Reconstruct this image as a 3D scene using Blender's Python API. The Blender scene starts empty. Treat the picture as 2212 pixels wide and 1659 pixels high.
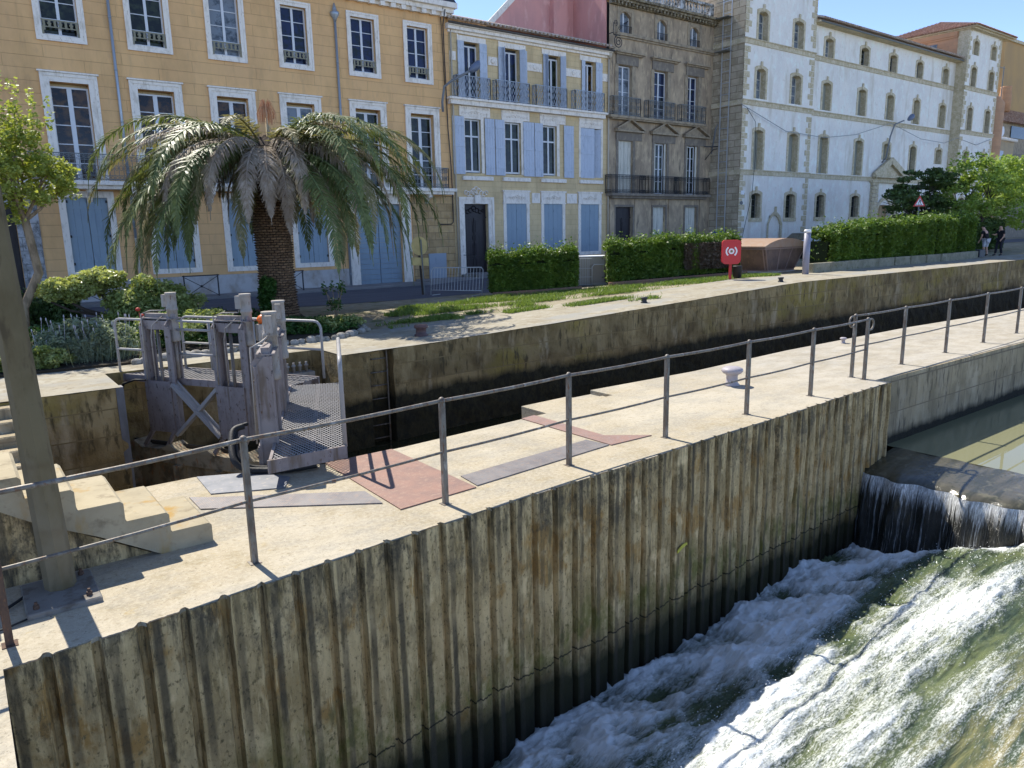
import bpy, math, random
import numpy as np
from mathutils import Vector, Matrix
R=math.radians
rnd=random.Random(7); nr=np.random.RandomState(11)
S=bpy.context.scene; COL=S.collection
# ---------------- camera ----------------
H=2.8
PITCH,ROLL,AZ=0.200702,-0.0206717,0.9287001
fw=Vector((math.cos(AZ)*math.cos(PITCH),math.sin(AZ)*math.cos(PITCH),-math.sin(PITCH)))
r0=Vector((math.sin(AZ),-math.cos(AZ),0)); u0=r0.cross(fw)
rt=r0*math.cos(ROLL)+u0*math.sin(ROLL); up=-r0*math.sin(ROLL)+u0*math.cos(ROLL)
cd=bpy.data.cameras.new('camera'); cam=bpy.data.objects.new('camera',cd); COL.objects.link(cam)
cam.matrix_world=Matrix(((rt.x,up.x,-fw.x,0),(rt.y,up.y,-fw.y,0),(rt.z,up.z,-fw.z,H),(0,0,0,1)))
cd.sensor_width=36; cd.lens=1605.45/2212*36; cd.clip_start=0.05; cd.clip_end=3000
S.camera=cam
# ---------------- world, sun, exposure ----------------
ELEV=52.0
w=bpy.data.worlds.new('World'); S.world=w; w.use_nodes=True; nt=w.node_tree
bg=nt.nodes['Background']; sky=nt.nodes.new('ShaderNodeTexSky'); sky.sky_type='NISHITA'; sky.sun_disc=False
sky.sun_elevation=R(ELEV); sky.sun_rotation=R(-4); sky.altitude=0; sky.air_density=0.25; sky.dust_density=0.0; sky.ozone_density=0.3
hs=nt.nodes.new('ShaderNodeHueSaturation'); hs.inputs['Saturation'].default_value=0.97; nt.links.new(sky.outputs[0],hs.inputs['Color']); nt.links.new(hs.outputs[0],bg.inputs[0]); bg.inputs[1].default_value=0.15
sd=bpy.data.lights.new('sun','SUN'); sd.energy=2.15; sd.angle=R(0.5); sd.color=(1,.94,.84)
sun=bpy.data.objects.new('sun',sd); COL.objects.link(sun)
sv=Vector((-0.07*math.cos(R(ELEV)),1*math.cos(R(ELEV)),math.sin(R(ELEV))))
sun.rotation_euler=sv.to_track_quat('Z','Y').to_euler()
S.view_settings.view_transform='Standard'; S.view_settings.look='None'; S.view_settings.gamma=1
S.view_settings.exposure=1.88
S.cycles.max_bounces=6
# ---------------- materials ----------------
def hexn(c): return (c[0],c[1],c[2],1)
class NT:
    def __init__(s,name):
        s.m=bpy.data.materials.new(name); s.m.use_nodes=True; s.t=s.m.node_tree; s.b=s.t.nodes['Principled BSDF']
        s.co=s.n('ShaderNodeTexCoord').outputs['Object']
    def n(s,k,**kw):
        x=s.t.nodes.new(k)
        for a,v in kw.items(): setattr(x,a,v)
        return x
    def l(s,a,b): s.t.links.new(a,b)
    def mapv(s,sc,off=(0,0,0),src=None):
        x=s.n('ShaderNodeMapping'); x.inputs['Scale'].default_value=sc; x.inputs['Location'].default_value=off
        s.l(src or s.co,x.inputs[0]); return x.outputs[0]
    def noise(s,sc,detail=5,rough=.6,off=(0,0,0),dist=0,src=None):
        x=s.n('ShaderNodeTexNoise'); x.inputs['Scale'].default_value=1; x.inputs['Detail'].default_value=detail
        x.inputs['Roughness'].default_value=rough; x.inputs['Distortion'].default_value=dist
        if not hasattr(sc,'__len__'): sc=(sc,sc,sc)
        s.l(s.mapv(sc,off,src),x.inputs['Vector']); return x.outputs['Fac']
    def rng(s,v,lo,hi,a=0,b=1):
        x=s.n('ShaderNodeMapRange'); x.inputs[1].default_value=lo; x.inputs[2].default_value=hi
        x.inputs[3].default_value=a; x.inputs[4].default_value=b; s.l(v,x.inputs[0]); return x.outputs[0]
    def math(s,op,a,b=None,clamp=False):
        x=s.n('ShaderNodeMath',operation=op,use_clamp=clamp)
        for i,v in enumerate((a,b)):
            if v is None: continue
            if isinstance(v,(int,float)): x.inputs[i].default_value=v
            else: s.l(v,x.inputs[i])
        return x.outputs[0]
    def mix(s,f,a,b,blend='MIX'):
        x=s.n('ShaderNodeMix',data_type='RGBA',blend_type=blend)
        if isinstance(f,(int,float)): x.inputs[0].default_value=f
        else: s.l(f,x.inputs[0])
        for i,v in ((6,a),(7,b)):
            if isinstance(v,tuple): x.inputs[i].default_value=hexn(v)
            else: s.l(v,x.inputs[i])
        return x.outputs[2]
    def sep(s,src=None):
        x=s.n('ShaderNodeSeparateXYZ'); s.l(src or s.co,x.inputs[0]); return x.outputs
    def comb(s,a,b,c):
        x=s.n('ShaderNodeCombineXYZ')
        for i,v in enumerate((a,b,c)):
            if isinstance(v,(int,float)): x.inputs[i].default_value=v
            else: s.l(v,x.inputs[i])
        return x.outputs[0]
    def bump(s,h,st=.3,d=.01,prev=None):
        x=s.n('ShaderNodeBump'); x.inputs['Strength'].default_value=st; x.inputs['Distance'].default_value=d
        s.l(h,x.inputs['Height'])
        if prev: s.l(prev,x.inputs['Normal'])
        s.l(x.outputs[0],s.b.inputs['Normal']); return x.outputs[0]
GAIN={'ochre_render':(1.42,1.26,1.2),'tan_ashlar':(1.2,1.12,1.05),'grey_plinth':(1.25,1.2,1.15),'white_stone_trim':(1.33,1.2,1.02),'cream_ashlar':(1.34,1.22,1.0),
 'sooty_stucco':(1.65,1.42,1.15),'grey_moulding':(1.5,1.4,1.25),'dark_moulding':(1.5,1.4,1.25),'mossy_cornice':(1.4,1.3,1.15),'pale_lime_render':(1.46,1.30,1.08),'tan_dressed_stone':(1.35,1.24,1.1),
 'coursed_limestone':(1.5,1.32,1.08),'salmon_brick':(1.15,1.05,.95),'pink_render':(1.3,1.15,1.1),'cast_concrete_wall':(1.95,1.62,1.05),'old_quay_wall':(1.08,.93,.68),'faded_light_blue_paint':(1.2,1.12,1.05),
 'coursed':(1,1,1),'precast_pole_concrete':(.62,.56,.46),'greyed_white_shutter':(1.35,1.28,1.15),'grey_green_blind':(1.3,1.25,1.15),'silted_gate_steel':(1.5,1.4,1.2),'asphalt':(1.3,1.3,1.4),'lilac_grey_paint':(.82,.75,.64),'deck_concrete':(.86,.83,.80),'quay_paving':(.85,.85,.85),'pale_grey_paint':(.85,.85,.78),'stair_concrete':(.85,.86,.86)}
def M(name,base,rough=.85,lay=(),bump=None,metal=0,brick=None,spec=.35,zf=None):
    """lay: (scale, lo, hi, colour[, offset]) stain layers; brick: (w,h,mortar,colour,amount,off_z,axis)"""
    s=NT(name); g=GAIN.get(name,(1,1,1)); gn=lambda q:tuple(min(.88,a*k) for a,k in zip(q,g))
    c=gn(base); lay=[(L[0],L[1],L[2],gn(L[3])) for L in lay]
    if brick: brick=tuple(brick[:3])+(gn(brick[3]),)+tuple(brick[4:])
    s.b.inputs['Roughness'].default_value=rough; s.b.inputs['Metallic'].default_value=metal; s.b.inputs['Specular IOR Level'].default_value=spec
    nb=None
    for i,L in enumerate(lay):
        f=s.rng(s.noise(L[0],off=(i*7.3,i*3.1,i*5.7)),L[1],L[2])
        c=s.mix(f,c,tuple(L[3]))
    if brick:
        w_,h_,mo,bc,am,oz,ax=brick
        x,y,z=s.sep()
        v=s.comb(s.math('ADD',x,y) if ax=='xy' else x,s.math('ADD',z,oz),0) if ax!='flat' else s.comb(x,y,0)
        b=s.n('ShaderNodeTexBrick'); s.l(v,b.inputs['Vector'])
        b.inputs['Scale'].default_value=1; b.inputs['Brick Width'].default_value=w_; b.inputs['Row Height'].default_value=h_
        b.inputs['Mortar Size'].default_value=mo; b.inputs['Mortar Smooth'].default_value=.1; b.inputs['Bias'].default_value=0
        b.inputs['Color1'].default_value=(1,1,1,1); b.inputs['Color2'].default_value=(1-am,1-am,1-am,1); b.inputs['Mortar'].default_value=(1,1,1,1)
        if am>0: c=s.mix(1.0,c,b.outputs['Color'],'MULTIPLY')
        c=s.mix(b.outputs['Fac'],c,tuple(bc))
        nb=s.bump(s.math('SUBTRACT',1,b.outputs['Fac']),.5,.015)
    if zf: c=zf(s,c)
    if isinstance(c,tuple): s.b.inputs['Base Color'].default_value=hexn(c)
    else: s.l(c,s.b.inputs['Base Color'])
    if bump: s.bump(s.noise(bump[0],detail=6,rough=.65),bump[1],bump[2] if len(bump)>2 else .01,nb)
    return s.m
def leafmat(name,a,b,tr=.35,sc=1.2,rough=.5,c3=None):
    s=NT(name); f=s.rng(s.noise(sc*6,2),.35,.65); c=s.mix(f,tuple(a),tuple(b))
    f2=s.rng(s.noise(sc,2,off=(9,2,4)),.4,.62); c=s.mix(f2,c,s.mix(.55,c,tuple(c3 or a)))
    s.l(c,s.b.inputs['Base Color']); s.b.inputs['Roughness'].default_value=rough; s.b.inputs['Specular IOR Level'].default_value=.4
    t=s.n('ShaderNodeBsdfTranslucent'); s.l(s.mix(.5,c,(min(1,b[0]*1.5),min(1,b[1]*1.6),b[2]*.6)),t.inputs[0])
    mx=s.n('ShaderNodeMixShader'); mx.inputs[0].default_value=tr; s.l(s.b.outputs[0],mx.inputs[1]); s.l(t.outputs[0],mx.inputs[2])
    s.l(mx.outputs[0],s.t.nodes['Material Output'].inputs[0]); return s.m
# ---------------- mesh builder ----------------
class MB:
    def __init__(s): s.v=[]; s.f=[]; s.sm=[]
    def add(s,vs,fs,sm=False):
        o=len(s.v); s.v.extend([tuple(p) for p in vs]); s.f.extend([tuple(i+o for i in f) for f in fs]); s.sm.extend([sm]*len(fs)); return s
    def box(s,x0,x1,y0,y1,z0,z1):
        v=[(x,y,z) for z in (z0,z1) for y in (y0,y1) for x in (x0,x1)]
        return s.add(v,[(0,2,3,1),(4,5,7,6),(0,1,5,4),(2,6,7,3),(0,4,6,2),(1,3,7,5)])
    def bbox(s,x0,x1,y0,y1,z0,z1,b=.02):
        # box with chamfered top and vertical edges
        v=[];ring=lambda i,z:[(x0+i+b,y0+i,z),(x1-i-b,y0+i,z),(x1-i,y0+i+b,z),(x1-i,y1-i-b,z),(x1-i-b,y1-i,z),(x0+i+b,y1-i,z),(x0+i,y1-i-b,z),(x0+i,y0+i+b,z)]
        for i,z in ((0,z0),(0,z1-b),(b,z1)): v+=ring(i,z)
        f=[tuple(range(7,-1,-1)),tuple(range(16,24))]
        for k in (0,8):
            for j in range(8): f.append((k+j,k+(j+1)%8,k+8+(j+1)%8,k+8+j))
        return s.add(v,f)
    def quad(s,a,b,c,d): return s.add([a,b,c,d],[(0,1,2,3)])
    def bar(s,a,b,w,h,upv=(0,0,1)):
        a=Vector(a);b=Vector(b);d=(b-a).normalized();u=Vector(upv)
        if abs(d.dot(u))>.98: u=Vector((0,1,0))
        sd_=d.cross(u).normalized()*w/2; u=sd_.cross(d).normalized()*h/2
        v=[p+i*sd_+j*u for p in (a,b) for i,j in ((-1,-1),(1,-1),(1,1),(-1,1))]
        return s.add(v,[(0,1,2,3),(7,6,5,4),(0,4,5,1),(1,5,6,2),(2,6,7,3),(3,7,4,0)])
    def tube(s,pts,r,n=8,cap=True):
        pts=[Vector(p) for p in pts]; rr=r if hasattr(r,'__len__') else [r]*len(pts)
        o=len(s.v); ref=None
        for i,p in enumerate(pts):
            d=(pts[min(i+1,len(pts)-1)]-pts[max(i-1,0)]).normalized()
            if ref is None or abs(ref.dot(d))>.99:
                ref=Vector((0,0,1)) if abs(d.z)<.9 else Vector((1,0,0))
            a=d.cross(ref).normalized(); b=a.cross(d).normalized(); ref=b
            for k in range(n):
                t=2*math.pi*k/n; s.v.append(tuple(p+(a*math.cos(t)+b*math.sin(t))*rr[i]))
        for i in range(len(pts)-1):
            for k in range(n):
                s.f.append((o+i*n+k,o+i*n+(k+1)%n,o+(i+1)*n+(k+1)%n,o+(i+1)*n+k)); s.sm.append(n>5)
        if cap:
            s.f.append(tuple(o+k for k in range(n-1,-1,-1))); s.sm.append(False)
            s.f.append(tuple(o+(len(pts)-1)*n+k for k in range(n))); s.sm.append(False)
        return s
    def lathe(s,prof,c=(0,0,0),n=16,sx=1,sy=1,sm=True):
        o=len(s.v)
        for r,z in prof:
            for k in range(n):
                t=2*math.pi*k/n; s.v.append((c[0]+r*sx*math.cos(t),c[1]+r*sy*math.sin(t),c[2]+z))
        for i in range(len(prof)-1):
            for k in range(n):
                s.f.append((o+i*n+k,o+i*n+(k+1)%n,o+(i+1)*n+(k+1)%n,o+(i+1)*n+k)); s.sm.append(sm)
        s.f.append(tuple(o+k for k in range(n-1,-1,-1))); s.sm.append(False)
        s.f.append(tuple(o+(len(prof)-1)*n+k for k in range(n))); s.sm.append(False)
        return s
    def prism(s,poly,a0,a1,plane='xy'):
        # poly in plane, extruded along the remaining axis from a0 to a1
        def P(p,a): return (p[0],p[1],a) if plane=='xy' else ((p[0],a,p[1]) if plane=='xz' else (a,p[0],p[1]))
        n=len(poly); v=[P(p,a0) for p in poly]+[P(p,a1) for p in poly]
        f=[tuple(range(n-1,-1,-1)),tuple(range(n,2*n))]+[(i,(i+1)%n,n+(i+1)%n,n+i) for i in range(n)]
        return s.add(v,f)
def mesh(name,mb,mats,off=None,rz=0):
    me=bpy.data.meshes.new(name); v=np.array(mb.v,dtype=float).reshape(-1,3)
    if off is not None:
        v=v-np.array(off)
        if rz:
            c,s_=math.cos(-rz),math.sin(-rz); v=np.stack([v[:,0]*c-v[:,1]*s_,v[:,0]*s_+v[:,1]*c,v[:,2]],1)
    me.from_pydata(v.tolist(),[],mb.f)
    me.polygons.foreach_set('use_smooth',mb.sm); me.materials.append(mats); me.update(); return me
ROOT={}
def thing(name,label,cat,loc=(0,0,0),rz=0,group=None):
    o=bpy.data.objects.new(name,None); COL.objects.link(o); o.location=loc; o.rotation_euler=(0,0,rz); o.empty_display_size=.2
    o['label']=label; o['category']=cat
    if group: o['group']=group
    ROOT[o.name]=(loc,rz); return o
def part(name,mb,mat,par,local=False,label=None):
    r=par
    while r.parent: r=r.parent
    loc,rz=ROOT.get(r.name,((0,0,0),0))
    me=mesh(name,mb,mat,None if local else loc,0 if local else rz)
    o=bpy.data.objects.new(name,me); COL.objects.link(o); o.parent=par
    if label: o['label']=label
    return o
def single(name,mb,mat,label,cat,group=None,kind=None):
    o=bpy.data.objects.new(name,mesh(name,mb,mat)); COL.objects.link(o)
    if label: o['label']=label
    if cat: o['category']=cat
    if group: o['group']=group
    if kind: o['kind']=kind
    return o
def struct(name,mb,mat,label=None,cat=None,kind='structure'):
    return single(name,mb,mat,label,cat,kind=kind)
def arrobj(name,V,F,mat,par=None,smooth=False,loc=None):
    me=bpy.data.meshes.new(name); V=np.asarray(V,dtype=np.float32)
    if loc is not None: V=V-np.array(loc,dtype=np.float32)
    F=np.asarray(F,dtype=np.int32); n=F.shape[1]
    me.vertices.add(len(V)); me.vertices.foreach_set('co',V.ravel())
    me.loops.add(F.size); me.loops.foreach_set('vertex_index',F.ravel())
    me.polygons.add(len(F)); me.polygons.foreach_set('loop_start',np.arange(0,F.size,n,dtype=np.int32))
    me.update(calc_edges=True); me.polygons.foreach_set('use_smooth',[smooth]*len(F)); me.materials.append(mat); me.validate()
    o=bpy.data.objects.new(name,me); COL.objects.link(o)
    if par: o.parent=par
    return o
def ptree(o,par=None):
    c=o.copy(); COL.objects.link(c); c.parent=par
    for ch in o.children: ptree(ch,c)
    return c
# leaves: pts (n,3) -> quads
def leaves(pts,size,asp=1.6,up=0.3,jit=.35):
    n=len(pts); d=nr.normal(size=(n,3)); d[:,2]*=.6; d/=np.linalg.norm(d,axis=1)[:,None]
    nn=nr.normal(size=(n,3)); nn[:,2]=np.abs(nn[:,2])+up; t=np.cross(d,nn); t/=np.linalg.norm(t,axis=1)[:,None]+1e-9
    sz=size*(1+jit*nr.uniform(-1,1,n))[:,None]
    a=d*sz*asp/2; b=t*sz/2
    V=np.stack([pts-a,pts+b,pts+a,pts-b],1).reshape(-1,3)
    F=np.arange(4*n).reshape(n,4); return V,F
def blobpts(n,c,r,shell=.55):
    d=nr.normal(size=(n,3)); d/=np.linalg.norm(d,axis=1)[:,None]
    q=nr.uniform(shell**3,1,n)**(1/3.); return np.array(c)+d*q[:,None]*np.array(r)
def fbm(shape,n0,seed,octs=5,per=.5,aniso=(1,1)):
    rs=np.random.RandomState(seed); out=np.zeros(shape); amp=1
    for o in range(octs):
        gx=max(2,int(n0*aniso[0]*2**o)); gy=max(2,int(n0*aniso[1]*2**o)); g=rs.rand(gx+2,gy+2)
        x=np.linspace(0,gx-.001,shape[0]); y=np.linspace(0,gy-.001,shape[1]); xi=x.astype(int); yi=y.astype(int)
        fx=x-xi; fy=y-yi; fx=(fx*fx*(3-2*fx))[:,None]; fy=(fy*fy*(3-2*fy))[None,:]
        a=g[xi][:,yi]; b=g[xi+1][:,yi]; c=g[xi][:,yi+1]; d=g[xi+1][:,yi+1]
        out+=amp*((a*(1-fx)+b*fx)*(1-fy)+(c*(1-fx)+d*fx)*fy); amp*=per
    return (out-out.min())/(out.max()-out.min())
def gz(X,Y):
    q=np.interp(X,[9,13,18,24,48],[.35,.47,.65,.88,.93]); s_=np.interp(X,[19,23,30,42,80],[.36,.55,.8,1.1,1.2])
    t=np.clip((np.asarray(Y)-17)/10,0,1); t=t*t*(3-2*t); return q*(1-t)+s_*t
# ---------------- palette ----------------
def zconc(s,c):
    x,y,z=s.sep()
    n=s.noise((1.3,1.3,.9),4,off=(3,3,3)); zz=s.math('ADD',z,s.math('MULTIPLY',s.math('SUBTRACT',n,.5),1.5))
    green=s.rng(s.math('ABSOLUTE',s.math('ADD',zz,1.95)),.0,.55,1,0)
    g2=s.math('MULTIPLY',green,s.rng(s.noise((4,4,2.5),5,.7),.42,.6),clamp=True)
    c=s.mix(s.math('MULTIPLY',g2,.8),c,(.13,.14,.02))
    zl=s.math('ADD',z,s.math('MULTIPLY',s.math('SUBTRACT',n,.5),.7))
    c=s.mix(s.rng(zl,-2.0,-2.4),c,(.035,.033,.012))
    c=s.mix(s.rng(zl,-2.5,-2.95),c,(.012,.012,.007))
    t=s.rng(z,-1.0,0.0); tn=s.math('MULTIPLY',t,s.rng(s.noise((9,9,1.6),6,.75,off=(5,1,2)),.46,.6),clamp=True)
    c=s.mix(s.math('MULTIPLY',tn,.85),c,(.03,.027,.02)); c=s.mix(s.math('MULTIPLY',s.rng(s.noise((2.2,2.2,1.6),6,.8,off=(8,1,3)),.52,.62),s.rng(z,-1.5,-.1,.1,.75)),c,(.06,.052,.038))
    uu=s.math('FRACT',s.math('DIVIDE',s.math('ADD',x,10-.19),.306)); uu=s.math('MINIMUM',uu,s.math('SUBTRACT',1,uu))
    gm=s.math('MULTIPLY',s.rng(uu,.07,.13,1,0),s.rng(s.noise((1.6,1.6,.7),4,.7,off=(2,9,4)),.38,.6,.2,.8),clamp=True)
    c=s.mix(gm,c,(.055,.047,.033))  # grooves painted darker, shade put into the colour to strengthen their relief
    # pour joint: thin dark wandering crack
    cr=s.math('ABSOLUTE',s.math('ADD',s.math('ADD',z,2.13),s.math('MULTIPLY',s.math('SUBTRACT',s.noise((3,3,.1),5,.7),.5),.22)))
    c=s.mix(s.rng(cr,.004,.016,.9,0),c,(.01,.01,.008))
    return c
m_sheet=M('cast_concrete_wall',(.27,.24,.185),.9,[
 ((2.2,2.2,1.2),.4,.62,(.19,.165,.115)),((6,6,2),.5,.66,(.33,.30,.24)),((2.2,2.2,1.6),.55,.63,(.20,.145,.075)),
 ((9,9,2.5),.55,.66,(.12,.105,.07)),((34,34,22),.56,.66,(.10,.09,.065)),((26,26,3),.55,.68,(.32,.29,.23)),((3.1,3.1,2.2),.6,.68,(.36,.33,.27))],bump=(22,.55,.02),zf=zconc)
def deckz(s,c):
    x,y,z=s.sep()
    c=s.mix(s.rng(s.noise((.8,1.6,1),6,.8,off=(3,8,1)),.47,.6,0,.6),c,(.27,.255,.215)); c=s.mix(s.rng(s.noise((22,22,22),4,.8,off=(7,2,9)),.46,.6,0,.5),c,(.50,.45,.34)); c=s.mix(s.rng(s.noise((30,30,30),3,.8,off=(3,3,3)),.62,.68),c,(.14,.12,.09))
    c=s.mix(s.rng(x,9,14,0,.5),c,s.mix(s.rng(s.noise((1.5,2.5,1),5,.7,off=(1,1,1)),.4,.6),(.42,.40,.36),(.26,.24,.2)))
    # rusty/lichen speckle and a fresher strip along the cut edge
    e=s.rng(s.noise((60,60,60),4,.8),.52,.62); c=s.mix(s.math('MULTIPLY',e,.35),c,(.23,.2,.14))
    return c
m_deck=M('deck_concrete',(.47,.415,.30),.95,[((1.1,1.1,1),.42,.62,(.40,.36,.27)),((4,4,4),.5,.68,(.36,.31,.2)),((.5,.5,1),.5,.64,(.52,.48,.38)),((14,14,14),.56,.7,(.33,.29,.2)),((7,7,7),.64,.72,(.44,.36,.2))],bump=(40,.45,.01),zf=deckz)
def farz(s,c):
    x,y,z=s.sep()
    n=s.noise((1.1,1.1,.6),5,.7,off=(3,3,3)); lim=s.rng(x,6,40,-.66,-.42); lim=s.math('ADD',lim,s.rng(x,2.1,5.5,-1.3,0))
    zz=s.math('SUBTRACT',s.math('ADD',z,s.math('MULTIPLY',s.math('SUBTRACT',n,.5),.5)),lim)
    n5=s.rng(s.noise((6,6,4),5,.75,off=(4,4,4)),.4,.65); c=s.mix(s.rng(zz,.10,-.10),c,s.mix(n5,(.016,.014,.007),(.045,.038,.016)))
    return c
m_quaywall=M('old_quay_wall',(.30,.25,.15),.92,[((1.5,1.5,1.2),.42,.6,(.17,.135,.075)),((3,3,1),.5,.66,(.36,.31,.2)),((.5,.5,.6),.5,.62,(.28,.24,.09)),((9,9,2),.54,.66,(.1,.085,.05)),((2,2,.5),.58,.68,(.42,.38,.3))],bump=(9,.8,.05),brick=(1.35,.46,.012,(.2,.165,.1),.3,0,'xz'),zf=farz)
m_rwall=M('river_block_wall',(.42,.34,.21),.92,[((1.5,1.5,1.2),.42,.6,(.30,.245,.15)),((3,3,1),.5,.66,(.48,.40,.27)),((9,9,2),.56,.68,(.17,.14,.09)),((5,5,.6),.56,.7,(.12,.10,.07))],bump=(9,.8,.04),brick=(1.5,.62,.012,(.24,.19,.12),.15,.1,'xz'),zf=lambda s,c:s.mix(s.rng(s.math('ADD',s.sep()[2],s.math('MULTIPLY',s.noise((2,2,1),4),.25)),-.93,-1.08),c,(.02,.018,.01)))
m_quay=M('quay_paving',(.38,.345,.26),.95,[((.9,.9,.9),.42,.62,(.31,.27,.19)),((3,3,3),.5,.66,(.43,.40,.32)),((8,8,8),.55,.7,(.24,.2,.14)),((.35,.9,1),.52,.62,(.33,.32,.28))],bump=(14,.5,.02))
m_land=M('trodden_earth',(.30,.26,.18),.95,[((.6,.6,.6),.4,.6,(.24,.2,.13)),((3,3,3),.5,.66,(.35,.32,.24)),((1.6,1.6,1),.55,.65,(.12,.14,.05))],bump=(10,.6,.03))
m_asph=M('asphalt',(.075,.08,.09),.9,[((.4,2,1),.45,.62,(.055,.058,.068)),((20,20,20),.5,.7,(.1,.1,.11))],bump=(60,.3,.01))
m_pave=M('pavement_concrete',(.26,.25,.24),.9,[((1,1,1),.45,.62,(.2,.19,.18))],bump=(30,.3,.01))
m_soil=M('garden_soil',(.05,.037,.022),.98,[((3,3,3),.4,.6,(.03,.025,.015))],bump=(14,.9,.05))
m_bed=M('river_bed',(.05,.05,.03),.9)
m_rock=M('kerb_stone',(.36,.34,.3),.92,[((5,5,5),.45,.62,(.2,.18,.14))],bump=(14,.8,.03))
# ---------------- deck of the island between lock and river ----------------
WX=[-1.5,.2,1.4,2.9,4.6,6.4,8.2,10,11.7,13.42]; WY=[5.72,5.74,5.82,5.97,6.07,6.16,6.27,6.34,6.46,6.5]
yw=lambda x: float(np.interp(x,WX,WY))
P0=.306; X0=.19
def prof(x):
    # depth of the imprint of the sheet piles: narrow grooves, pans with a faint step
    u=((x-X0)/P0)%1.0; g=0
    d=min(u,1-u)
    k=int(math.floor((x-X0)/P0+.5))
    if d<.125: g=.08*(1-max(0,(d-.085)/.04))
    if (int(math.floor((x-X0)/P0))%2)==0 and .13<=u<=.87: g+=.02
    return g
front=[]; xs=[]; x=-.06
while x<13.42:
    xs.append(x); x+=.018
xs.append(13.42)
for x in xs:
    u=((x-X0)/P0)%1; d=min(u,1-u); lip=.03 if d<.1 else 0
    front.append((x,yw(x)-.048+prof(x)*.8-lip*rnd.uniform(.0,1)+rnd.uniform(-.005,.005)))
poly=[(-4,1.0),(-.06,1.0)]+front+[(13.42,6.74),(20.35,6.76),(60,7.0),(60,9.6),(28,9.5),(21,9.84),(15.3,9.8),(11.7,9.56),(8.95,9.62),(8.95,9.05),(8.3,9.05),(8.3,9.5),(7.25,9.45),(7.25,8.8),(4.6,8.62),(3.5,8.6),(2.68,8.86),(2.04,9.14),(-4,9.2)]
b=MB(); b.prism(poly,-.035,0)
poly2=[(-4,1.0),(-.1,1.0)]+[(x,yw(x)+.06) for x in (-.1,3,6,9,12,13.4)]+poly[poly.index((13.42,6.74)):]
poly2=[(x,y-(.004 if y>8 else -.02)) for x,y in poly2]; b.prism(poly2,-4.2,-.03)
struct('lock_deck',b,m_deck,kind='structure')

# wall
zs=[0.0,-.015,-.05]+[-.05-.12*i for i in range(1,34)]
V=[];F=[]
nx=len(xs); jt=fbm((nx,len(zs)),60,5,3,aniso=(1,.25))
for j,z in enumerate(zs):
    for i,x in enumerate(xs):
        y=yw(x)+prof(x)-.012+ (jt[i,j]-.5)*.03
        zz=z
        if j==0: y=yw(x)+prof(x)*.8-.012; zz=-.004
        V.append((x,y-.052,zz))
for j in range(len(zs)-1):
    for i in range(nx-1):
        a=j*nx+i; F.append((a,a+nx,a+nx+1,a+1))
b=MB(); b.add(V,F,False)
b.add([(13.42,yw(13.42)-.06,-4.2),(13.42,6.74,-4.2),(13.42,6.74,-.004),(13.42,yw(13.42)-.06,-.004)],[(0,1,2,3)])
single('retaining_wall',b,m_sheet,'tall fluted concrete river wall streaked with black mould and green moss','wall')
b=MB(); b.prism([(13.43,6.70),(20.35,6.71),(60,6.95),(60,6.98),(20.35,6.745),(13.43,6.735)],-4.2,-.012)
b.prism([(13.5,6.69),(20.35,6.695),(60,6.94),(60,6.96),(20.35,6.71),(13.5,6.7)],-.5,-.1)
single('river_wall',b,m_rwall,'plain stone block wall along the still water above the weir','wall')
# small yellow tag on the wall
b=MB(); b.prism([(0,0),(.1,.05),(.19,.08),(.18,.11),(.1,.1),(.0,.04)],0,.012,'xz'); 
b.v=[(7.28+x,yw(7.3)-.085-y,z-1.44) for x,y,z in b.v]
m_tag=M('yellow_tag',(.55,.52,.08),.6)
single('wall_tag',b,m_tag,'small yellow tag fixed on the fluted concrete wall','tag')
# ---------------- far quay wall and land ----------------
QX=[-60,2.1]; 
def qy(x):
    return float(np.interp(x,[-60,2.1,2.11,6.35,6.36,7.7,9.6,12.4,16,22,34,60,120],[13.9,13.95,15.6,15.6,14.46,14.58,14.77,14.82,14.9,15.0,14.95,15.2,15.6]))
gx=sorted(set([-300,-60,-20,-8,-4,-2,0,1,2.1,2.11,3.2,4.2,5.3,6.35,6.36,7,7.7,8.5]+list(np.arange(9,30,.5))+list(range(30,64,2))+[70,80,100,120,200,400,900]))
def patch(name,xs_,y0,y1,dz,mat,ny=6,yl=None,**k):
    V=[];F=[]
    for x in xs_:
        a,c=y0(x),y1(x)
        for j in range(ny+1):
            t=j/ny if yl is None else yl[j]
            y=a+(c-a)*t; V.append((x,y,float(gz(x,y))+dz))
    n=ny+1
    for i in range(len(xs_)-1):
        for j in range(ny): F.append((i*n+j,(i+1)*n+j,(i+1)*n+j+1,i*n+j+1))
    b=MB(); b.add(V,F,True); return struct(name,b,mat,**k)
yl=[0,.0004,.001,.002,.004,.006,.008,.01,.012,.016,.03,.1,.4,1]
patch('ground',gx,lambda x:qy(x)+.01,lambda x:1500.,-.01,m_land,ny=len(yl)-1,yl=yl)
qx=[x for x in gx if -8<=x<=120]
def edgej(x): return qy(x)-.03
patch('quay_paving',[-8,-4,0,2.1]+[2.11,3,4,5,6.35]+[6.36]+list(np.arange(6.6,60,.4)),lambda x:edgej(x)+(.02*math.sin(x*9.1)*math.sin(x*3.3) if x>6.4 else 0),lambda x:17.9 if x<26 else 17.4+.25,.012,m_quay,ny=6)
patch('street',[x for x in gx if -60<=x<=120],lambda x:float(np.interp(x,[-60,1,5,9,14,20,120],[29.5,29,27.3,25.8,25.2,25.5,25.5])),lambda x:31.9 if x<30 else 29.5,.006,m_asph,ny=6)
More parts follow.
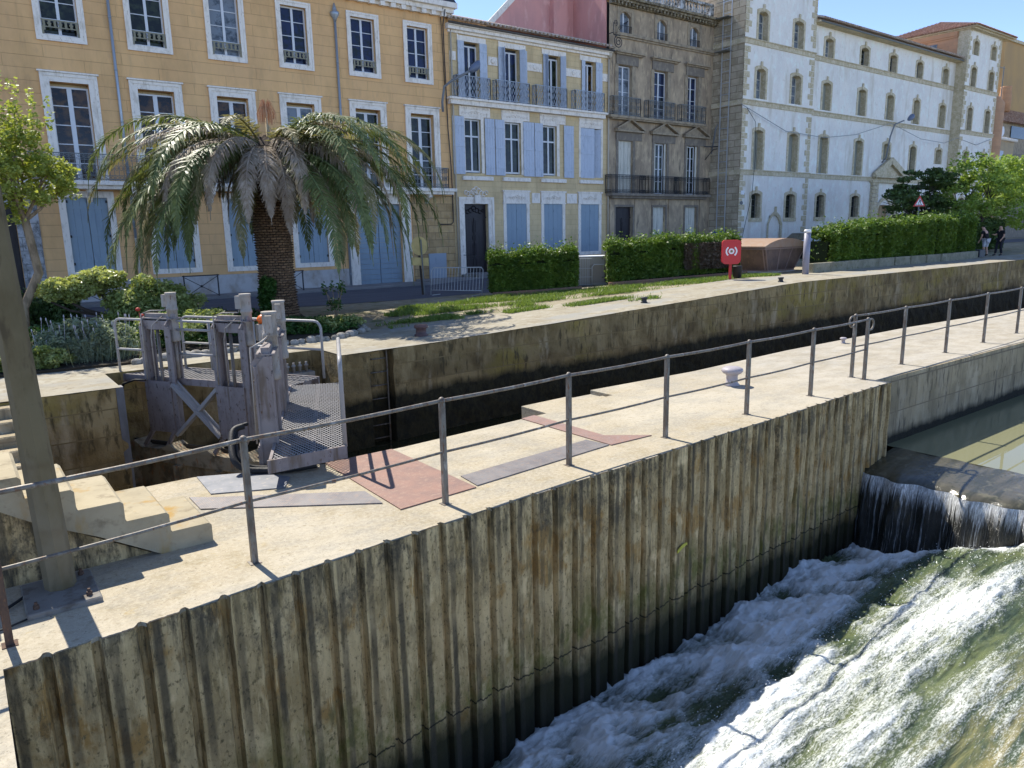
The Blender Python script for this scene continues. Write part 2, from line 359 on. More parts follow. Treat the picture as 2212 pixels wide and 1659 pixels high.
# pavement slab along the houses with a kerb
b=MB()
for x0,x1,z in ((-12,19,.36),(19,22,.46),(22,26,.62),(26,31,.78),(31,42,1.0)): b.bbox(x0,x1-.005,31.9,33.6,-.5,z+.12,.015)
struct('pavement',b,m_pave)
# far canal wall
def wallstrip(mb,pts,z1f,zb=-4.2,nz=18,jit=.03,seed=3):
    # pts: list of (x,y); facing the side to the right of travel
    rs=np.random.RandomState(seed); P=[]
    for (x0,y0),(x1,y1) in zip(pts[:-1],pts[1:]):
        n=max(1,int(math.hypot(x1-x0,y1-y0)/.35))
        for i in range(n): P.append((x0+(x1-x0)*i/n,y0+(y1-y0)*i/n))
    P.append(pts[-1]); V=[]
    for j in range(nz+1):
        for (x,y) in P:
            zt=z1f(x,y); z=zt+(zb-zt)*(j/nz)
            V.append((x+rs.uniform(-jit,jit)*.3,y+rs.uniform(-jit,jit)*(0 if j==0 else 1),z+(rs.uniform(-.02,.004) if j==0 else 0)))
    n=len(P); F=[(j*n+i,(j+1)*n+i,(j+1)*n+i+1,j*n+i+1) for j in range(nz) for i in range(n-1)]
    mb.add(V,F)
b=MB(); pts=[(-60,13.9),(2.1,13.95),(2.1,15.6),(6.35,15.6),(6.35,14.46),(7.02,14.5),(7.02,14.8),(7.62,14.83),(7.62,14.56)]+[(x,qy(x)) for x in (9.6,12.4,16,22,34,60,120)]
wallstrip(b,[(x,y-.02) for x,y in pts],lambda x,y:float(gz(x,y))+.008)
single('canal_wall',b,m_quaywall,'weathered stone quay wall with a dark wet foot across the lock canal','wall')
b=MB(); b.add([(-900,-900,-4.3),(900,-900,-4.3),(900,900,-4.3),(-900,900,-4.3)],[(0,1,2,3)])
struct('riverbed',b,m_bed)
b=MB(); b.box(-300,400,-300,-16,-4.2,.4); struct('far_bank',b,m_quay)

# ---------------- still waters ----------------
def watermat(name,base,rough,bs,bst,spec=.5):
    s=NT(name); s.b.inputs['Base Color'].default_value=hexn(base); s.b.inputs['Roughness'].default_value=rough
    s.b.inputs['Specular IOR Level'].default_value=spec; s.b.inputs['IOR'].default_value=1.33
    s.bump(s.noise(bs,4,.55),bst,.02); return s.m
m_canal=watermat('dark_canal_water',(.03,.027,.012),.03,(1.5,4,2),.16)
m_pond=watermat('murky_river_water',(.20,.20,.115),.015,(1.2,2.5,1),.025)
b=MB(); b.add([(4.2,8,-1.75),(900,8,-1.75),(900,16,-1.75),(4.2,16,-1.75)],[(0,1,2,3)])
struct('canal_water',b,m_canal)
b=MB(); b.add([(-60,8,-3.2),(4.2,8,-3.2),(4.2,16,-3.2),(-60,16,-3.2)],[(0,1,2,3)])
struct('lock_water',b,m_canal)
b=MB(); b.add([(13.9,-60,-1.33),(300,-60,-1.33),(300,6.9,-1.33),(13.9,6.9,-1.33)],[(0,1,2,3)])
struct('river_water',b,m_pond)
# ---------------- weir ----------------
m_sill=M('wet_weir_sill',(.085,.078,.055),.12,[((1,5,1),.45,.6,(.045,.045,.03)),((5,5,5),.55,.68,(.13,.12,.08)),((14,14,14),.56,.7,(.04,.045,.025))],bump=(7,.5,.03),spec=.6)
b=MB(); V=[];F=[]
ys=np.arange(-14,6.6,.12); sec=[(14.0,-1.345),(13.9,-1.33),(13.6,-1.37),(13.2,-1.41),(12.85,-1.45),(12.68,-1.49),(12.60,-1.56),(12.56,-1.66)]
for y in ys:
    for k,(x,z) in enumerate(sec):
        xx=x+(.06*math.sin(y*5.1)+.05*math.sin(y*11.7) if k>=5 else 0); V.append((xx,y,z+.008*math.sin(y*7+k)))
n=len(sec); F=[(i*n+j,i*n+j+1,(i+1)*n+j+1,(i+1)*n+j) for i in range(len(ys)-1) for j in range(n-1)]
b.add(V,F,True); b.box(12.75,13.9,-14,6.45,-4.2,-1.56)
single('weir_sill',b,m_sill,'wet concrete sill of the weir with a thin sheet of water over it','weir')
# falling curtain
def curtain():
    s=NT('falling_water'); x,y,z=s.sep()
    f=s.noise((1,13,.5),6,.72,dist=.25); f2=s.noise((1,44,.9),4,.7,off=(3,8,1)); mm=s.math('ADD',s.math('MULTIPLY',f,.55),s.math('MULTIPLY',f2,.45))
    wht=s.rng(mm,.47,.60); fine=s.rng(s.noise((20,60,7),4,.8),.45,.6)
    top=s.rng(z,-1.95,-1.5,0,.22); wf=s.math('MULTIPLY',s.rng(s.math('ADD',mm,top),.535,.66),s.rng(fine,0,1,.4,1),clamp=True)
    c=s.mix(wf,(.018,.018,.014),(.75,.78,.8)); s.l(c,s.b.inputs['Base Color'])
    s.b.inputs['Roughness'].default_value=.22; s.bump(mm,.9,.06); return s.m
m_fall=curtain()
ys=np.arange(-14,6.55,.03); V=[];n=13
jj=fbm((len(ys),n),240,9,3,aniso=(1,.03))
for i,y in enumerate(ys):
    for k in range(n):
        t=k/(n-1); z=-1.53-1.5*t; xx=12.585+.06*math.sin(y*5.1)+.05*math.sin(y*11.7)-.16*t**.5-.05*t+(jj[i,k]-.5)*.12*(t**.3)
        V.append((xx,y,z))
F=[(i*n+j,i*n+j+1,(i+1)*n+j+1,(i+1)*n+j) for i in range(len(ys)-1) for j in range(n-1)]
b=MB(); b.add(V,F,True); struct('waterfall',b,m_fall)
# ---------------- white water ----------------
NXg,NYg=700,560
Xg=np.linspace(.5,12.75,NXg); Yg=np.linspace(-3.5,6.5,NYg)
XX,YY=np.meshgrid(Xg,Yg,indexing='ij')
YC=[-3.5,1.0,2.6,3.6,4.3,5.0,5.6,6.5]
ZA=np.array([-2.1,-2.2,-2.32,-2.44,-2.54,-2.74,-2.93,-3.08])   # profile across the stream downstream
ZB=np.array([-1.55,-1.65,-1.75,-1.88,-2.05,-2.36,-2.60,-2.72])   # and just below the fall
tt=np.clip((XX-3.5)/8.5,0,1)
base=np.interp(YY,YC,ZA)*(1-tt)+np.interp(YY,YC,ZB)*tt
fall=np.clip((12.75-XX)/1.6,0,1)
base-=.22*np.exp(-((12.45-XX)/.5)**2)*np.clip((YY-3.2)/1.5,0,1)
n1=fbm((NXg,NYg),8,1,6,.56,(1.25,1)); n2=fbm((NXg,NYg),5,2,5,.5,(.5,2.6)); n3=fbm((NXg,NYg),26,4,4,.6,(1.2,1.3)); n4=fbm((NXg,NYg),10,8,5,.58,(.4,3.2)); n5=fbm((NXg,NYg),14,12,5,.6,(.6,1.8))
ridge=1-np.abs(2*n1-1)
tb=1/(1+np.exp(-(YY-4.35)/.18))      # turbulent trench by the wall
ml=np.exp(-((YY-3.6)/.9)**2)
sm=1/(1+np.exp((YY-2.7)/.35))        # smooth tongue at the right
ZZ=base+tb*((ridge-.62)*.30+(n3-.5)*.12+(n5-.5)*.16)+(1-tb)*((n4-.5)*.20+(n5-.5)*.16*ml+(n3-.5)*.12*ml)+sm*(n2-.5)*.26
wsp=YY+.35*(n2-.5)+.25*(n1-.5)
foam=.13+.50*np.exp(-((wsp-3.75)/.85)**2)+.70*tb+ tb*(1.5*(ridge-.72)+1.1*(n5-.5))+(1-tb)*(1.25*(n4-.5)+.5*(n5-.5))
foam-=.55*np.exp(-((wsp-4.62)/.24)**2)          # dark band of green water where the chute dips
foam-=.25*sm*np.clip((2.6-YY),0,1)
foam-=.95*np.exp(-((XX-10.7)/1.0)**2-((YY-4.75)/.3)**2)
foam+=.75*np.exp(-((12.35-XX)/.33)**2)*np.clip((YY-3.4),0,1)
foam-=.75*np.exp(-((XX-11.8)/.7)**2-((YY-3.7)/.35)**2)
idx=np.arange(NXg*NYg).reshape(NXg,NYg)
F=np.stack([idx[:-1,:-1],idx[1:,:-1],idx[1:,1:],idx[:-1,1:]],-1).reshape(-1,4)
def wmat():
    s=NT('white_water'); a=s.n('ShaderNodeAttribute',attribute_name='foam').outputs['Fac']
    d1=s.noise((9,26,9),6,.75); d2=s.noise((26,80,40),3,.8,off=(1,2,3)); d3=s.noise((2.2,8,3),5,.65,dist=.8,off=(7,7,7))
    v=s.math('ADD',a,s.math('MULTIPLY',s.math('SUBTRACT',d1,.5),1.1)); v=s.math('ADD',v,s.math('MULTIPLY',s.math('SUBTRACT',d2,.5),s.rng(s.sep()[1],4.9,4.0,.5,2.0))); v=s.math('ADD',v,s.math('MULTIPLY',s.math('SUBTRACT',d3,.5),.9))  # d2 speckle: foam dots and sparkle glints painted into the colour, stronger off the wall
    f=s.rng(v,.22,.95)
    g=s.mix(s.rng(s.noise((1.2,5.5,2),5,.65,dist=.6,off=(2,2,2)),.44,.6),(.06,.085,.045),s.mix(s.rng(s.sep()[1],2.9,1.9),(.12,.145,.065),(.27,.225,.095)))
    c=s.mix(f,g,(.80,.83,.82)); s.l(c,s.b.inputs['Base Color'])
    s.l(s.rng(f,0,1,.07,.75),s.b.inputs['Roughness']); s.b.inputs['IOR'].default_value=1.33; s.l(s.math('MULTIPLY',f,.7),s.b.inputs['Subsurface Weight']); s.b.inputs['Subsurface Radius'].default_value=(1,1,1); s.b.inputs['Subsurface Scale'].default_value=.07
    bp=s.bump(s.math('ADD',s.math('MULTIPLY',d1,.5),s.math('MULTIPLY',d3,1.2)),.8,.06); s.bump(d2,.25,.01,bp); return s.m
m_ww=wmat()
wo=arrobj('rapids_water',np.stack([XX,YY,ZZ],-1).reshape(-1,3),F,m_ww,smooth=True); wo['kind']='structure'
at=wo.data.attributes.new('foam','FLOAT','POINT'); at.data.foreach_set('value',foam.astype(np.float32).ravel())
# spray drops
n=2200; px=nr.uniform(1.5,12.3,n); fy=4.0+.02*px; py=fy+nr.normal(size=n)*.45
ix=np.clip(((px-.5)/12.25*(NXg-1)).astype(int),0,NXg-1); iy=np.clip(((py+3.5)/10*(NYg-1)).astype(int),0,NYg-1)
pz=ZZ[ix,iy]+np.abs(nr.normal(size=n))*.045
V,F2=leaves(np.stack([px,py,pz],1),.012,1.3); m_spray=M('spray',(.85,.88,.9),.3)
so=arrobj('spray',V,F2,m_spray); so['kind']='stuff'; so['label']='fine white spray thrown up over the rapids'; so['category']='spray'
# bridge abutment edge in the near left corner is the deck itself; far bank on the right, outside the frame
def smooth(P,k=6):
    P=[Vector(p) for p in P]; o=[]
    for i in range(len(P)-1):
        a=P[max(i-1,0)];b_=P[i];c=P[i+1];d=P[min(i+2,len(P)-1)]
        for j in range(k):
            t=j/k; o.append(.5*((2*b_)+(c-a)*t+(2*a-5*b_+4*c-d)*t*t+(3*b_-a-3*c+d)*t**3))
    o.append(P[-1]); return o
# ---------------- metals ----------------
m_galv=M('weathered_galvanised_steel',(.20,.185,.16),.55,[((14,14,5),.45,.62,(.13,.11,.09)),((40,40,10),.56,.66,(.16,.08,.045)),((9,9,4),.6,.7,(.33,.31,.28))],metal=.35,bump=(60,.4,.004))
m_rusty=M('rusty_steel',(.11,.07,.05),.8,[((20,20,6),.45,.6,(.075,.05,.04)),((50,50,20),.55,.65,(.16,.085,.05))],metal=.2,bump=(60,.5,.004))
m_lilac=M('lilac_grey_paint',(.27,.255,.29),.5,[((6,6,3),.5,.68,(.2,.185,.2)),((9,9,.9),.54,.68,(.15,.125,.11)),((30,30,12),.6,.7,(.12,.07,.045)),((2,2,2),.5,.64,(.31,.30,.335)),((14,14,8),.64,.68,(.05,.045,.045))],bump=(40,.15,.004))
m_lilac2=M('pale_grey_paint',(.36,.35,.37),.45,[((6,6,3),.55,.7,(.27,.26,.27))])
m_steel=M('bright_steel',(.5,.5,.52),.35,metal=.7)
m_blackr=M('black_rubber',(.018,.018,.018),.6,bump=(50,.4,.01))
m_orange=M('orange_plastic',(.75,.16,.03),.4)
m_jack=M('dusty_jack_paint',(.33,.30,.26),.55,[((8,8,4),.5,.66,(.24,.2,.15)),((30,30,9),.6,.7,(.15,.09,.06))])
def checker(name,base,c2,rust):
    s=NT(name); x,y,z=s.sep()
    u=s.math('ADD',x,y); v=s.math('SUBTRACT',x,y)
    a=s.math('SINE',s.math('MULTIPLY',u,150)); b_=s.math('SINE',s.math('MULTIPLY',v,150)); h=s.math('GREATER_THAN',s.math('MULTIPLY',a,b_),.25)
    c=s.mix(s.rng(s.noise(4,5,.6),.4,.62),tuple(base),tuple(c2)); c=s.mix(s.rng(s.noise(18,5,.7,off=(4,4,4)),.52,.66),c,tuple(rust))
    c=s.mix(s.math('MULTIPLY',h,.18),c,(.5,.42,.38)); s.l(c,s.b.inputs['Base Color'])
    s.b.inputs['Roughness'].default_value=.6; s.b.inputs['Metallic'].default_value=.25; s.bump(h,.6,.006); return s.m
m_chk_red=checker('rust_red_checker_plate',(.26,.145,.105),(.20,.12,.095),(.29,.19,.14))
m_chk_gry=checker('grey_checker_plate',(.19,.18,.175),(.145,.135,.135),(.23,.185,.155))
m_chk_rst=checker('brown_checker_plate',(.30,.18,.14),(.25,.16,.13),(.28,.22,.2))
m_plate=M('blue_grey_plate',(.19,.195,.21),.6,[((5,5,5),.45,.62,(.15,.16,.175)),((16,16,16),.58,.7,(.3,.28,.25))],metal=.3)
def plate(pts,mat,label,z=.006,th=.008):
    b=MB(); b.prism(pts,.002,z+th); return single('cover_plate',b,mat,label,'metal plate',group='metal cover plates let into the lock deck')
plate([(3.43,6.56),(4.42,6.62),(4.41,8.6),(3.47,8.6)],m_chk_red,'large rust red checker plate in the deck beside the gate walkway')
plate([(1.80,7.94),(3.37,6.85),(3.39,7.31),(2.05,8.2),(1.80,8.40)],m_chk_gry,'long grey checker plate strip lying between the stairs and the rust red plate')
plate([(4.46,6.66),(6.72,6.86),(6.66,7.24),(4.5,7.06)],m_chk_gry,'long narrow grey checker plate running along the railing')
plate([(6.74,6.84),(7.5,6.82),(7.0,7.24),(7.0,8.8),(6.72,8.76)],m_chk_rst,'brown L shaped checker plate reaching the niche at the lock edge')
plate([(2.06,9.1),(2.02,8.36),(2.74,8.02),(2.93,8.36),(2.66,8.82)],m_plate,'smooth blue grey steel plate at the head of the lock steps')
# niche ledge
b=MB(); b.box(8.31,8.94,9.06,9.3,-.6,-.05); b.box(8.31,8.94,9.36,9.6,-.6,-.07); b.box(8.31,8.94,9.3,9.36,-.6,-.2)
single('lock_sill_slot',b,m_deck,'small stepped stone ledge with a dark slot at the lock edge','ledge')
# ---------------- stairs ----------------
m_stair=M('stair_concrete',(.47,.40,.27),.92,[((2,2,2),.42,.6,(.39,.33,.22)),((7,7,7),.55,.7,(.28,.23,.15)),((3,3,1),.58,.7,(.42,.27,.09))],bump=(30,.4,.012))
st=thing('stairs','concrete staircase with five big steps rising left from the deck','stairs',(1.0,7.45,0))
pr=[]; x=1.67; z=0; N=9
pr.append((x,0))
for i in range(N):
    z+=.19; r=.025; pr+=[(x,z-r),(x-r,z)]; x-=.355; pr.append((x,z))
pr+=[(x,z-.35)]
pr+=[(-.3,.95),(.32,.52),(.75,.29),(1.22,.0)]
b=MB(); b.prism(pr,7.0,7.95,'xz'); part('flight',b,m_stair,st)
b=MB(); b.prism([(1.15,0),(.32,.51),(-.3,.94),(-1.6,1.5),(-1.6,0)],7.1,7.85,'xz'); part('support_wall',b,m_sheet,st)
# lock-side stairs on the far bank
b=MB()
for k in range(9):
    zt=.3-.16*k; b.bbox(-1.5,.62-.02*k,13.95-.3*(k+1),13.95-.3*k+.02,-4,zt,.02)
single('stairs',b,m_rwall,'worn stone steps going down into the lock across the chamber','stairs')
# ---------------- railings ----------------
def loop(mb,c,r,rr=.018):
    mb.tube([(c[0]+r*math.cos(t),c[1],c[2]+r*math.sin(t)) for t in np.linspace(math.pi/2,-1.45*math.pi,20)],rr,8)
def railing(P,h,hm,label,ring=None,ext=None):
    t=thing('railing',label,'railing',(P[0][0],P[0][1],0),group='deck railings')
    for i,(x,y) in enumerate(P):
        b=MB(); b.bar((x,y,0),(x,y,h-.02),.052,.052); b.lathe([(.018,h-.03),(.036,h-.015),(.038,h),(.028,h+.025),(.012,h+.038)],(x,y,0),10); b.box(x-.05,x+.05,y-.05,y+.05,0,.006)
        part('post',b,m_rusty if abs(x)<.05 else m_galv,t)
    for z,nm in ((h,'top_rail'),(hm,'lower_rail')):
        b=MB(); pts=[]
        Q=([ext[0]] if ext and ext[0] else [])+list(P)+([ext[1]] if ext and ext[1] else [])
        for (x0,y0),(x1,y1) in zip(Q[:-1],Q[1:]):
            for k in range(4):
                f=k/4; pts.append((x0+(x1-x0)*f,y0+(y1-y0)*f,z-.012*math.sin(math.pi*f)))
        pts.append((Q[-1][0],Q[-1][1],z)); b.tube(pts,.020 if nm=='top_rail' else .015,8)
        if ring is not None and nm=='top_rail':
            xx,yy,sg=ring; loop(b,(xx+sg*.1,yy,z-.1),.1)
        part(nm,b,m_galv,t)
    return t
railing([(0.0,6.03),(1.82,6.27),(3.89,6.42),(5.76,6.57),(7.58,6.64),(9.49,6.71),(11.36,6.79),(13.31,6.9)],1.12,.57,'long two bar steel railing above the fluted wall from the pole to the weir',ring=(13.31,6.9,1),ext=[(-2.0,5.85),None])
railing([(13.36,7.17),(15.35,7.2),(17.43,7.25),(19.56,7.31),(21.78,7.39),(24.0,7.47),(26.3,7.55),(28.6,7.6)],1.16,.58,'two bar steel railing beyond the weir starting with a curled end',ring=(13.36,7.17,-1))
# ---------------- pole ----------------
m_pole=M('precast_pole_concrete',(.25,.225,.15),.85,[((2,2,1),.45,.6,(.19,.165,.1)),((9,9,3),.56,.68,(.13,.11,.07)),((1,1,.6),.55,.65,(.3,.28,.22))],bump=(30,.3,.008))
pl=thing('utility_pole','thick tapering octagonal concrete pole standing on the deck by the stairs','pole',(.40,6.74,0))
b=MB(); o=[(.115,.04),(.108,1.2),(.095,4),(.085,8.0)]; b.lathe(o,(.40,6.76,0),8,sm=False); b.v=[(x-.03*z,y,z) for x,y,z in b.v]; part('shaft',b,m_pole,pl)
b=MB(); b.bbox(.13,.64,6.33,6.98,0,.045,.01); part('base_plate',b,M('pole_base_plate',(.2,.19,.17),.8,[((8,8,8),.5,.65,(.13,.11,.09))],bump=(30,.4,.01)),pl)
for x,y in ((.2,6.42),(.56,6.42),(.56,6.88)):
    b=MB(); b.lathe([(.022,.045),(.022,.075),(.012,.078),(.012,.1)],(x,y,0),6,sm=False); part('anchor_bolt',b,m_rusty,pl)
# black cables on deck by the pole
b=MB(); b.tube([(-.4,6.35,.02),(-.1,6.5,.02),(.1,6.7,.03),(.22,6.85,.03)],.012,6); b.tube([(-.4,6.2,.015),(0,6.28,.02),(.14,6.35,.015)],.008,6)
single('cable',b,m_blackr,'thin black cable lying on the deck at the foot of the pole','cable')
# ---------------- bollards ----------------
def bollard(x,y,z,s,mat,label,kind=0):
    if kind==0: pr_=[(.135,0),(.14,.02),(.105,.06),(.10,.18),(.12,.21),(.17,.235),(.195,.27),(.185,.31),(.13,.34),(.05,.35)]
    else: pr_=[(.17,0),(.17,.04),(.13,.07),(.125,.19),(.15,.2),(.17,.215),(.17,.26),(.15,.285),(.06,.29)]
    b=MB(); b.lathe([(r*s,h*s) for r,h in pr_],(x,y,z),20); return single('mooring_bollard',b,mat,label,'bollard',group='mooring bollards on the lock quays')
m_bolw=M('pale_lilac_bollard_paint',(.36,.33,.345),.5,[((12,12,12),.55,.68,(.38,.33,.33))])
m_bolb=M('brown_bollard_paint',(.12,.07,.065),.55,[((12,12,12),.5,.65,(.08,.05,.045))])
m_iron=M('dark_iron',(.035,.035,.037),.6)
bollard(11.12,8.2,0,1,m_bolw,'pale lilac mushroom bollard on the sunny lock deck')
bollard(9.1,15.85,.355,1.0,m_bolb,'squat brown bollard on the far quay near the palm',1)
bollard(16.88,15.75,.62,.62,m_iron,'small dark bollard on the far quay edge in front of the first hedge',1)
bollard(23.75,15.6,.88,.6,m_iron,'tiny dark bollard on the far quay edge near the red lifebuoy cabinet',1)
bollard(17.2,9.5,0,.42,m_bolw,'tiny pale bollard at the lock edge behind the second railing',0)
# ---------------- lock gates ----------------
def leaf(p0,d,nrm,L,label,fine,rails):
    sh=abs(nrm[1]/d[1])
    T=lambda s,n,z:(p0[0]+d[0]*s+nrm[0]*n,p0[1]+d[1]*s+nrm[1]*n,z)
    t=thing('lock_gate',label,'lock gate',(p0[0],p0[1],.3),group='two leaves of the lock gate')
    def P(name,fn,mat=m_lilac,**k):
        b=MB(); fn(b); b.v=[T(*p) for p in b.v]
        if (d[0]*nrm[1]-d[1]*nrm[0])<0: b.f=[f[::-1] for f in b.f]
        return part(name,b,mat,t,**k)
    for a in (.74,2.46):
        for q,wd in ((0,.11),(.62,.11)):
            s0=a+q
            def up_(b,s0=s0,wd=wd):
                # plate with a chamfered front, flange behind
                pr_=[(-.17,-.66),(0,-.66),(0,1.4),(-.07,1.4),(-.17,1.28)]
                b.prism(pr_,s0,s0+.025,'yz'); 
                b.box(s0-.02,s0+wd,-.195,-.17,-.66,1.28)
                b.bar((s0+.045,-.185,1.27),(s0+.045,-.065,1.41),.13,.025,(1,0,0))
                b.box(s0-.01,s0+wd,0,.025,.3,1.4)
            P('gantry_post',up_)
        def cr(b,a=a):
            b.box(a+.02,a+.7,-.16,-.05,1.22,1.38); b.box(a+.02,a+.78,-.16,.06,1.41,1.43); b.box(a+.06,a+.74,-.1,0,1.43,1.50)
        P('gantry_head',cr)
        def jk(b,a=a):
            c=(a+.66,-.02,0); b.lathe([(.09,1.0),(.095,1.02),(.095,1.1),(.085,1.11),(.085,1.55),(.1,1.56),(.1,1.6),(.09,1.61),(.09,1.84),(.098,1.85),(.098,1.88)],c,14)
            b.lathe([(.035,.32),(.035,1.0)],c,10); b.box(a+.46,a+.58,-.06,.02,1.62,1.84); b.tube([(a+.52,-.02,1.62),(a+.52,-.06,1.56),(a+.2,-.1,1.55),(a+.1,-.22,1.5),(a+.1,-.24,.3)],.013,6)
            b.tube([(a+.52,-.06,1.5),(a+.35,-.22,1.3),(a+.32,-.24,1.1),(a+.32,-.24,.3)],.012,6)
        P('hydraulic_jack',jk,m_jack)
        P('sluice_panel',lambda b,a=a:(b.box(a-.0,a+.64,-.225,-.198,-.67,.28),b.bar((a+.05,-.2,-.67),(a-.2,-.2,-.98),.05,.07),b.bar((a+.58,-.2,-.67),(a+.34,-.2,-1.02),.05,.07)))
        def bolts(b,a=a):
            for zz in (-.6,-.35,-.1,.15):
                for ss in (a+.03,a+.61): b.box(ss-.012,ss+.012,-.24,-.226,zz-.012,zz+.012)
            for zz in (.5,.8,1.1):
                for ss in (a+.03,a+.65): b.box(ss-.014,ss+.014,-.21,-.196,zz-.014,zz+.014)
        P('bolt_row',bolts,m_galv)
        P('sluice_rod',lambda b,a=a:b.tube([(a+.33,-.1,-.6),(a+.33,-.1,1.22)],.03,8),m_galv)
    def br(b):
        b.bar((1.42,-.2,.24),(2.46,-.2,-.66),.06,.11,(0,1,0)); b.bar((2.46,-.17,.22),(1.38,-.17,-.72),.06,.1,(0,1,0))
        b.bar((1.42,-.13,.24),(2.46,-.13,-.66),.14,.02,(0,1,0))
    P('cross_brace',br,m_lilac2)
    m_low=m_quaywall
    def low(b):
        b.box(0,L,-.22,.12,-1.28,-1.02); b.box(0,L,-.12,.1,-4,-1.28)
        for s0 in (.0,.9,1.8,2.7,3.5): b.prism([(s0,-1.03),(s0+.28,-.9),(s0+.5,-1.03)],-.24,.1,'xz')
        for s0 in (.1,1.3,2.3,3.4): b.box(s0,s0+.14,-.3,-.12,-4,-1.28)
    P('lower_beam',low,M('silted_gate_steel',(.2,.18,.14),.85,[((4,4,4),.45,.6,(.1,.085,.06)),((12,12,5),.56,.68,(.2,.11,.06))],bump=(20,.5,.02)))
    P('skin_plate',lambda b:b.box(0,L,.0,.04,-4,-.95),M('dark_gate_plate',(.045,.04,.033),.7))
    # walkway
    W0,W1=.0,(.80 if fine else .85)
    def grate(b):
        a_,c_=(.105,.056) if fine else (.13,.07)
        for sg in (1,-1):
            kmin,kmax=(0,(L-.02)/a_+(W1-W0)/c_) if sg>0 else (-(W1-W0)/c_,(L-.02)/a_)
            for k in range(int(kmin),int(kmax)+1):
                # s/a + sg*n/c = k
                p=[]
                for n_ in (W0,W1):
                    s_=(k-sg*(n_-W0)/c_)*a_
                    if 0<=s_<=L: p.append((s_,n_))
                # straight line s = a*(k - sg*(n-W0)/c); clip to n in [W0,W1] and sh*n <= s <= L
                A_,B_=k*a_,-sg*a_/c_
                lo,hi=W0,W1
                for m_,q_ in ((B_-sh,A_),(-B_,L-A_)):
                    if m_>0: lo=max(lo,-q_/m_)
                    elif m_<0: hi=min(hi,-q_/m_)
                if hi-lo<.01: continue
                p=[(A_+B_*lo,lo),(A_+B_*hi,hi)]
                if len(p)>=2 and math.hypot(p[0][0]-p[1][0],p[0][1]-p[1][1])>.02:
                    b.bar((p[0][0],p[0][1],.305+.002*sg),(p[1][0],p[1][1],.305+.002*sg),.010,.006)
    P('walkway_grating',grate,m_lilac2)
    P('walkway_frame',lambda b:(b.box(sh*W1,L,W1,W1+.035,.17,.325),b.bar((-.03,-.05,.247),(sh*(W1+.035)-.015,W1+.035,.247),.03,.155),b.box(0,L,-.04,-.005,.2,.325),b.box(sh*.46+.02,L,.42,.46,.2,.297),*[b.box(s_,s_+.03,.0,W1,.2,.297) for s_ in (1.0,2.0,3.0,3.7)]))
    for nm,pts,r in rails:
        b=MB(); P(nm,lambda b,pts=pts,r=r:b.tube(pts,r,10),m_lilac2)
    return T,t,P
def arch(s0,s1,n,z0,z1,r=.14):
    pts=[(s0,n,z0),(s0,n,z1-r)]+[(s0+r-r*math.cos(a),n,z1-r+r*math.sin(a)) for a in (.5,1.07,1.57)]+[(s1-r+r*math.sin(a),n,z1-r+r*math.cos(a)) for a in (0,.5,1.07,1.57)]+[(s1,n,z1-r),(s1,n,z0)]
    return pts
rA=[('handrail',arch(-.12,3.0,-.02,.3,1.37),.024),('handrail',[(-.12,-.02,.8),(.74,-.02,.8)],.022),('handrail',[(1.5,-.04,1.22),(2.46,-.04,1.22)],.024),('handrail',[(1.5,-.04,.78),(2.46,-.04,.78)],.024),
    ('handrail',arch(.6,3.95,.88,.3,1.33),.025),('handrail',[(.6,.88,.82),(3.95,.88,.82)],.022),('rail_post',[(1.3,.88,.3),(1.3,.88,1.3)],.028),('rail_post',[(2.4,.88,.3),(2.4,.88,1.3)],.028)]
T1,g1,PL1=leaf((2.47,15.58),(.4919,-.8706),(.8706,.4919),3.84,'far lilac grey lock gate leaf seen from its front with a cross brace',False,rA)
rB=[('handrail',arch(.39,2.4,.82,.3,1.37),.027),('handrail',[(.39,.82,.84),(2.4,.82,.84)],.024)]
T2,g2,PL2=leaf((2.67,8.16),(.400,.916),(.916,-.400),4.5,'near lilac grey lock gate leaf with its diamond mesh walkway reaching the deck',True,rB)
b=MB(); c=T1(3.35,.1,0); b.lathe([(.075,1.37),(.075,1.40),(.10,1.41),(.10,1.45),(.06,1.50),(.02,1.52)],(c[0],c[1],0),12); single('beacon',b,m_orange,'orange warning lamp on top of the far gate leaf','lamp')
b=MB(); b.box(c[0]-.12,c[0]+.14,c[1]-.1,c[1]+.05,1.08,1.36); single('control_box',b,m_jack,'beige control box under the orange warning lamp on the gate','box')
b=MB(); pts=[T1(-.3,-.2,.3),T1(-.15,-.3,.22),T1(-.05,-.3,.05),T1(-.02,-.28,-.25),T1(.08,-.26,-.1),T1(.2,-.24,.18),T1(.5,-.23,.27),T1(.8,-.25,.29)]
b.tube(pts,[.04,.05,.05,.04,.03,.025,.02,.014],8); single('cable_bundle',b,m_blackr,'black cable bundle looping down at the hinge of the far gate leaf','cable')
b=MB(); pts=[(3.3,8.45,.06),(2.95,8.55,.05),(2.72,8.7,.05),(2.55,8.8,.08),(2.45,8.9,.2),(2.55,9.2,.45),T2(1.0,-.4,.5)]
pts=smooth(pts); b.tube(pts,.04,8); b.tube([(p[0]+.07,p[1]+.05,p[2]+.01) for p in pts],.025,8); single('hydraulic_hose',b,m_blackr,'ribbed black hose lying under the end of the near gate walkway','hose')
# gate recess upright and end pillars
b=MB(); b.box(2.02,2.14,13.93,14.15,-4,.36); b.box(2.14,2.24,15.2,15.58,-4,.2)
single('gate_recess_plate',b,M('grey_steel_lining',(.16,.16,.17),.6,[((4,4,1),.45,.62,(.1,.1,.1))]),'grey steel lining at the corner of the gate recess','metal lining')
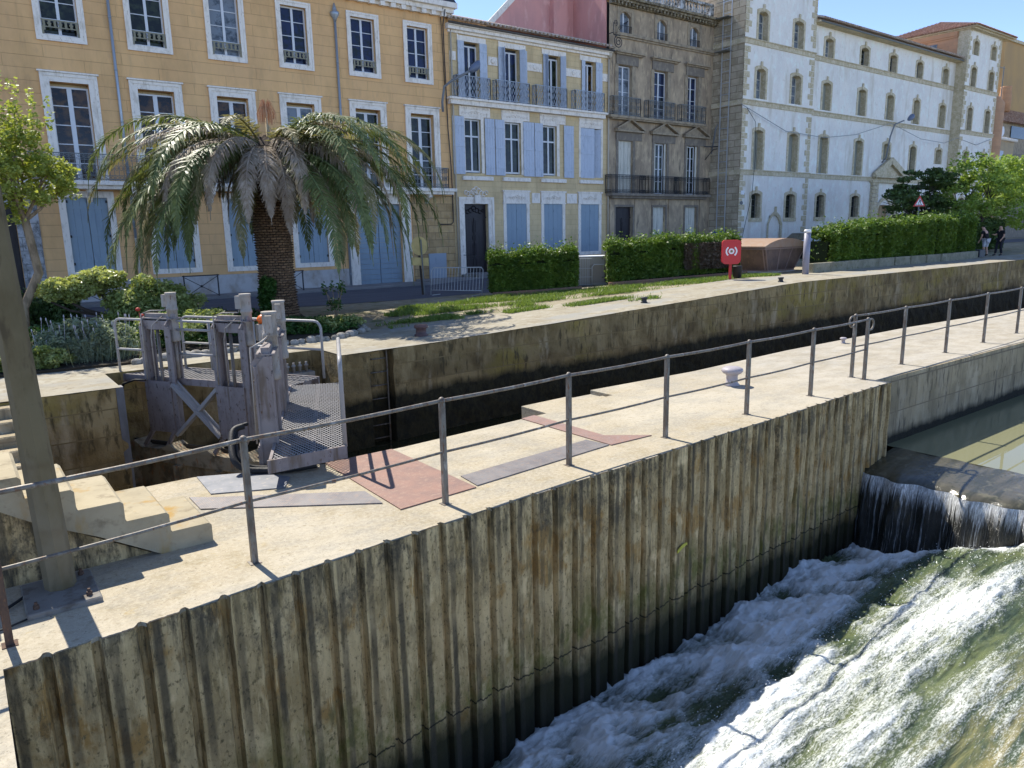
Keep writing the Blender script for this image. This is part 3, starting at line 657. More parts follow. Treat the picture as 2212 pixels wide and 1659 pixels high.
# ladder in wall
ld=thing('wall_ladder','rusty steel ladder set in a niche of the far quay wall','ladder',(7.32,14.7,-1.8))
for x in (7.1,7.54):
    b=MB(); b.bar((x,14.72,-3),(x,14.72,.3),.03,.03); part('stile',b,m_galv,ld)
for k in range(10):
    b=MB(); b.tube([(7.1,14.72,.14-.3*k),(7.54,14.72,.14-.3*k)],.014,6); part('rung',b,m_galv,ld)
# valve box with white bottles in the recess
b=MB(); b.box(5.3,6.1,15.3,15.62,-.6,-.06)
for i in range(5): b.lathe([(.035,-.06),(.035,.06),(.05,.07),(.05,.1),(.02,.11),(.03,.16)],(5.4+.14*i,15.42,0),8)
single('valve_box',b,m_jack,'pale valve box with a row of white pipe ends in the gate recess','box')
# ---------------- building materials ----------------
def dirt(s,c):
    n=s.noise((.7,.7,.25),5,.65,off=(4,1,8)); c=s.mix(s.math('MULTIPLY',s.rng(n,.45,.7),.5),c,s.mix(1,c,(.6,.57,.54),'MULTIPLY'))
    n=s.noise((3.2,3.2,.3),5,.7,off=(1,9,2)); return s.mix(s.math('MULTIPLY',s.rng(n,.55,.7),.4),c,s.mix(1,c,(.62,.6,.6),'MULTIPLY'))
m_yel=M('ochre_render',(.585,.395,.185),.9,[((.5,.5,.5),.42,.62,(.55,.37,.18)),((3,3,1),.55,.7,(.50,.34,.17))],bump=(30,.2,.01),brick=(2.6,.43,.010,(.40,.26,.12),.05,.01,'xz'),zf=dirt)
m_yst=M('tan_ashlar',(.50,.36,.185),.9,[((2,2,2),.42,.6,(.42,.29,.14)),((5,5,5),.55,.68,(.36,.28,.19))],bump=(20,.5,.01),brick=(.75,.36,.012,(.2,.14,.08),.28,0,'xz'),zf=dirt)
m_base=M('grey_plinth',(.42,.42,.42),.9,[((1.5,1.5,1),.45,.62,(.30,.27,.24))],bump=(20,.3,.01))
m_trim=M('white_stone_trim',(.66,.66,.67),.8,[((5,5,2),.5,.66,(.52,.51,.5)),((18,18,6),.58,.7,(.4,.38,.35))],bump=(30,.2,.006))
m_bei=M('cream_ashlar',(.56,.465,.31),.9,[((1,1,1),.42,.6,(.52,.43,.29)),((4,4,2),.55,.68,(.48,.40,.28))],bump=(25,.3,.01),brick=(.72,.29,.007,(.42,.33,.2),.08,0,'xz'),zf=dirt)
m_gry=M('sooty_stucco',(.30,.265,.215),.92,[((1.1,1.1,.7),.4,.6,(.21,.185,.155)),((3,3,1.5),.52,.66,(.36,.32,.25)),((6,6,1.2),.55,.68,(.13,.12,.105))],bump=(18,.4,.02),zf=dirt)
m_gtr=M('grey_moulding',(.26,.22,.165),.9,[((4,4,3),.45,.62,(.17,.145,.115))],bump=(20,.4,.01))
m_gdk=M('dark_moulding',(.14,.125,.11),.9,[((4,4,3),.5,.65,(.2,.18,.15))],bump=(20,.4,.01))
m_gcor=M('mossy_cornice',(.22,.19,.13),.92,[((5,5,4),.42,.6,(.07,.06,.045)),((9,9,9),.55,.68,(.38,.36,.32))],bump=(14,.8,.03))
m_wht=M('pale_lime_render',(.60,.625,.665),.92,[((.4,.4,.4),.42,.62,(.54,.565,.61)),((2.2,2.2,1.6),.5,.68,(.66,.69,.73)),((7,7,5),.57,.7,(.50,.51,.52)),((1,1,.25),.56,.7,(.47,.47,.46))],bump=(25,.3,.01))
m_wst=M('tan_dressed_stone',(.46,.42,.32),.9,[((3,3,3),.42,.6,(.36,.32,.22)),((9,9,9),.55,.68,(.55,.53,.46))],bump=(20,.5,.01))
m_wside=M('coursed_limestone',(.36,.335,.285),.92,[((1.2,1.2,1.2),.42,.6,(.27,.25,.2)),((5,5,5),.55,.68,(.42,.40,.36))],bump=(20,.5,.02),brick=(.9,.42,.018,(.15,.13,.1),.2,0,'xy'))
m_sal=M('salmon_brick',(.50,.30,.18),.9,[((1.5,1.5,1.5),.42,.6,(.44,.27,.17))],brick=(.6,.3,.01,(.42,.28,.18),.1,0,'xy'),bump=(20,.3,.01))
m_pink=M('pink_render',(.55,.30,.265),.92,[((.7,.7,.4),.42,.62,(.46,.26,.235)),((2.5,2.5,1),.55,.68,(.58,.36,.32))],bump=(12,.3,.02))
m_oran=M('orange_render',(.50,.31,.13),.9,[((.4,.4,.2),.45,.62,(.44,.28,.13))])
m_tile=M('clay_roof_tiles',(.50,.30,.19),.85,[((3,3,3),.42,.6,(.34,.19,.12)),((8,8,8),.52,.66,(.62,.48,.36))],bump=(20,.4,.02))
m_pale=M('pale_clay_roof_tiles',(.62,.52,.42),.85,[((5,5,5),.42,.62,(.42,.3,.22)),((9,9,9),.5,.64,(.3,.2,.15))],bump=(20,.4,.02))
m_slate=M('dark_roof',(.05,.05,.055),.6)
m_blue=M('blue_grey_shutter_paint',(.27,.345,.40),.6,[((3,3,1),.5,.68,(.24,.31,.37)),((9,9,1.5),.58,.72,(.31,.38,.43))],bump=(8,.1,.004))
m_lblue=M('faded_light_blue_paint',(.43,.50,.60),.65,[((4,4,1.2),.48,.65,(.37,.44,.54)),((16,16,4),.58,.7,(.3,.34,.4))])
m_frame=M('white_window_paint',(.68,.69,.70),.5)
m_wood=M('light_brown_door',(.42,.29,.16),.6,[((8,8,.8),.45,.62,(.36,.24,.13))])
m_door=M('black_brown_door',(.028,.022,.024),.45,[((8,8,1),.45,.62,(.018,.014,.016))])
m_wshut=M('greyed_white_shutter',(.50,.50,.47),.75,[((9,9,1),.45,.62,(.38,.38,.35))])
m_blind=M('grey_green_blind',(.26,.275,.25),.8,[((3,3,.6),.42,.62,(.2,.21,.19))])
m_zinc=M('zinc_pipe',(.38,.42,.46),.4,metal=.5)
m_pipeb=M('cream_pipe',(.5,.43,.33),.6)
m_iron=M('dark_iron',(.035,.035,.037),.6)
m_ironb=M('blue_grey_iron',(.36,.40,.45),.55)
m_irong=M('grey_iron',(.17,.18,.175),.55)
m_guard=M('olive_grey_iron',(.25,.225,.15),.6)
m_curt=M('net_curtain',(.55,.56,.58),.9,[((12,1,1),.42,.6,(.38,.4,.42))])
def glass(name,base,var):
    s=NT(name); f=s.rng(s.noise((2.2,2.2,2.8),5,.7),.46,.6); c=s.mix(f,tuple(base),tuple(var)); s.l(c,s.b.inputs['Base Color'])
    s.b.inputs['Roughness'].default_value=.05; s.b.inputs['Specular IOR Level'].default_value=.28; s.bump(s.noise(.7,2),.06,.05); return s.m
m_gl=glass('window_glass',(.010,.013,.011),(.035,.045,.025))
m_glw=glass('dark_interior_glass',(.007,.006,.006),(.09,.045,.012))
m_glb=glass('sky_lit_glass',(.02,.03,.075),(.015,.022,.02))
m_glc=glass('glass_over_curtain',(.20,.23,.26),(.07,.085,.10))
# ---------------- generic pieces (local x along, y depth, z up) ----------------
def wallmb(x0,x1,z0,z1,holes,y=0,depth=.3,thick=None):
    b=MB(); X=sorted(set([x0,x1]+[h[0] for h in holes]+[h[1] for h in holes])); Z=sorted(set([z0,z1]+[h[2] for h in holes]+[h[3] for h in holes]))
    X=[v for v in X if x0<=v<=x1]; Z=[v for v in Z if z0<=v<=z1]
    for i in range(len(X)-1):
        for j in range(len(Z)-1):
            cx,cz=(X[i]+X[i+1])/2,(Z[j]+Z[j+1])/2
            if any(h[0]<cx<h[1] and h[2]<cz<h[3] for h in holes): continue
            b.add([(X[i],y,Z[j]),(X[i+1],y,Z[j]),(X[i+1],y,Z[j+1]),(X[i],y,Z[j+1])],[(0,1,2,3)])
    for h in holes:
        a,c,d,e=h[:4]; Y=y+depth
        b.quad((a,y,d),(a,Y,d),(a,Y,e),(a,y,e)); b.quad((c,y,d),(c,y,e),(c,Y,e),(c,Y,d)); b.quad((a,y,e),(a,Y,e),(c,Y,e),(c,y,e)); b.quad((a,y,d),(c,y,d),(c,Y,d),(a,Y,d))
    return b
def surround(x0,x1,z0,z1,w,pr=.05,bottom=True,y=0,wb=None,steps=2):
    b=MB(); wb=wb or w
    for k in range(steps):
        i=w*k/steps*.45; p=pr*(1+.6*k) if k==0 else pr*1.6
        ww=w-i if k==0 else w*.45
        o=w if k==0 else w
        a0,a1=(x0-w,x1+w); top=z1+w; bot=z0-wb if bottom else z0
        if k==0:
            b.box(x0-w,x0,y-p,y,bot,top); b.box(x1,x1+w,y-p,y,bot,top); b.box(x0,x1,y-p,y,z1,top)
            if bottom: b.box(x0,x1,y-p,y,bot,z0)
        else:
            q=w*.35
            b.box(x0-w-.012,x0-w+q,y-p,y-pr-.002,bot-.012,top+.012); b.box(x1+w-q,x1+w+.012,y-p,y-pr-.002,bot-.012,top+.012); b.box(x0-w+q,x1+w-q,y-p,y-pr-.002,top-q,top+.012)
            if bottom: b.box(x0-w+q,x1+w-q,y-p,y-pr-.002,bot-.012,bot+q)
    return b
def sash(x0,x1,z0,z1,rows,y,cols=2,fw=.06,mid=.1,bar=.03,transom=None):
    b=MB(); b.box(x0,x0+fw,y-.05,y,z0,z1); b.box(x1-fw,x1,y-.05,y,z0,z1); b.box(x0+fw,x1-fw,y-.05,y,z1-fw,z1); b.box(x0+fw,x1-fw,y-.05,y,z0,z0+fw*1.3)
    xm=(x0+x1)/2
    if cols==2: b.box(xm-mid/2,xm+mid/2,y-.055,y,z0+fw*1.3,z1-fw)
    for k in range(1,rows):
        z=z0+(z1-z0)*k/rows
        for a,c in ((x0+fw,xm-mid/2),(xm+mid/2,x1-fw)): b.box(a,c,y-.035,y-.002,z-bar/2,z+bar/2)
    if transom: b.box(x0+fw,x1-fw,y-.065,y-.056,transom-.04,transom+.04)
    return b
def window(par,x0,x1,z0,z1,rows=4,y=.24,glass=None,sur=None,label=None,**k):
    wdw=part('window',sash(x0,x1,z0,z1,rows,y,**k),m_frame,par,True)
    b=MB(); b.quad((x0,y-.012,z0),(x1,y-.012,z0),(x1,y-.012,z1),(x0,y-.012,z1)); part('pane',b,glass or m_gl,wdw,True)
    if label: wdw['label']=label
    return wdw
def shutter_leaf(x0,x1,z0,z1,y,mat,par,boards=4,ang=0,hinge='l',slats=False):
    b=MB(); W=x1-x0; n=boards; 
    for i in range(n): b.box(W*i/n+.003,W*(i+1)/n-.003,0,.03,0,z1-z0)
    for zz in (.14,.5,.86): b.box(.02,W-.02,-.022,-.001,(z1-z0)*zz-.05,(z1-z0)*zz+.05)
    if slats:
        for i in range(int((z1-z0)/.09)): b.box(.05,W-.05,-.012,-.001,i*.09+.02,i*.09+.06)
    c,s_=math.cos(ang),math.sin(ang); v=[]
    for (x,yy,z) in b.v:
        if hinge=='r': x=x-W
        X=x*c-yy*s_; Y=x*s_+yy*c
        v.append(((x1 if hinge=='r' else x0)+X,y+Y,z0+z))
    b.v=v; return part('shutter',b,mat,par,True)
def rail_panel(x0,x1,z0,z1,y,d,style,par,mat,name='balcony_railing'):
    """railing round a balcony: front at y, returns of depth d"""
    b=MB(); segs=[((x0,y),(x1,y)),((x0,y),(x0,y+d)),((x1,y),(x1,y+d))]
    for (ax,ay),(bx,by) in segs:
        L=math.hypot(bx-ax,by-ay); ux,uy=(bx-ax)/L,(by-ay)/L
        q=lambda s_,z:(ax+ux*s_,ay+uy*s_,z)
        b.bar(q(0,z1),q(L,z1),.045,.035); b.bar(q(0,z0+.05),q(L,z0+.05),.03,.03); b.bar(q(0,z0),q(0,z1),.03,.03); b.bar(q(L,z0),q(L,z1),.03,.03)
        H_=z1-z0-.05
        if style=='diamond':
            n=max(2,int(L/.16)); w_=L/n
            for i in range(n):
                for r_ in range(3):
                    a=z0+.05+H_*r_/3; c=z0+.05+H_*(r_+1)/3; m_=(a+c)/2
                    for p_ in ((0,0,.5,1),(.5,1,1,0)): b.bar(q((i+p_[0])*w_,a+(c-a)*p_[1]),q((i+p_[2])*w_,a+(c-a)*p_[3]),.022,.018,(ux*0+uy,ux,0))
        else:
            b.bar(q(0,z0+.2),q(L,z0+.2),.02,.02); b.bar(q(0,z1-.2),q(L,z1-.2),.02,.02)
            n=max(2,int(L/(.115 if style=='bars' else .16))); w_=L/n
            for i in range(1,n): b.bar(q(i*w_,z0),q(i*w_,z1),.016,.016)
            for i in range(n):
                for zc in ((z0+.12,z1-.1,(z0+z1)/2) if style!='bars' else (z0+.12,z1-.1)):
                    r_=w_*.36; pts=[q((i+.5)*w_+r_*math.cos(t),zc+r_*(1.6 if abs(zc-(z0+z1)/2)<.01 else .8)*math.sin(t)) for t in np.linspace(0,2*math.pi,9)]
                    b.tube(pts,.009,4,False)
    return part(name,b,mat,par,True)
def tiles_edge(mb,x0,x1,y,z,slope,depth,pitch=.22,r=.09):
    n=int((x1-x0)/pitch)
    for i in range(n):
        xc=x0+pitch*(i+.5)
        V=[]
        for k,yy in enumerate((y,y+depth)):
            for t in range(7):
                a=math.pi*t/6; V.append((xc+r*math.cos(a),yy,z+slope*(yy-y)+r*math.sin(a)))
        for k,yy in enumerate((y,y+depth)):
            for t in range(7):
                a=math.pi*t/6; V.append((xc+(r-.02)*math.cos(a),yy,z+slope*(yy-y)+(r-.02)*math.sin(a)))
        F=[(t,t+1,8+t,7+t) for t in range(6)]+[(t,14+t,15+t,t+1) for t in range(6)]+[(14+t,21+t,22+t,15+t) for t in range(6)]
        mb.add(V,F,True)
def ornament(mb,cx,cz,w,h,y,n=9):
    for i in range(n):
        t=(i/(n-1)-.5); x=cx+t*w; z=cz+h*.25*math.cos(t*9)*(1-abs(t)); r=h*(.34-.28*abs(t))
        mb.tube([(x+r*math.cos(a),y-.01,z+r*math.sin(a)) for a in np.linspace(0,5.2,8)],h*.06,4,False)
    mb.lathe([(h*.2,0),(h*.12,.02)],(0,0,0),8); k=len(mb.v)-16
    for i in range(k,len(mb.v)):
        x,yy,z=mb.v[i]; mb.v[i]=(cx+x,y-z-.01,cz+yy)
# ================= yellow house =================
Y0=33.4
yh=thing('town_house','long ochre rendered town house with white window surrounds behind the palm','house',(0,Y0,0))
bays=[(3.96,5.17),(6.97,8.19),(9.96,11.15),(12.94,14.1),(16.2,17.4),(19.11,20.26)]
holes=[]
for a,c in [(-2.0,-.8),(1.0,2.2)][:1]+bays: holes.append((a,c,10.24,12.6))
fb=[(3.97,5.25),(6.94,8.28),(9.94,11.24),(12.9,14.2),(16.19,17.48),(19.11,20.42)]
for a,c in fb: holes.append((a,c,5.06,8.62))
gf=[(3.97,5.4,1.65,4.46),(7.0,8.45,1.63,4.46),(9.98,11.4,1.6,4.46),(13.0,14.42,1.63,4.46)]
holes+=gf+[(15.97,18.36,.4,4.3),(.75,2.3,.55,4.2)]
part('wall',wallmb(-14,21.46,.25,13.3,[h for h in holes if h[0]>0 ],depth=.4),m_yel,yh,True)
b=MB(); b.prism([(18.96,.3),(21.44,.3),(21.44,4.72),(18.96,4.72)],-.03,-.004,'xz'); part('stone_facing',b,m_yst,yh,True)
b=MB(); b.box(3.1,15.4,-.05,-.004,.25,1.28); part('plinth',b,m_base,yh,True)
b=MB(); b.add([(21.46,0,.2),(21.46,11,.2),(21.46,11,14),(21.46,0,14)],[(0,1,2,3)]); b.box(-14,21.45,.45,.5,.2,13.9); part('gable_wall',b,m_bei,yh,True)
for i,(a,c) in enumerate(bays):
    wn=window(yh,a,c,10.24,12.6,4,.22,m_glb if i>=3 else (m_gl if i<2 else m_glc))
    part('surround',surround(a,c,10.24,12.6,.2,.05),m_trim,wn,True)
    b=MB(); zt=10.75; b.box(a-.0,c+.0,-.04,-.02,zt-.03,zt+.02); b.box(a,c,-.04,-.02,zt-.26,zt-.22)
    for k in range(7):
        xx=a+.08+(c-a-.16)*k/6; b.box(xx-.03,xx+.05,-.04,-.02,zt-.22,zt-.03)
        if k%2: b.box(xx-.06,xx+.07,-.038,-.022,zt-.15,zt-.10)
    for xx in (a,c-.07): b.box(xx,xx+.07,-.04,-.02,zt-.5,zt-.26); b.box(xx-.02,xx+.12,-.038,-.022,zt-.36,zt-.26)
    part('guard',b,m_guard,wn,True)
for i,(a,c) in enumerate(fb):
    wn=window(yh,a,c,5.06,8.5,5,.3,[m_glw,m_glw,m_glw,m_glc,m_gl,m_gl][i],mid=.16,bar=.035)
    part('surround',surround(a,c,5.06,8.62,.29,.06,bottom=False,steps=2),m_trim,wn,True)
    b=MB(); b.box(a-.36,c+.36,-.15,-.002,8.93,8.99); part('lintel',b,m_trim,wn,True)
for (a,c,z0,z1) in gf:
    sh=part('window',surround(a,c,z0,z1,.24,.04,wb=.2,steps=1),m_trim,yh,True)
    m_=(a+c)/2; shutter_leaf(a,m_-.008,z0,z1,.06,m_blue,sh,3); shutter_leaf(m_+.008,c,z0,z1,.06,m_blue,sh,3)
    b=MB()
    for xx in (a+.01,c-.05):
        for zz in (z0+.25,z0+1.3,z1-.2): b.box(xx-.02,xx+.06,.02,.055,zz,zz+.1)
    part('hinge',b,m_iron,sh,True)
# garage
gd=part('garage_door',surround(15.97,18.36,.4,4.3,.5,.05,bottom=False,steps=1),m_trim,yh,True,label='blue boarded garage door in a white stone surround')
b=MB()
for lo,hi in ((15.97,17.15),(17.18,18.36)):
    z=.42
    while z<4.28: b.box(lo,hi,.2,.235,z,min(z+.245,4.29)); z+=.255
part('door_leaf',b,m_blue,gd,True)
b=MB(); b.box(16.62,16.84,.17,.198,2.42,2.72); part('sign_plate',b,M('dark_red_plate',(.2,.06,.07),.6),gd,True)
b=MB(); b.box(16.62,16.86,.17,.198,2.27,2.40); part('sign_plate',b,m_frame,gd,True)
# electrical cabinet
b=MB(); b.box(19.8,20.82,-.1,-.032,.5,1.84); b.box(20.18,20.4,-.115,-.101,1.32,1.64); b.box(20.2,20.4,-.115,-.101,.72,.84); b.box(19.9,19.96,-.12,-.101,1.25,1.36); part('meter_cabinet',b,M('pale_blue_grey_cabinet',(.33,.38,.43),.5),yh,True)
# old door on the left
dr=part('door',surround(.75,2.3,.55,4.2,.72,.05,bottom=False,steps=1),M('flaking_white_stone',(.5,.5,.5),.9,[((2,2,2),.42,.58,(.3,.29,.28)),((6,6,4),.5,.64,(.14,.13,.12))],bump=(12,.6,.02),brick=(1.2,.5,.012,(.2,.2,.19),.1,0,'xz')),yh,True,label='old black door in a flaking white stone surround')
b=MB(); b.box(.75,2.3,.25,.3,.55,4.2); b.box(1.5,1.54,.22,.249,.55,4.2); part('door_leaf',b,m_door,dr,True)
b=MB()
for k in range(3): b.box(.4,2.7+.25*(2-k),-.9+.3*k,-.6+.3*k,.2,.45+.1*k)
part('doorstep',b,m_rock,dr,True)
# balcony
b=MB(); b.bbox(-14,21.2,-.78,0,4.9,5.05,.02); b.box(-14,21.1,-.62,0,4.76,4.9)
for x in np.arange(3.2,21,1.5): b.prism([(0,4.3),(0,4.76),(-.55,4.76),(-.5,4.62),(-.15,4.5)],x,x+.2,'yz')
part('balcony',b,m_trim,yh,True)
for a,c in ((.3,8.9),(9.2,14.9),(17.8,20.72)): rail_panel(a,c,5.05,6.02,-.74,.7,'orn',yh,m_irong)
b=MB(); b.box(-14,21.75,-.5,0,13.62,13.86); b.box(-14,21.65,-.32,0,13.42,13.62); b.box(-14,21.55,-.12,0,13.28,13.42); b.box(-14,21.45,0,.4,13.3,13.86)
part('cornice',b,m_trim,yh,True)
b=MB(); x=-6
while x<21.3: b.box(x,x+.24,-.30,-.122,13.22,13.41); x+=.55
part('dentil_course',b,m_trim,yh,True)
b=MB(); b.add([(-14,-.45,13.87),(21.72,-.45,13.87),(21.5,1.1,15.9),(-14,1.1,15.9),(21.5,9,16.1),(-14,9,16.1),(21.72,9,13.87)],[(0,1,2,3),(3,2,4,5),(1,6,4,2)]); part('roof',b,m_slate,yh,True)
for x,zt,zb,mt in ((6.24,13.3,2.9,m_zinc),(6.24,2.9,.4,m_pipeb),(15.42,12.3,.4,m_zinc)):
    b=MB(); b.tube([(x,-.09,zb),(x,-.09,zt)],.055,10)
    for z in np.arange(zb+.6,zt,1.9): b.lathe([(.065,0),(.065,.05)],(x,-.09,z),10)
    if x>15: b.lathe([(.06,12.25),(.09,12.35),(.19,12.5),(.21,12.62),(.12,12.66),(.1,12.75),(.03,13.0)],(x,-.1,0),10)
    part('downpipe',b,mt,yh,True)
b=MB(); b.tube([(21.05,-.45,13.5),(21.12,-.1,12.9),(21.16,-.07,11.5),(21.22,-.07,8),(21.3,-.1,6.4),(21.33,-.1,5.2),(21.33,-.1,3.4),(21.2,-.1,3.3),(20.5,-.1,3.3),(20.42,-.1,3.42)],.028,6)
b.tube([(21.0,-.35,13.6),(20.98,-.12,13.2),(21.05,-.08,12.6),(21.1,-.08,10)],.02,6); part('cable',b,m_iron,yh,True)
# ================= cream house =================
bh=thing('town_house','narrow cream house with light blue shutters and a tiled eave','house',(0,Y0,0))
tw=[(22.34,23.27),(24.9,25.87),(27.83,28.73),(30.6,31.41)]
ff=[(22.26,23.28),(24.84,25.92),(27.46,28.48),(30.28,31.9)]
gw=[(24.82,26.22),(27.47,28.85),(30.28,31.73)]
holes=[(a,c,9.56,12.3) for a,c in tw]+[(a,c,5.9,8.66) for a,c in ff]+[(a,c,1.62,4.37) for a,c in gw]+[(22.07,23.6,.7,4.33)]
part('wall',wallmb(21.47,32.52,.3,13.0,holes,depth=.3),m_bei,bh,True)
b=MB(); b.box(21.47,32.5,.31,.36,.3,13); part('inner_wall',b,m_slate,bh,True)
for i,(a,c) in enumerate(tw):
    wn=window(bh,a,c,9.56,12.16,1,.26,[m_glb,m_glb,m_gl,m_glw][i],fw=.07)
    b=MB(); b.box(a-.38,c+.44,-.05,-.002,12.3,12.56); b.box(a-.38,a-.3,-.04,-.002,12.56,12.6); part('lintel',b,m_trim,wn,True)
    wl=[.4,.43,.33,.27][i]; wr=[.47,.5,.42,.52][i]
    shutter_leaf(a-wl,a-.01,9.58,12.3,-.09,m_lblue,wn,2); shutter_leaf(c+.01,c+wr,9.58,12.3,-.09,m_lblue,wn,2,ang=0)
    if i in(1,2):
        shutter_leaf(a-.3,a,9.58,12.3,-.1,m_lblue,wn,2,ang=.9,hinge='r'); shutter_leaf(c,c+.3,9.58,12.3,-.1,m_lblue,wn,2,ang=-.9)
for a,c in ((21.62,23.76),(24.05,26.34),(26.7,29.0),(29.52,31.88)):
    rail_panel(a+.06,c-.04,9.57,10.6,-.34,.3,'diamond',bh,m_ironb); 
b=MB(); b.bbox(21.2,32.1,-.42,0,9.44,9.55,.02); b.box(21.3,32.0,-.3,0,9.22,9.44); part('balcony',b,m_trim,bh,True)
for a,c in ((21.95,23.87),(24.62,26.5),(27.25,29.1),(30.16,32.02)):
    b=MB(); b.box(a,c,-.05,-.002,8.72,9.2); x=a+.04
    while x<c-.06: b.box(x,x+.05,-.075,-.052,9.06,9.18); x+=.1
    ornament(b,(a+c)/2,8.89,(c-a)*.8,.2,-.06,9); part('relief_panel',b,m_trim,bh,True)
for a,c in ((21.49,21.86),(23.84,24.44),(26.42,27.45),(29.18,30.28),(31.97,32.42)):
    b=MB(); b.box(a,c,-.03,-.002,11.34,11.76); b.box(a,c,-.045,-.031,11.34,11.38); 
    if c-a>.5: b.lathe([(.13,0),(.13,.02),(.07,.04)],(0,0,0),12); 
    for i in range(16,len(b.v)):
        x_,y_,z_=b.v[i]; b.v[i]=((a+c)/2+x_,-.03-z_,11.55+y_)
    part('medallion_band',b,m_trim,bh,True)
for i,(a,c) in enumerate(ff):
    if i<3:
        wn=window(bh,a,c,5.95,8.6,1,.2,m_gl,fw=.07,transom=7.75); part('surround',surround(a,c,5.9,8.6,.18,.03,bottom=False,steps=1),m_trim,wn,True)
        L=[(21.5,22.2),(24.17,24.78),(26.84,27.42)][i]; R_=[(23.5,24.12),(26.05,26.8),(28.97,29.7)][i]
        shutter_leaf(L[0],L[1],5.83,8.68,-.08,m_lblue,wn,4); shutter_leaf(R_[0],R_[1],5.83,8.68,-.08,m_lblue,wn,4)
    else:
        wn=part('window',surround(a,c,5.9,8.66,.13,.03,bottom=False,steps=1),m_trim,bh,True,label='window with closed light blue shutters, one leaf ajar')
        shutter_leaf(a,31.36,5.86,8.64,-.03,m_lblue,wn,4); shutter_leaf(31.37,c,5.86,8.64,.0,m_lblue,wn,3,ang=-.55,hinge='r')
for a,c in ((22.0,23.95),(24.6,26.5),(27.28,29.1),(30.15,32.0)):
    b=MB(); b.bbox(a,c,-.14,0,5.54,5.74,.02); part('sill',b,m_trim,bh,True)
for a,c in gw:
    wn=part('window',surround(a,c,1.62,4.37,.2,.04,wb=.2,steps=1),m_trim,bh,True); m_=(a+c)/2
    shutter_leaf(a,m_-.006,1.62,4.37,.0,m_blue,wn,2); shutter_leaf(m_+.006,c,1.62,4.37,.0,m_blue,wn,2)
    b=MB(); b.box(a-.2,c+.2,-.06,-.002,4.42,5.03); b.box(a-.26,c+.26,-.1,-.002,4.99,5.07); b.box(a-.24,c+.24,-.08,-.002,4.36,4.42); ornament(b,m_,4.7,1.0,.24,-.07,9); part('relief_panel',b,m_trim,wn,True)
for a,c in ((26.62,27.2),(29.2,29.98)):
    b=MB(); b.box(a,c,-.03,-.002,4.4,4.95); part('stone_panel',b,m_trim,bh,True)
dr=part('door',surround(22.07,23.6,.7,4.33,.34,.07,bottom=False,steps=2),m_trim,bh,True,label='tall black carved double door under a white stone crest')
b=MB(); b.box(22.07,23.6,.22,.28,.7,4.33); b.box(22.07,23.6,.17,.219,3.6,3.68); b.box(22.80,22.86,.18,.219,.7,3.6)
for x0 in (22.15,22.9):
    for z0,z1 in ((.85,1.5),(1.6,2.3),(2.4,2.75),(2.85,3.5)):
        b.box(x0,x0+.04,.19,.219,z0,z1); b.box(x0+.56,x0+.6,.19,.219,z0,z1); b.box(x0+.04,x0+.56,.19,.219,z0,z0+.04); b.box(x0+.04,x0+.56,.19,.219,z1-.04,z1)
ornament(b,22.83,4.0,1.2,.4,.2,7); part('door_leaf',b,m_door,dr,True)
b=MB(); ornament(b,22.86,4.92,1.3,.5,-.03,9); b.box(22.68,23.02,-.2,-.1,4.35,4.78); part('stone_crest',b,m_trim,dr,True)
b=MB()
for k in range(4): b.box(21.8,23.9,-1.2+.3*k,0,.3,.42+.08*(k+1)-.04)
part('doorstep',b,m_rock,dr,True)
b=MB(); b.bar((21.9,-1.1,.5),(21.9,-1.1,1.7),.03,.03); b.bar((21.9,-1.1,1.7),(21.9,-.1,1.7),.03,.03); b.bar((21.9,-1.1,1.6),(22.05,-1.1,1.72),.03,.03); part('step_rail',b,m_iron,dr,True)
b=MB(); b.box(21.3,32.5,-.38,0,12.9,13.0); b.box(21.3,32.5,-.26,0,12.74,12.9); b.box(21.4,32.5,-.1,0,12.62,12.74); part('cornice',b,m_trim,bh,True)
b=MB(); b.tube([(21.25,-.42,12.99),(32.55,-.42,12.99)],.06,8); part('gutter',b,M('dark_gutter',(.09,.08,.07),.5),bh,True)
b=MB(); tiles_edge(b,21.3,32.6,-.62,13.1,.33,4.5,.27,.12); b.add([(21.3,-.5,13.08),(32.6,-.5,13.08),(32.6,4,14.58),(21.3,4,14.58),(32.6,9,13.2),(21.3,9,13.2)],[(0,1,2,3),(3,2,4,5)]); part('roof',b,m_pale,bh,True)
b=MB(); b.tube([(32.42,-.09,12.8),(32.42,-.09,.9)],.05,8); b.lathe([(.06,12.6),(.15,12.75),(.17,12.95),(.1,12.98)],(32.42,-.16,0),8); part('downpipe',b,m_pipeb,bh,True); b=MB(); b.tube([(21.55,-.08,12.9),(21.6,-.08,.6)],.045,8); part('downpipe',b,m_pipeb,bh,True)
# pink gable behind the cream house
pk=thing('gable_wall','tall pink rendered side wall rising behind the cream house roof','wall',(32,Y0,0))
b=MB(); b.prism([(Y0+.2,12),(Y0+.2,18.5),(Y0+3.5,18.6),(Y0+3.5,12)],32.45,32.53,'yz')
b.prism([(26.0,14.0),(28.6,16.5),(30.4,18.2),(32.44,18.4),(32.44,12),(26,12)],Y0+3.0,Y0+3.3,'xz'); part('wall',b,m_pink,pk)
b=MB(); b.bar((25.9,Y0+2.95,14.08),(28.6,Y0+2.95,16.6),.3,.08,(0,1,0)); b.bar((28.6,Y0+2.95,16.6),(30.4,Y0+2.95,18.3),.3,.08,(0,1,0)); part('verge',b,m_trim,pk)
b=MB(); b.box(30.55,31.6,Y0+2.6,Y0+2.998,13.5,18.4); part('chimney_breast',b,m_pink,pk)
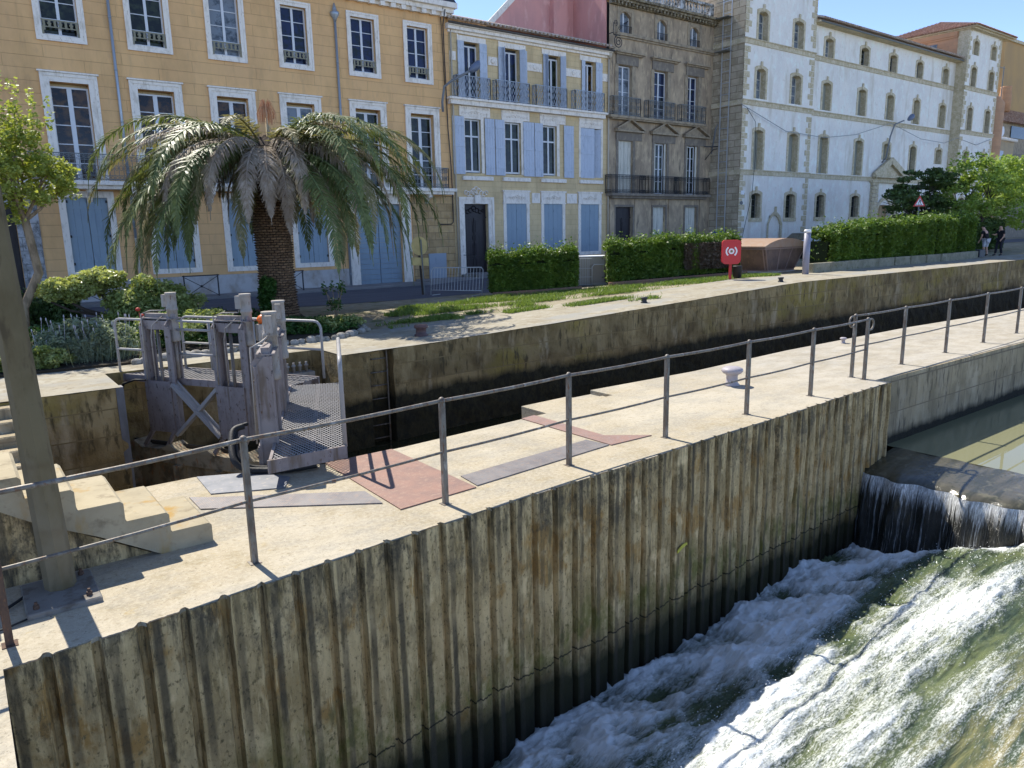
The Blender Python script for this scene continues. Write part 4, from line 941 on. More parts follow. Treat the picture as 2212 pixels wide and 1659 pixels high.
# ================= grey house =================
gh=thing('town_house','sooty grey stucco house with iron balconies and small pediments','house',(0,Y0,0))
aw=[(33.38,34.32),(36.56,37.46),(39.6,40.52)]; w2=[(33.27,34.43),(36.36,37.59),(39.5,40.55)]; w1=[(33.33,34.57),(36.48,37.66),(39.55,40.68)]; w0=[(33.13,34.63),(36.47,37.62),(39.56,40.72)]
holes=[(a,c,14.2,15.36) for a,c in aw]+[(a,c,9.5,12.4) for a,c in w2]+[(a,c,5.05,8.12) for a,c in w1]+[(a,c,.9,4.22) for a,c in w0]
part('wall',wallmb(32.53,42.42,.4,15.8,holes,depth=.35),m_gry,gh,True)
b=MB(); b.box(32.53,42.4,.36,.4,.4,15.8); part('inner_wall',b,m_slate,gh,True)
for i,(a,c) in enumerate(aw):
    wn=window(gh,a,c,14.2,15.36,1,.24,m_glc,fw=.05)
    # arched head filling the corners
    b=MB()
    for sg in (0,1):
        pts=[(a,15.37),(a,15.0)] if sg==0 else [(c,15.37),(c,15.0)]
        m_=(a+c)/2; arc=[]
        for t in np.linspace(0,1,6):
            xx=(a+(m_-a)*t) if sg==0 else (c+(m_-c)*t); arc.append((xx,15.34-.28*(1-t)**2))
        pl_=[(arc[0][0],15.37)]+arc+[(m_,15.37)]
        if sg==1: pl_=pl_[::-1]
        b.prism(pl_,-.004,.2,'xz')
    part('arched_head',b,m_gry,wn,True)
    b=MB(); b.box(a-.02,c+.02,-.06,-.03,14.55,14.58); 
    for k in range(9): b.box(a+(c-a)*k/8-.008,a+(c-a)*k/8+.008,-.05,-.035,14.2,14.55)
    part('guard',b,m_iron,wn,True)
    part('surround',surround(a,c,14.2,15.36,.22,.035,bottom=False,steps=1),m_gtr,wn,True)
b=MB(); b.box(33.0,42.0,-.2,0,13.98,14.14); b.box(33.0,42.0,-.1,0,13.88,13.98); part('string_course',b,m_gtr,gh,True)
for i,(a,c) in enumerate(w2):
    wn=window(gh,a,c,9.5,12.38,4,.26,m_glb if i else m_glc)
    b=MB(); b.box(a-.28,a,-.05,-.002,9.5,12.42); b.box(c,c+.28,-.05,-.002,9.5,12.42); part('surround',b,m_gtr,wn,True)
    b=MB(); b.box(a-.2,c+.5,-.09,-.002,12.42,13.02); part('frieze_board',b,m_gdk,wn,True)
    b=MB(); b.box(a-.35,c+.9,-.32,-.002,13.03,13.12); b.box(a-.3,c+.8,-.2,-.002,12.95,13.03); part('hood',b,m_gtr,wn,True)
for a,c in ((32.45,34.85),(35.45,37.95),(38.5,40.95)): rail_panel(a+.08,c,9.5,10.55,-.36,.32,'orn',gh,m_irong)
b=MB(); b.bbox(32.3,41.0,-.44,0,9.36,9.5,.02); b.box(32.5,40.9,-.35,0,9.28,9.36); part('balcony',b,m_gtr,gh,True)
for a,c in ((33.0,35.42),(36.06,38.57),(39.12,41.64)):
    m_=(a+c)/2; b=MB(); b.prism([(a,8.62),(c,8.62),(c,8.72),(a,8.72)],-.28,-.002,'xz'); b.prism([(a+.15,8.72),(c-.15,8.72),(m_,9.26)],-.06,-.002,'xz')
    b.bar((a,-.15,8.76),(m_,-.15,9.34),.09,.27,(0,1,0)); b.bar((c,-.15,8.76),(m_,-.15,9.34),.09,.27,(0,1,0)); part('pediment',b,m_gtr,gh,True)
for i,(a,c) in enumerate(w1):
    if i==0:
        wn=part('window',surround(a,c,5.05,8.12,.2,.04,bottom=False,steps=1),m_gdk,gh,True,label='window with closed pale slatted shutters')
        m_=(a+c)/2
        for q in range(4): shutter_leaf(a+(c-a)*q/4+.004,a+(c-a)*(q+1)/4-.004,5.05,8.12,.14,m_wshut,wn,1,slats=True)
    else:
        wn=window(gh,a+.24,c-.16,5.05,8.1,4,.24,m_gl); part('surround',surround(a,c,5.05,8.12,.2,.04,bottom=False,steps=1),m_gdk,wn,True)
        shutter_leaf(a,a+.24,5.05,8.12,.1,m_wshut,wn,1); shutter_leaf(c-.16,c,5.05,8.12,.08,m_wshut,wn,1)
    b=MB(); b.box(a-.2,c+.75,-.06,-.002,8.16,8.62); part('frieze_board',b,m_gdk,wn,True)
for a,c in ((32.25,35.2),(35.48,38.38),(38.5,41.34)): rail_panel(a,c,5.02,6.08,-.52,.48,'bars',gh,m_iron)
b=MB(); b.bbox(32.3,41.5,-.6,0,4.86,5.01,.02); b.box(32.6,41.3,-.36,0,4.72,4.86); part('balcony',b,m_gdk,gh,True)
b=MB()
for x0,x1 in ((32.6,33.0),(34.78,36.2),(37.9,39.3),(41.0,42.3)): b.box(x0,x1,-.06,-.002,.5,4.7)
part('pilaster',b,m_gry,gh,True)
for i,(a,c) in enumerate(w0):
    if i==0:
        dr=part('door',surround(a,c,.9,4.22,.14,.04,bottom=False,steps=1),m_gdk,gh,True)
        b=MB(); b.box(a,c,.22,.27,.9,4.22); b.box(a,c,.17,.219,3.55,3.63); m_=(a+c)/2; b.box(m_-.03,m_+.03,.18,.219,.9,3.55)
        for x0 in (a+.1,m_+.08): b.box(x0,x0+.5,.2,.219,1.2,2.0); b.box(x0,x0+.5,.2,.219,2.2,3.3)
        part('door_leaf',b,m_door,dr,True)
    else:
        wn=part('window',surround(a,c,.9,4.22,.14,.04,bottom=False,steps=1),m_gdk,gh,True)
        m_=(a+c)/2; shutter_leaf(a,m_-.01,.9,4.22,.16,m_wshut,wn,3); shutter_leaf(m_+.01,c,.9,4.22,.16,m_wshut,wn,3)
b=MB(); b.box(32.4,42.5,-.55,.2,15.88,16.02); b.box(32.5,42.45,-.4,0,15.76,15.88); b.box(32.5,42.42,-.2,0,15.6,15.76); x=32.6
while x<42.2: b.box(x,x+.12,-.36,-.202,15.62,15.75); x+=.3
part('cornice',b,m_gcor,gh,True)
b=MB(); b.box(32.6,41.6,-.2,.1,16.03,16.2); b.box(32.6,41.6,-.24,.14,16.72,16.86)
for x in (32.6,35.4,38.4,41.3): b.box(x,x+.34,-.22,.12,16.2,16.72)
x=33.1
while x<41.2:
    if not any(q-.15<x<q+.45 for q in (35.4,38.4)): b.lathe([(.05,16.2),(.09,16.3),(.1,16.4),(.05,16.55),(.07,16.72)],(x,-.05,0),8)
    x+=.28
part('balustrade',b,M('mossy_white_stone',(.4,.4,.38),.9,[((7,7,7),.42,.58,(.1,.095,.085)),((3,3,3),.5,.62,(.55,.55,.54))],bump=(14,.6,.02)),gh,True)
b=MB(); b.add([(42.42,0,.4),(42.42,9,.4),(42.42,9,15.8),(42.42,0,15.8)],[(0,1,2,3)]); b.add([(32.6,.2,16.02),(42.4,.2,16.02),(42.4,9,16.02),(32.6,9,16.02)],[(0,1,2,3)]); part('roof',b,m_gry,gh,True)
# iron scroll bracket and pigeon
b=MB()
def spiral(cx,cz,r0,turns,y,th0,rr=.022): 
    return [(cx+r0*(1-t*.85)*math.cos(th0+turns*6.283*t),y,cz+r0*(1-t*.85)*math.sin(th0+turns*6.283*t)) for t in np.linspace(0,1,30)]
b.tube(spiral(32.85,13.5,.38,2.3,32.95,1.2),.025,5); b.tube(spiral(32.6,14.5,.17,1.6,32.95,-1.5),.02,5); b.tube(spiral(32.95,14.25,.14,1.4,32.95,0),.02,5)
b.tube([(32.45,32.95,14.5),(32.42,32.95,14.0),(32.6,33.1,13.9),(32.98,32.95,13.85)],.025,5); b.tube([(32.4,33.4,13.95),(32.4,32.95,13.95)],.025,5); b.tube([(32.4,33.4,13.1),(32.6,32.95,13.15)],.02,5)
single('scroll_bracket',b,m_iron,'black wrought iron scroll bracket at the left corner of the grey house','bracket')
b=MB(); b.lathe([(.01,-.17),(.04,-.12),(.075,-.02),(.07,.06),(.035,.11),(.01,.13)],(0,0,0),10); b.v=[(33.62+z*1.2,33.15+x,14.66+y*.9+z*.5) for x,y,z in b.v]
b.lathe([(.01,0),(.035,.02),(.036,.05),(.01,.08)],(33.77,33.15,14.72),8); b.bar((33.5,33.15,14.6),(33.34,33.15,14.53),.05,.015); b.bar((33.8,33.15,14.76),(33.84,33.15,14.75),.012,.01); b.bar((33.62,33.15,14.6),(33.62,33.15,14.55),.01,.01)
single('pigeon',b,M('dark_feathers',(.03,.032,.04),.6),'dark pigeon perched on the guard rail of the grey house attic window','bird')
# ================= white building =================
wb=thing('mill_building','large pale rendered building with stone corner blocks and rows of small arched windows','building',(42.5,31,0),.0114)
m_gldk=M('deep_shadow_pane',(.03,.033,.035),.3)
def archwin(par,x0,x1,z0,z1,y,kind,sill=None,label=None,key=True):
    """stone surround with arched head around an opening, front plane at y"""
    b=MB(); w=.2; rise=.16; xm=(x0+x1)/2; n=8; pr=.035
    inner=[(x0,z0)]+[(x0+(x1-x0)*i/n, z1-rise+rise*math.sin(math.pi*i/n)**.8) for i in range(n+1)]+[(x1,z0)]
    outer=[(x0-w,z0)]+[(x0-w+(x1-x0+2*w)*i/n, z1+.02+(.16)*math.sin(math.pi*i/n)**.7) for i in range(n+1)]+[(x1+w,z0)]
    V=[(a,y-pr,c) for a,c in inner]+[(a,y-pr,c) for a,c in outer]+[(a,y+.45,c) for a,c in inner]+[(a,y+.01,c) for a,c in outer]
    m=len(inner); F=[]
    for i in range(m-1): F+=[(i,m+i,m+i+1,i+1),(i,i+1,2*m+i+1,2*m+i),(m+i,3*m+i,3*m+i+1,m+i+1)]
    b.add(V,F)
    if key: b.box(xm-.11,xm+.11,y-pr-.03,y-pr-.001,z1-.02,z1+.42)
    if sill: b.box(x0-w-.02,x1+w+.02,y-pr-.03,y+.01,z0-sill,z0-.002)
    wn=part('window',b,m_wst,par,True)
    if label: wn['label']=label
    b=MB(); yy=y+.40; b.quad((x0,yy,z0),(x1,yy,z0),(x1,yy,z1+.05),(x0,yy,z1+.05)); part('pane',b,{'sky':m_glc,'dark':m_gl,'blind':m_blind}[kind],wn,True)
    if kind!='blind':
        b=MB(); b.box(x0,x0+.06,yy-.05,yy-.003,z0,z1); b.box(x1-.06,x1,yy-.05,yy-.003,z0,z1); b.box(xm-.03,xm+.03,yy-.05,yy-.003,z0,z1)
        nb=4 if kind=='dark' else 3
        for k in range(1,nb): zz=z0+(z1-z0)*k/nb; b.box(x0+.06,x1-.06,yy-.04,yy-.004,zz-.015,zz+.015)
        part('frame',b,m_wshut if kind=='sky' else m_irong,wn,True)
        if kind=='dark' and z1<6:
            b=MB(); 
            for k in range(5): xx=x0+(x1-x0)*(k+.5)/5; b.tube([(xx,y+.2,z0),(xx,y+.2,z1-.05)],.012,5)
            for k in range(1,4): zz=z0+(z1-z0)*k/4; b.bar((x0,y+.2,zz),(x1,y+.2,zz),.012,.012)
            part('grille',b,m_iron,wn,True)
    else:
        b=MB(); b.lathe([(.07,z0),(.07,z1-.08)],(x0+.3,yy-.01,0),8); part('blind_roll',b,m_blind,wn,True)
    return wn
S1=lambda s_:s_*1.0097+.41
Zm=lambda z:(z-2.8)*1.0097+2.8
rows=[(14.52,16.3),(11.02,12.88),(6.57,9.1),(3.45,5.08)]
W=[]  # (x0,x1,z0,z1,y,kind)
for a,c in ((.85,1.85),(4.85,5.95)):
    for r_,(z0,z1) in enumerate(rows): W.append((a,c,z0,z1,0,['sky','sky','blind','dark'][r_]))
for i,(a,c) in enumerate(((8.75,9.8),(13.65,14.75),(18.0,19.05),(22.45,23.45),(27.15,28.2))):
    a,c=S1(a),S1(c)
    W.append((a,c,Zm(14.38),Zm(15.72),.3,'sky' if i in (0,4) else 'dark'))
    W.append((a,c,Zm(10.92),Zm(12.8),.3,'blind'))
    z0=[6.57,6.57,7.88,6.6,7.9][i]; W.append((a,c,Zm(z0),Zm(9.15),.3,'blind' if i!=3 else 'dark'))
    if i!=2: W.append((a,c,Zm(3.47),Zm(5.08),.3,'dark'))
for a,c in ((31.35,32.3),(35.1,36.1)):
    for z0,z1,k in ((17.18,18.35,'sky'),(14.25,16.2,'dark'),(10.85,12.85,'dark'),(6.6,9.1,'blind'),(3.47,5.08,'dark')): W.append((a,c,z0,z1,-.55,k))
hl=[(w_[0]-.01,w_[1]+.01,w_[2],w_[3]-.02) for w_ in W if w_[4]==0]+[(2.95,4.35,1.0,3.6)]
b=wallmb(-.5,7.5,.5,22,hl,0,.4); part('wall',b,m_wht,wb,True)
hm=[(w_[0]-.01,w_[1]+.01,w_[2],w_[3]-.02) for w_ in W if w_[4]==.3]+[(S1(17.75),S1(19.95),.8,4.4)]
b=wallmb(7.5,30.2,.5,16.75,hm,.3,.4); part('wall',b,m_wht,wb,True)
hr=[(w_[0]-.01,w_[1]+.01,w_[2],w_[3]-.02) for w_ in W if w_[4]==-.55]
b=wallmb(30.2,37.2,.5,19.1,hr,-.55,.4); b.add([(37.2,-.55,.5),(37.2,8,.5),(37.2,8,19.1),(37.2,-.55,19.1)],[(0,1,2,3)]); part('wall',b,m_wht,wb,True)
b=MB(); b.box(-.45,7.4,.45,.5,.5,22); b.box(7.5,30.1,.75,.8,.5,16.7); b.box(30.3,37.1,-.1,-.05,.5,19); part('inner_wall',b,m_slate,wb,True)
for w_ in W: archwin(wb,*w_[:6],sill=.26 if w_[3]<6 else None)
# side walls
b=MB(); b.add([(-.5,0,.5),(-.5,0,22),(-.5,9,22),(-.5,9,.5)],[(0,1,2,3)]); part('side_wall',b,m_wside,wb,True)
b=MB(); b.add([(30.2,-.55,.5),(30.2,-.55,19.1),(30.2,.3,19.1),(30.2,.3,.5)],[(0,1,2,3)]); part('side_wall',b,m_wst,wb,True)
b=MB(); b.add([(30.2,.3,16),(30.2,.3,19.1),(30.2,8,19.1),(30.2,8,16)],[(0,1,2,3)]); part('side_wall',b,m_sal,wb,True,label='salmon coloured brick side wall of the end tower')
b=MB(); b.box(30.15,30.199,2.0,2.9,17.55,18.35); part('pane',b,m_glc,wb,True)
b=MB(); b.box(30.02,30.198,.35,8,18.75,19.1); b.box(30.1,30.198,.35,8,18.6,18.75); part('cornice',b,m_sal,wb,True)
b=MB(); b.add([(7.5,0,.5),(7.5,0,22),(7.5,.3,22),(7.5,.3,.5)],[(0,3,2,1)]); b.add([(7.5,.3,16.7),(7.5,9,16.7),(7.5,9,22),(7.5,.3,22)],[(0,1,2,3)]); part('side_wall',b,m_wst,wb,True)
# bands
b=MB()
for z in (14.22,10.55,6.22):
    for x0,x1,y in ((-.56,7.56,0),(7.58,30.15,.3),(30.14,37.26,-.55)):
        b.box(x0,x1,y-.07,y-.002,z,z+.27); b.box(x0-.02,x1+.02,y-.12,y-.002,z+.272,z+.33)
    b.box(-.58,-.502,-.07,9,z,z+.3)
part('string_course',b,m_wst,wb,True)
# quoins
for xc,sg,y,zt in ((-.5,1,0,21.6),(7.5,-1,0,21.6),(30.2,1,-.55,19),(37.2,-1,-.55,19)):
    z=.6;k=0;b=MB()
    while z<zt:
        L=.62 if k%2 else .34
        if not any(q-.02<z<q+.36 or q-.02<z+.34<q+.36 for q in (14.22,10.55,6.22)):
            a,c=(xc,xc+L) if sg>0 else (xc-L,xc); b.bbox(a-(.015 if sg>0 else 0),c+(.015 if sg<0 else 0),y-.03,y-.002,z,z+.34,.008)
        z+=.375;k+=1
    part('quoin_column',b,m_wst,wb,True)
# portal
px0,px1=S1(17.75),S1(19.95)
pt=part('door',MB().add([(0,0,0),(0,0,.01),(.01,0,0)],[(0,1,2)]),m_wst,wb,True,label='arched doorway with rusticated stone pilasters and a pediment')
b=MB(); y=.3
for x0,x1 in ((S1(16.4),S1(17.35)),(S1(20.15),S1(21.1))):
    z=.8
    while z<6.1: b.bbox(x0,x1,y-.22,y-.002,z,z+.27,.012); z+=.3
b.box(S1(16.2),S1(21.4),y-.3,y-.002,6.13,6.3)
part('pilaster',b,m_wst,pt,True)
b=MB(); xm=S1(19.0); b.bar((S1(16.5),y-.25,6.62),(xm,y-.25,7.9),.5,.2,(0,1,0)); b.bar((S1(21.8),y-.25,6.62),(xm,y-.25,7.9),.5,.2,(0,1,0)); b.box(S1(16.4),S1(21.8),y-.45,y-.1,6.5,6.68); b.prism([(S1(17),6.68),(S1(21),6.68),(xm,7.7)],y-.1,y-.07,'xz'); part('pediment',b,m_wst,pt,True)
b=MB(); n=10
inner=[(px0,.8),(px0,3.9)]+[(px0+(px1-px0)*i/n,3.9+.9*math.sin(math.pi*i/n)**.6) for i in range(1,n)]+[(px1,3.9),(px1,.8)]
outer=[(px0-.25,.8),(px0-.25,3.95)]+[(px0-.25+(px1-px0+.5)*i/n,3.95+1.15*math.sin(math.pi*i/n)**.6) for i in range(1,n)]+[(px1+.25,3.95),(px1+.25,.8)]
m=len(inner); V=[(a,y-.06,c) for a,c in inner]+[(a,y-.06,c) for a,c in outer]+[(a,y+.5,c) for a,c in inner]; F=[]
for i in range(m-1): F+=[(i,m+i,m+i+1,i+1),(i,i+1,2*m+i+1,2*m+i)]
b.add(V,F); part('arch',b,m_wst,pt,True)
b=MB(); b.box(px0,px1,y+.38,y+.42,.8,4.9); b.box((px0+px1)/2-.02,(px0+px1)/2+.02,y+.36,y+.379,.8,4.8)
part('door_leaf',b,m_wood,pt,True)
# blocked arch in the left tower
b=MB(); n=10; q0,q1=2.95,4.35
inner=[(q0,1.0),(q0,3.0)]+[(q0+(q1-q0)*i/n,3.0+.62*math.sin(math.pi*i/n)**.7) for i in range(1,n)]+[(q1,3.0),(q1,1.0)]
outer=[(q0-.22,1.0),(q0-.22,3.0)]+[(q0-.22+(q1-q0+.44)*i/n,3.0+.88*math.sin(math.pi*i/n)**.7) for i in range(1,n)]+[(q1+.22,3.0),(q1+.22,1.0)]
m=len(inner); V=[(a,-.03,c) for a,c in inner]+[(a,-.03,c) for a,c in outer]+[(a,.12,c) for a,c in inner]; F=[]
for i in range(m-1): F+=[(i,m+i,m+i+1,i+1),(i,i+1,2*m+i+1,2*m+i)]
b.add(V,F); b.box(3.54,3.76,-.07,-.031,3.6,4.2); blk=part('blocked_arch',b,m_wst,wb,True); b=MB(); b.box(q0,q1,.1,.14,1.0,3.7); part('infill',b,m_wht,blk,True)
# roofs
b=MB(); b.box(7.4,30.15,-.35,.3,16.5,16.62); part('eave_board',b,m_wst,wb,True)
b=MB(); b.tube([(7.52,-.36,16.56),(30.1,-.36,16.56)],.06,6); part('gutter',b,m_irong,wb,True)
b=MB(); tiles_edge(b,7.52,30.1,-.55,16.72,.32,3.2,.3,.13); b.add([(7.52,-.42,16.7),(30.15,-.42,16.7),(30.15,5,18.4),(7.52,5,18.4),(30.15,9,17.2),(7.52,9,17.2)],[(0,1,2,3),(3,2,4,5)]); part('roof',b,m_pale,wb,True)
b=MB(); ex0,ex1,ey0,ey1=29.75,38.6,-1.35,8.6; ze=19.3; apx=(34.0,3.6,21.0)
b.add([(ex0,ey0,ze),(ex1,ey0,ze),(ex1,ey1,ze),(ex0,ey1,ze),apx],[(0,1,4),(1,2,4),(2,3,4),(3,0,4)])
# tile ribs on slopes
def ribs(p0,p1,apex,n):
    p0,p1,apex=Vector(p0),Vector(p1),Vector(apex)
    for i in range(1,n):
        t=i/n; a=p0.lerp(p1,t); 
        if t<=.5: e=p0.lerp(apex,2*t) 
        else: e=p1.lerp(apex,2*(1-t))
        a=a+Vector((0,0,.03)); e=e+Vector((0,0,.03)); b.tube([a,e],.07,5,False)
ribs((ex0,ey0,ze),(ex1,ey0,ze),apx,36); ribs((ex0,ey1,ze),(ex0,ey0,ze),apx,40)
part('roof',b,m_tile,wb,True)
b=MB(); b.box(ex0+.35,ex1-.5,ey0+.35,ey1-.3,19.1,19.28); b.box(ex0+.1,ex1-.1,ey0+.1,ey1-.1,19.2,19.27); part('eave_board',b,m_wst,wb,True)
for i in range(0): pass
# vertical ladder
ld=thing('fixed_ladder','tall pale steel ladder with platforms fixed in the gap between grey house and white building','ladder',(42.15,32.2,2.5))
m_lad=M('galvanised_ladder',(.55,.56,.56),.45,metal=.3)
for yy in (31.95,32.6):
    b=MB(); b.bar((41.86,yy,2.4),(41.86,yy,19.5),.05,.05); part('stile',b,m_lad,ld)
b=MB()
for k in range(24): b.bar((41.86,31.95,2.9+k*.7),(41.86,32.6,2.9+k*.7),.035,.035)
part('rung',b,m_lad,ld)
for z in (15.9,13.9):
    b=MB(); b.box(41.4,42.0,31.9,32.9,z,z+.04); b.tube([(41.4,31.9,z+.9),(41.4,32.9,z+.9)],.02,5); part('platform',b,m_irong,ld)
# wall lamps
def lamp(x,y,z,pts,hd,label,dirx):
    t=thing('street_lamp',label,'street lamp',(x,y,z),group='bracket street lamps on the facades')
    b=MB(); b.tube(pts,.06,8); part('bracket',b,M('lamp_bracket_grey',(.2,.21,.22),.5),t)
    b=MB(); b.lathe([(.03,-.42),(.1,-.36),(.15,-.1),(.19,.2),(.17,.36),(.08,.42)],(0,0,0),12,sx=1,sy=.6)
    c,s_=math.cos(hd[3]),math.sin(hd[3]); b.v=[(hd[0]+z_*c*.8,hd[1]+x_*1.2,hd[2]+z_*s_*.8+y_*2.2) for x_,y_,z_ in b.v]; h=part('lamp_head',b,M('lamp_head_blue_grey',(.14,.17,.24),.4),t)
    b=MB(); b.lathe([(.05,-.3),(.12,-.1),(.14,.2),(.05,.3)],(0,0,0),10,sy=.5); b.v=[(hd[0]+z_*c+.0,hd[1]+x_,hd[2]+z_*s_+y_-.08) for x_,y_,z_ in b.v]; part('lamp_glass',b,M('lamp_glass',(.5,.52,.52),.2),h)
lamp(20.95,33.3,9,[(20.75,33.0,8.75),(20.7,32.95,9.2),(20.75,32.8,9.9),(21.0,32.5,10.15),(21.5,32.1,10.45),(21.75,32.0,10.6)],(22.0,32.0,10.78,.5),'dark bracket street lamp on the corner of the ochre house',1)
lamp(42.0,33.2,8,[(42.0,33.3,7.7),(41.98,33.0,9.3),(42.1,32.7,9.9),(42.7,32.2,10.2),(43.2,31.9,10.4)],(43.75,31.8,10.6,.45),'bracket street lamp between the grey house and the white building',1)
lamp(60.7,31.2,8,[(60.7,31.35,7.7),(60.62,31.0,8.0),(60.65,30.8,9.6),(60.8,30.6,10.5),(61.6,30.3,10.8)],(62.4,30.2,11.05,.4),'bracket street lamp above the doorway pediment of the white building',1)
# garland of string lights
b=MB(); pts=[]
K=[(41.6,10.5),(46.6,9.15),(51.3,9.0),(55.5,9.45),(60.6,10.6),(65.7,9.7),(69.9,9.6),(72.3,10.15),(76.2,9.75),(80.0,10.6)]
for (x0,z0),(x1,z1) in zip(K[:-1],K[1:]):
    for k in range(5): t=k/5; pts.append((x0+(x1-x0)*t,30.8,z0+(z1-z0)*t))
b.tube(pts,.022,5)
single('light_garland',b,M('garland_cable',(.3,.3,.29),.6),'dark festoon cable slung across the front of the white building','cable')
b=MB(); b.tube([(42.3,30.9,10.4),(43.2,30.8,9.5),(43.4,30.85,7.5),(43.2,30.85,5.0),(42.2,30.8,2.0)],.018,5); single('drop_cable',b,m_iron,'dark cable hanging down the left corner of the white building','cable')
# ================= right background =================
ob=thing('apartment_building','tall plain orange building at the far right edge','building',(96,36,0))
b=MB(); b.box(91.2,110,35,46,.8,21.6); part('wall',b,m_oran,ob)
b=MB(); b.box(91.0,110,34.8,46,21.4,21.7); part('roof_edge',b,m_wst,ob)
rh=thing('house','low house with clay tiled roof and a brick chimney below the orange building','house',(92,36,0))
b=MB(); b.box(88.2,106,34.3,34.9,.8,13.2); part('wall',b,m_gtr,rh)
b=MB(); b.box(92.9,106,34.2,34.298,11.7,12.9); part('window',b,m_gl,rh)
b=MB(); b.add([(87.6,33.9,13.1),(106,33.9,13.1),(106,34.99,14.6),(89.5,34.99,14.6)],[(0,1,2,3)]); x=88
while x<105: b.tube([(x,33.85,13.12),(x+.9,34.95,14.62)],.1,5,False); x+=.42
part('roof',b,m_tile,rh)
b=MB(); b.lathe([(.55,14.2),(.6,15.4),(.5,16.6),(.55,16.7)],(91.0,34.4,0),12); part('chimney',b,m_sal,rh)
b=MB(); b.lathe([(.05,0),(.35,.06),(.5,.18)],(0,0,0),14); b.v=[(88.6+x,33.6-z,12.0+y) for x,y,z in b.v]; part('satellite_dish',b,m_frame,rh)
b=MB(); b.tube([(89.9,34.4,14.5),(89.9,34.4,18.6)],.05,5); b.bar((88.6,34.4,18.4),(90.2,34.4,18.4),.05,.05); part('antenna',b,m_irong,rh)
lh=thing('house','low tan house with a pale gutter and white shutters behind the bright tree','house',(86,32.5,0))
b=MB(); b.box(80.2,89.6,32.6,34.2,.8,10.9); part('wall',b,M('tan_render',(.44,.34,.21),.9,[((1,1,1),.45,.6,(.38,.3,.2))]),lh)
b=MB(); b.tube([(80,32.4,11.15),(89.6,32.4,11.0)],.16,8); part('gutter',b,m_trim,lh)
for x in (81.6,85.6):
    b=MB(); b.box(x,x+1.4,32.53,32.599,6.2,9.9); part('shutter',b,m_lblue,lh)
b=MB(); b.box(89.7,108,32.8,34.1,.8,9.8); part('annex',b,m_gdk,lh)
for k in range(2):
    b=MB(); b.box(91.2+k*3.4,92.4+k*3.4,32.7,32.799,5.5,8.5); part('window',b,m_gl,lh)
# round brick turret at the end of the white building
b=MB(); b.lathe([(1.0,0),(1.0,13.3),(.5,13.9),(.1,14.2)],(80.9,31.6,.5),14); single('turret',b,m_sal,'narrow round brick turret at the right end of the white building','turret')
# ================= vegetation =================
m_leafy=leafmat('fresh_yellow_green_leaves',(.22,.27,.05),(.44,.46,.12),.35,1.2,c3=(.10,.16,.015))
m_bright=leafmat('bright_spring_leaves',(.17,.26,.045),(.36,.46,.11),.35,.5,c3=(.05,.10,.01))
m_dark=leafmat('dark_green_leaves',(.05,.09,.025),(.12,.18,.05),.15,.6)
m_hedge=leafmat('hedge_leaves',(.07,.14,.018),(.17,.25,.035),.25,.9,c3=(.035,.075,.01))
m_hedger=leafmat('reddish_hedge_leaves',(.10,.07,.045),(.16,.13,.09),.2,.9)
m_topi=leafmat('glossy_topiary_leaves',(.30,.33,.09),(.52,.54,.24),.3,1.2,rough=.35,c3=(.16,.2,.04))
m_bush=leafmat('bush_leaves',(.2,.25,.07),(.44,.47,.2),.3,1.0,c3=(.07,.12,.015))
m_lav=leafmat('grey_green_lavender',(.16,.20,.12),(.34,.38,.28),.25,1.4,rough=.7)
m_grass=leafmat('grass_blades',(.11,.18,.03),(.22,.29,.07),.3,1.5)
m_ivy=leafmat('ivy_leaves',(.03,.08,.012),(.08,.16,.03),.15,1.5)
m_bark=M('tree_bark',(.30,.22,.14),.9,[((8,8,3),.45,.6,(.18,.13,.08))],bump=(20,.6,.02))
m_bark2=M('dark_tree_bark',(.06,.045,.035),.9,bump=(20,.6,.02))
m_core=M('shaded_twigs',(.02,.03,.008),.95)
def limb(mb,p,d,L,r,depth,ends,spread=.55):
    pts=[Vector(p)]; d=Vector(d).normalized(); n=4
    for i in range(n): d=(d+Vector((rnd.uniform(-.16,.16),rnd.uniform(-.16,.16),rnd.uniform(-.05,.14)))).normalized(); pts.append(pts[-1]+d*L/n)
    mb.tube(pts,[r*(1-.13*i) for i in range(n+1)],6)
    if depth==0: ends.append(tuple(pts[-1])); ends.append(tuple(pts[2])); return
    for k in range(3):
        a=rnd.uniform(0,6.28); dd=(d+Vector((math.cos(a)*spread,math.sin(a)*spread,rnd.uniform(-.1,.35)))).normalized()
        limb(mb,pts[-1-(k%2)],dd,L*rnd.uniform(.6,.8),r*.5,depth-1,ends,spread)
def tree(name,label,trunk,segs,crowns,mat,bark,n,size,group=None,cat='tree'):
    t=thing(name,label,cat,trunk,group=group)
    mb=MB(); ends=[]
    for (p,d,L,r,dep) in segs: limb(mb,p,d,L,r,dep,ends)
    part('trunk',mb,bark,t)
    P=[]
    tot=sum(c[1][0]*c[1][1]*c[1][2] for c in crowns)
    for c,rad in crowns:
        m=int(n*rad[0]*rad[1]*rad[2]/tot); k=max(4,int(m/220)); cl=blobpts(k,c,rad,.35)
        for q in cl: P.append(blobpts(int(m/k),q,[min(rad)*.26*rnd.uniform(.6,1.3)]*3,.1))
    for e in ends: P.append(blobpts(40,e,[size*3.2]*3,.1))
    V,F=leaves(np.concatenate(P),size); o=arrobj('crown',V,F,mat,t,loc=trunk); return t
def trunkpath(pts,r,bark,t,nm='trunk'):
    b=MB(); b.tube(pts,r,8); return part(nm,b,bark,t)
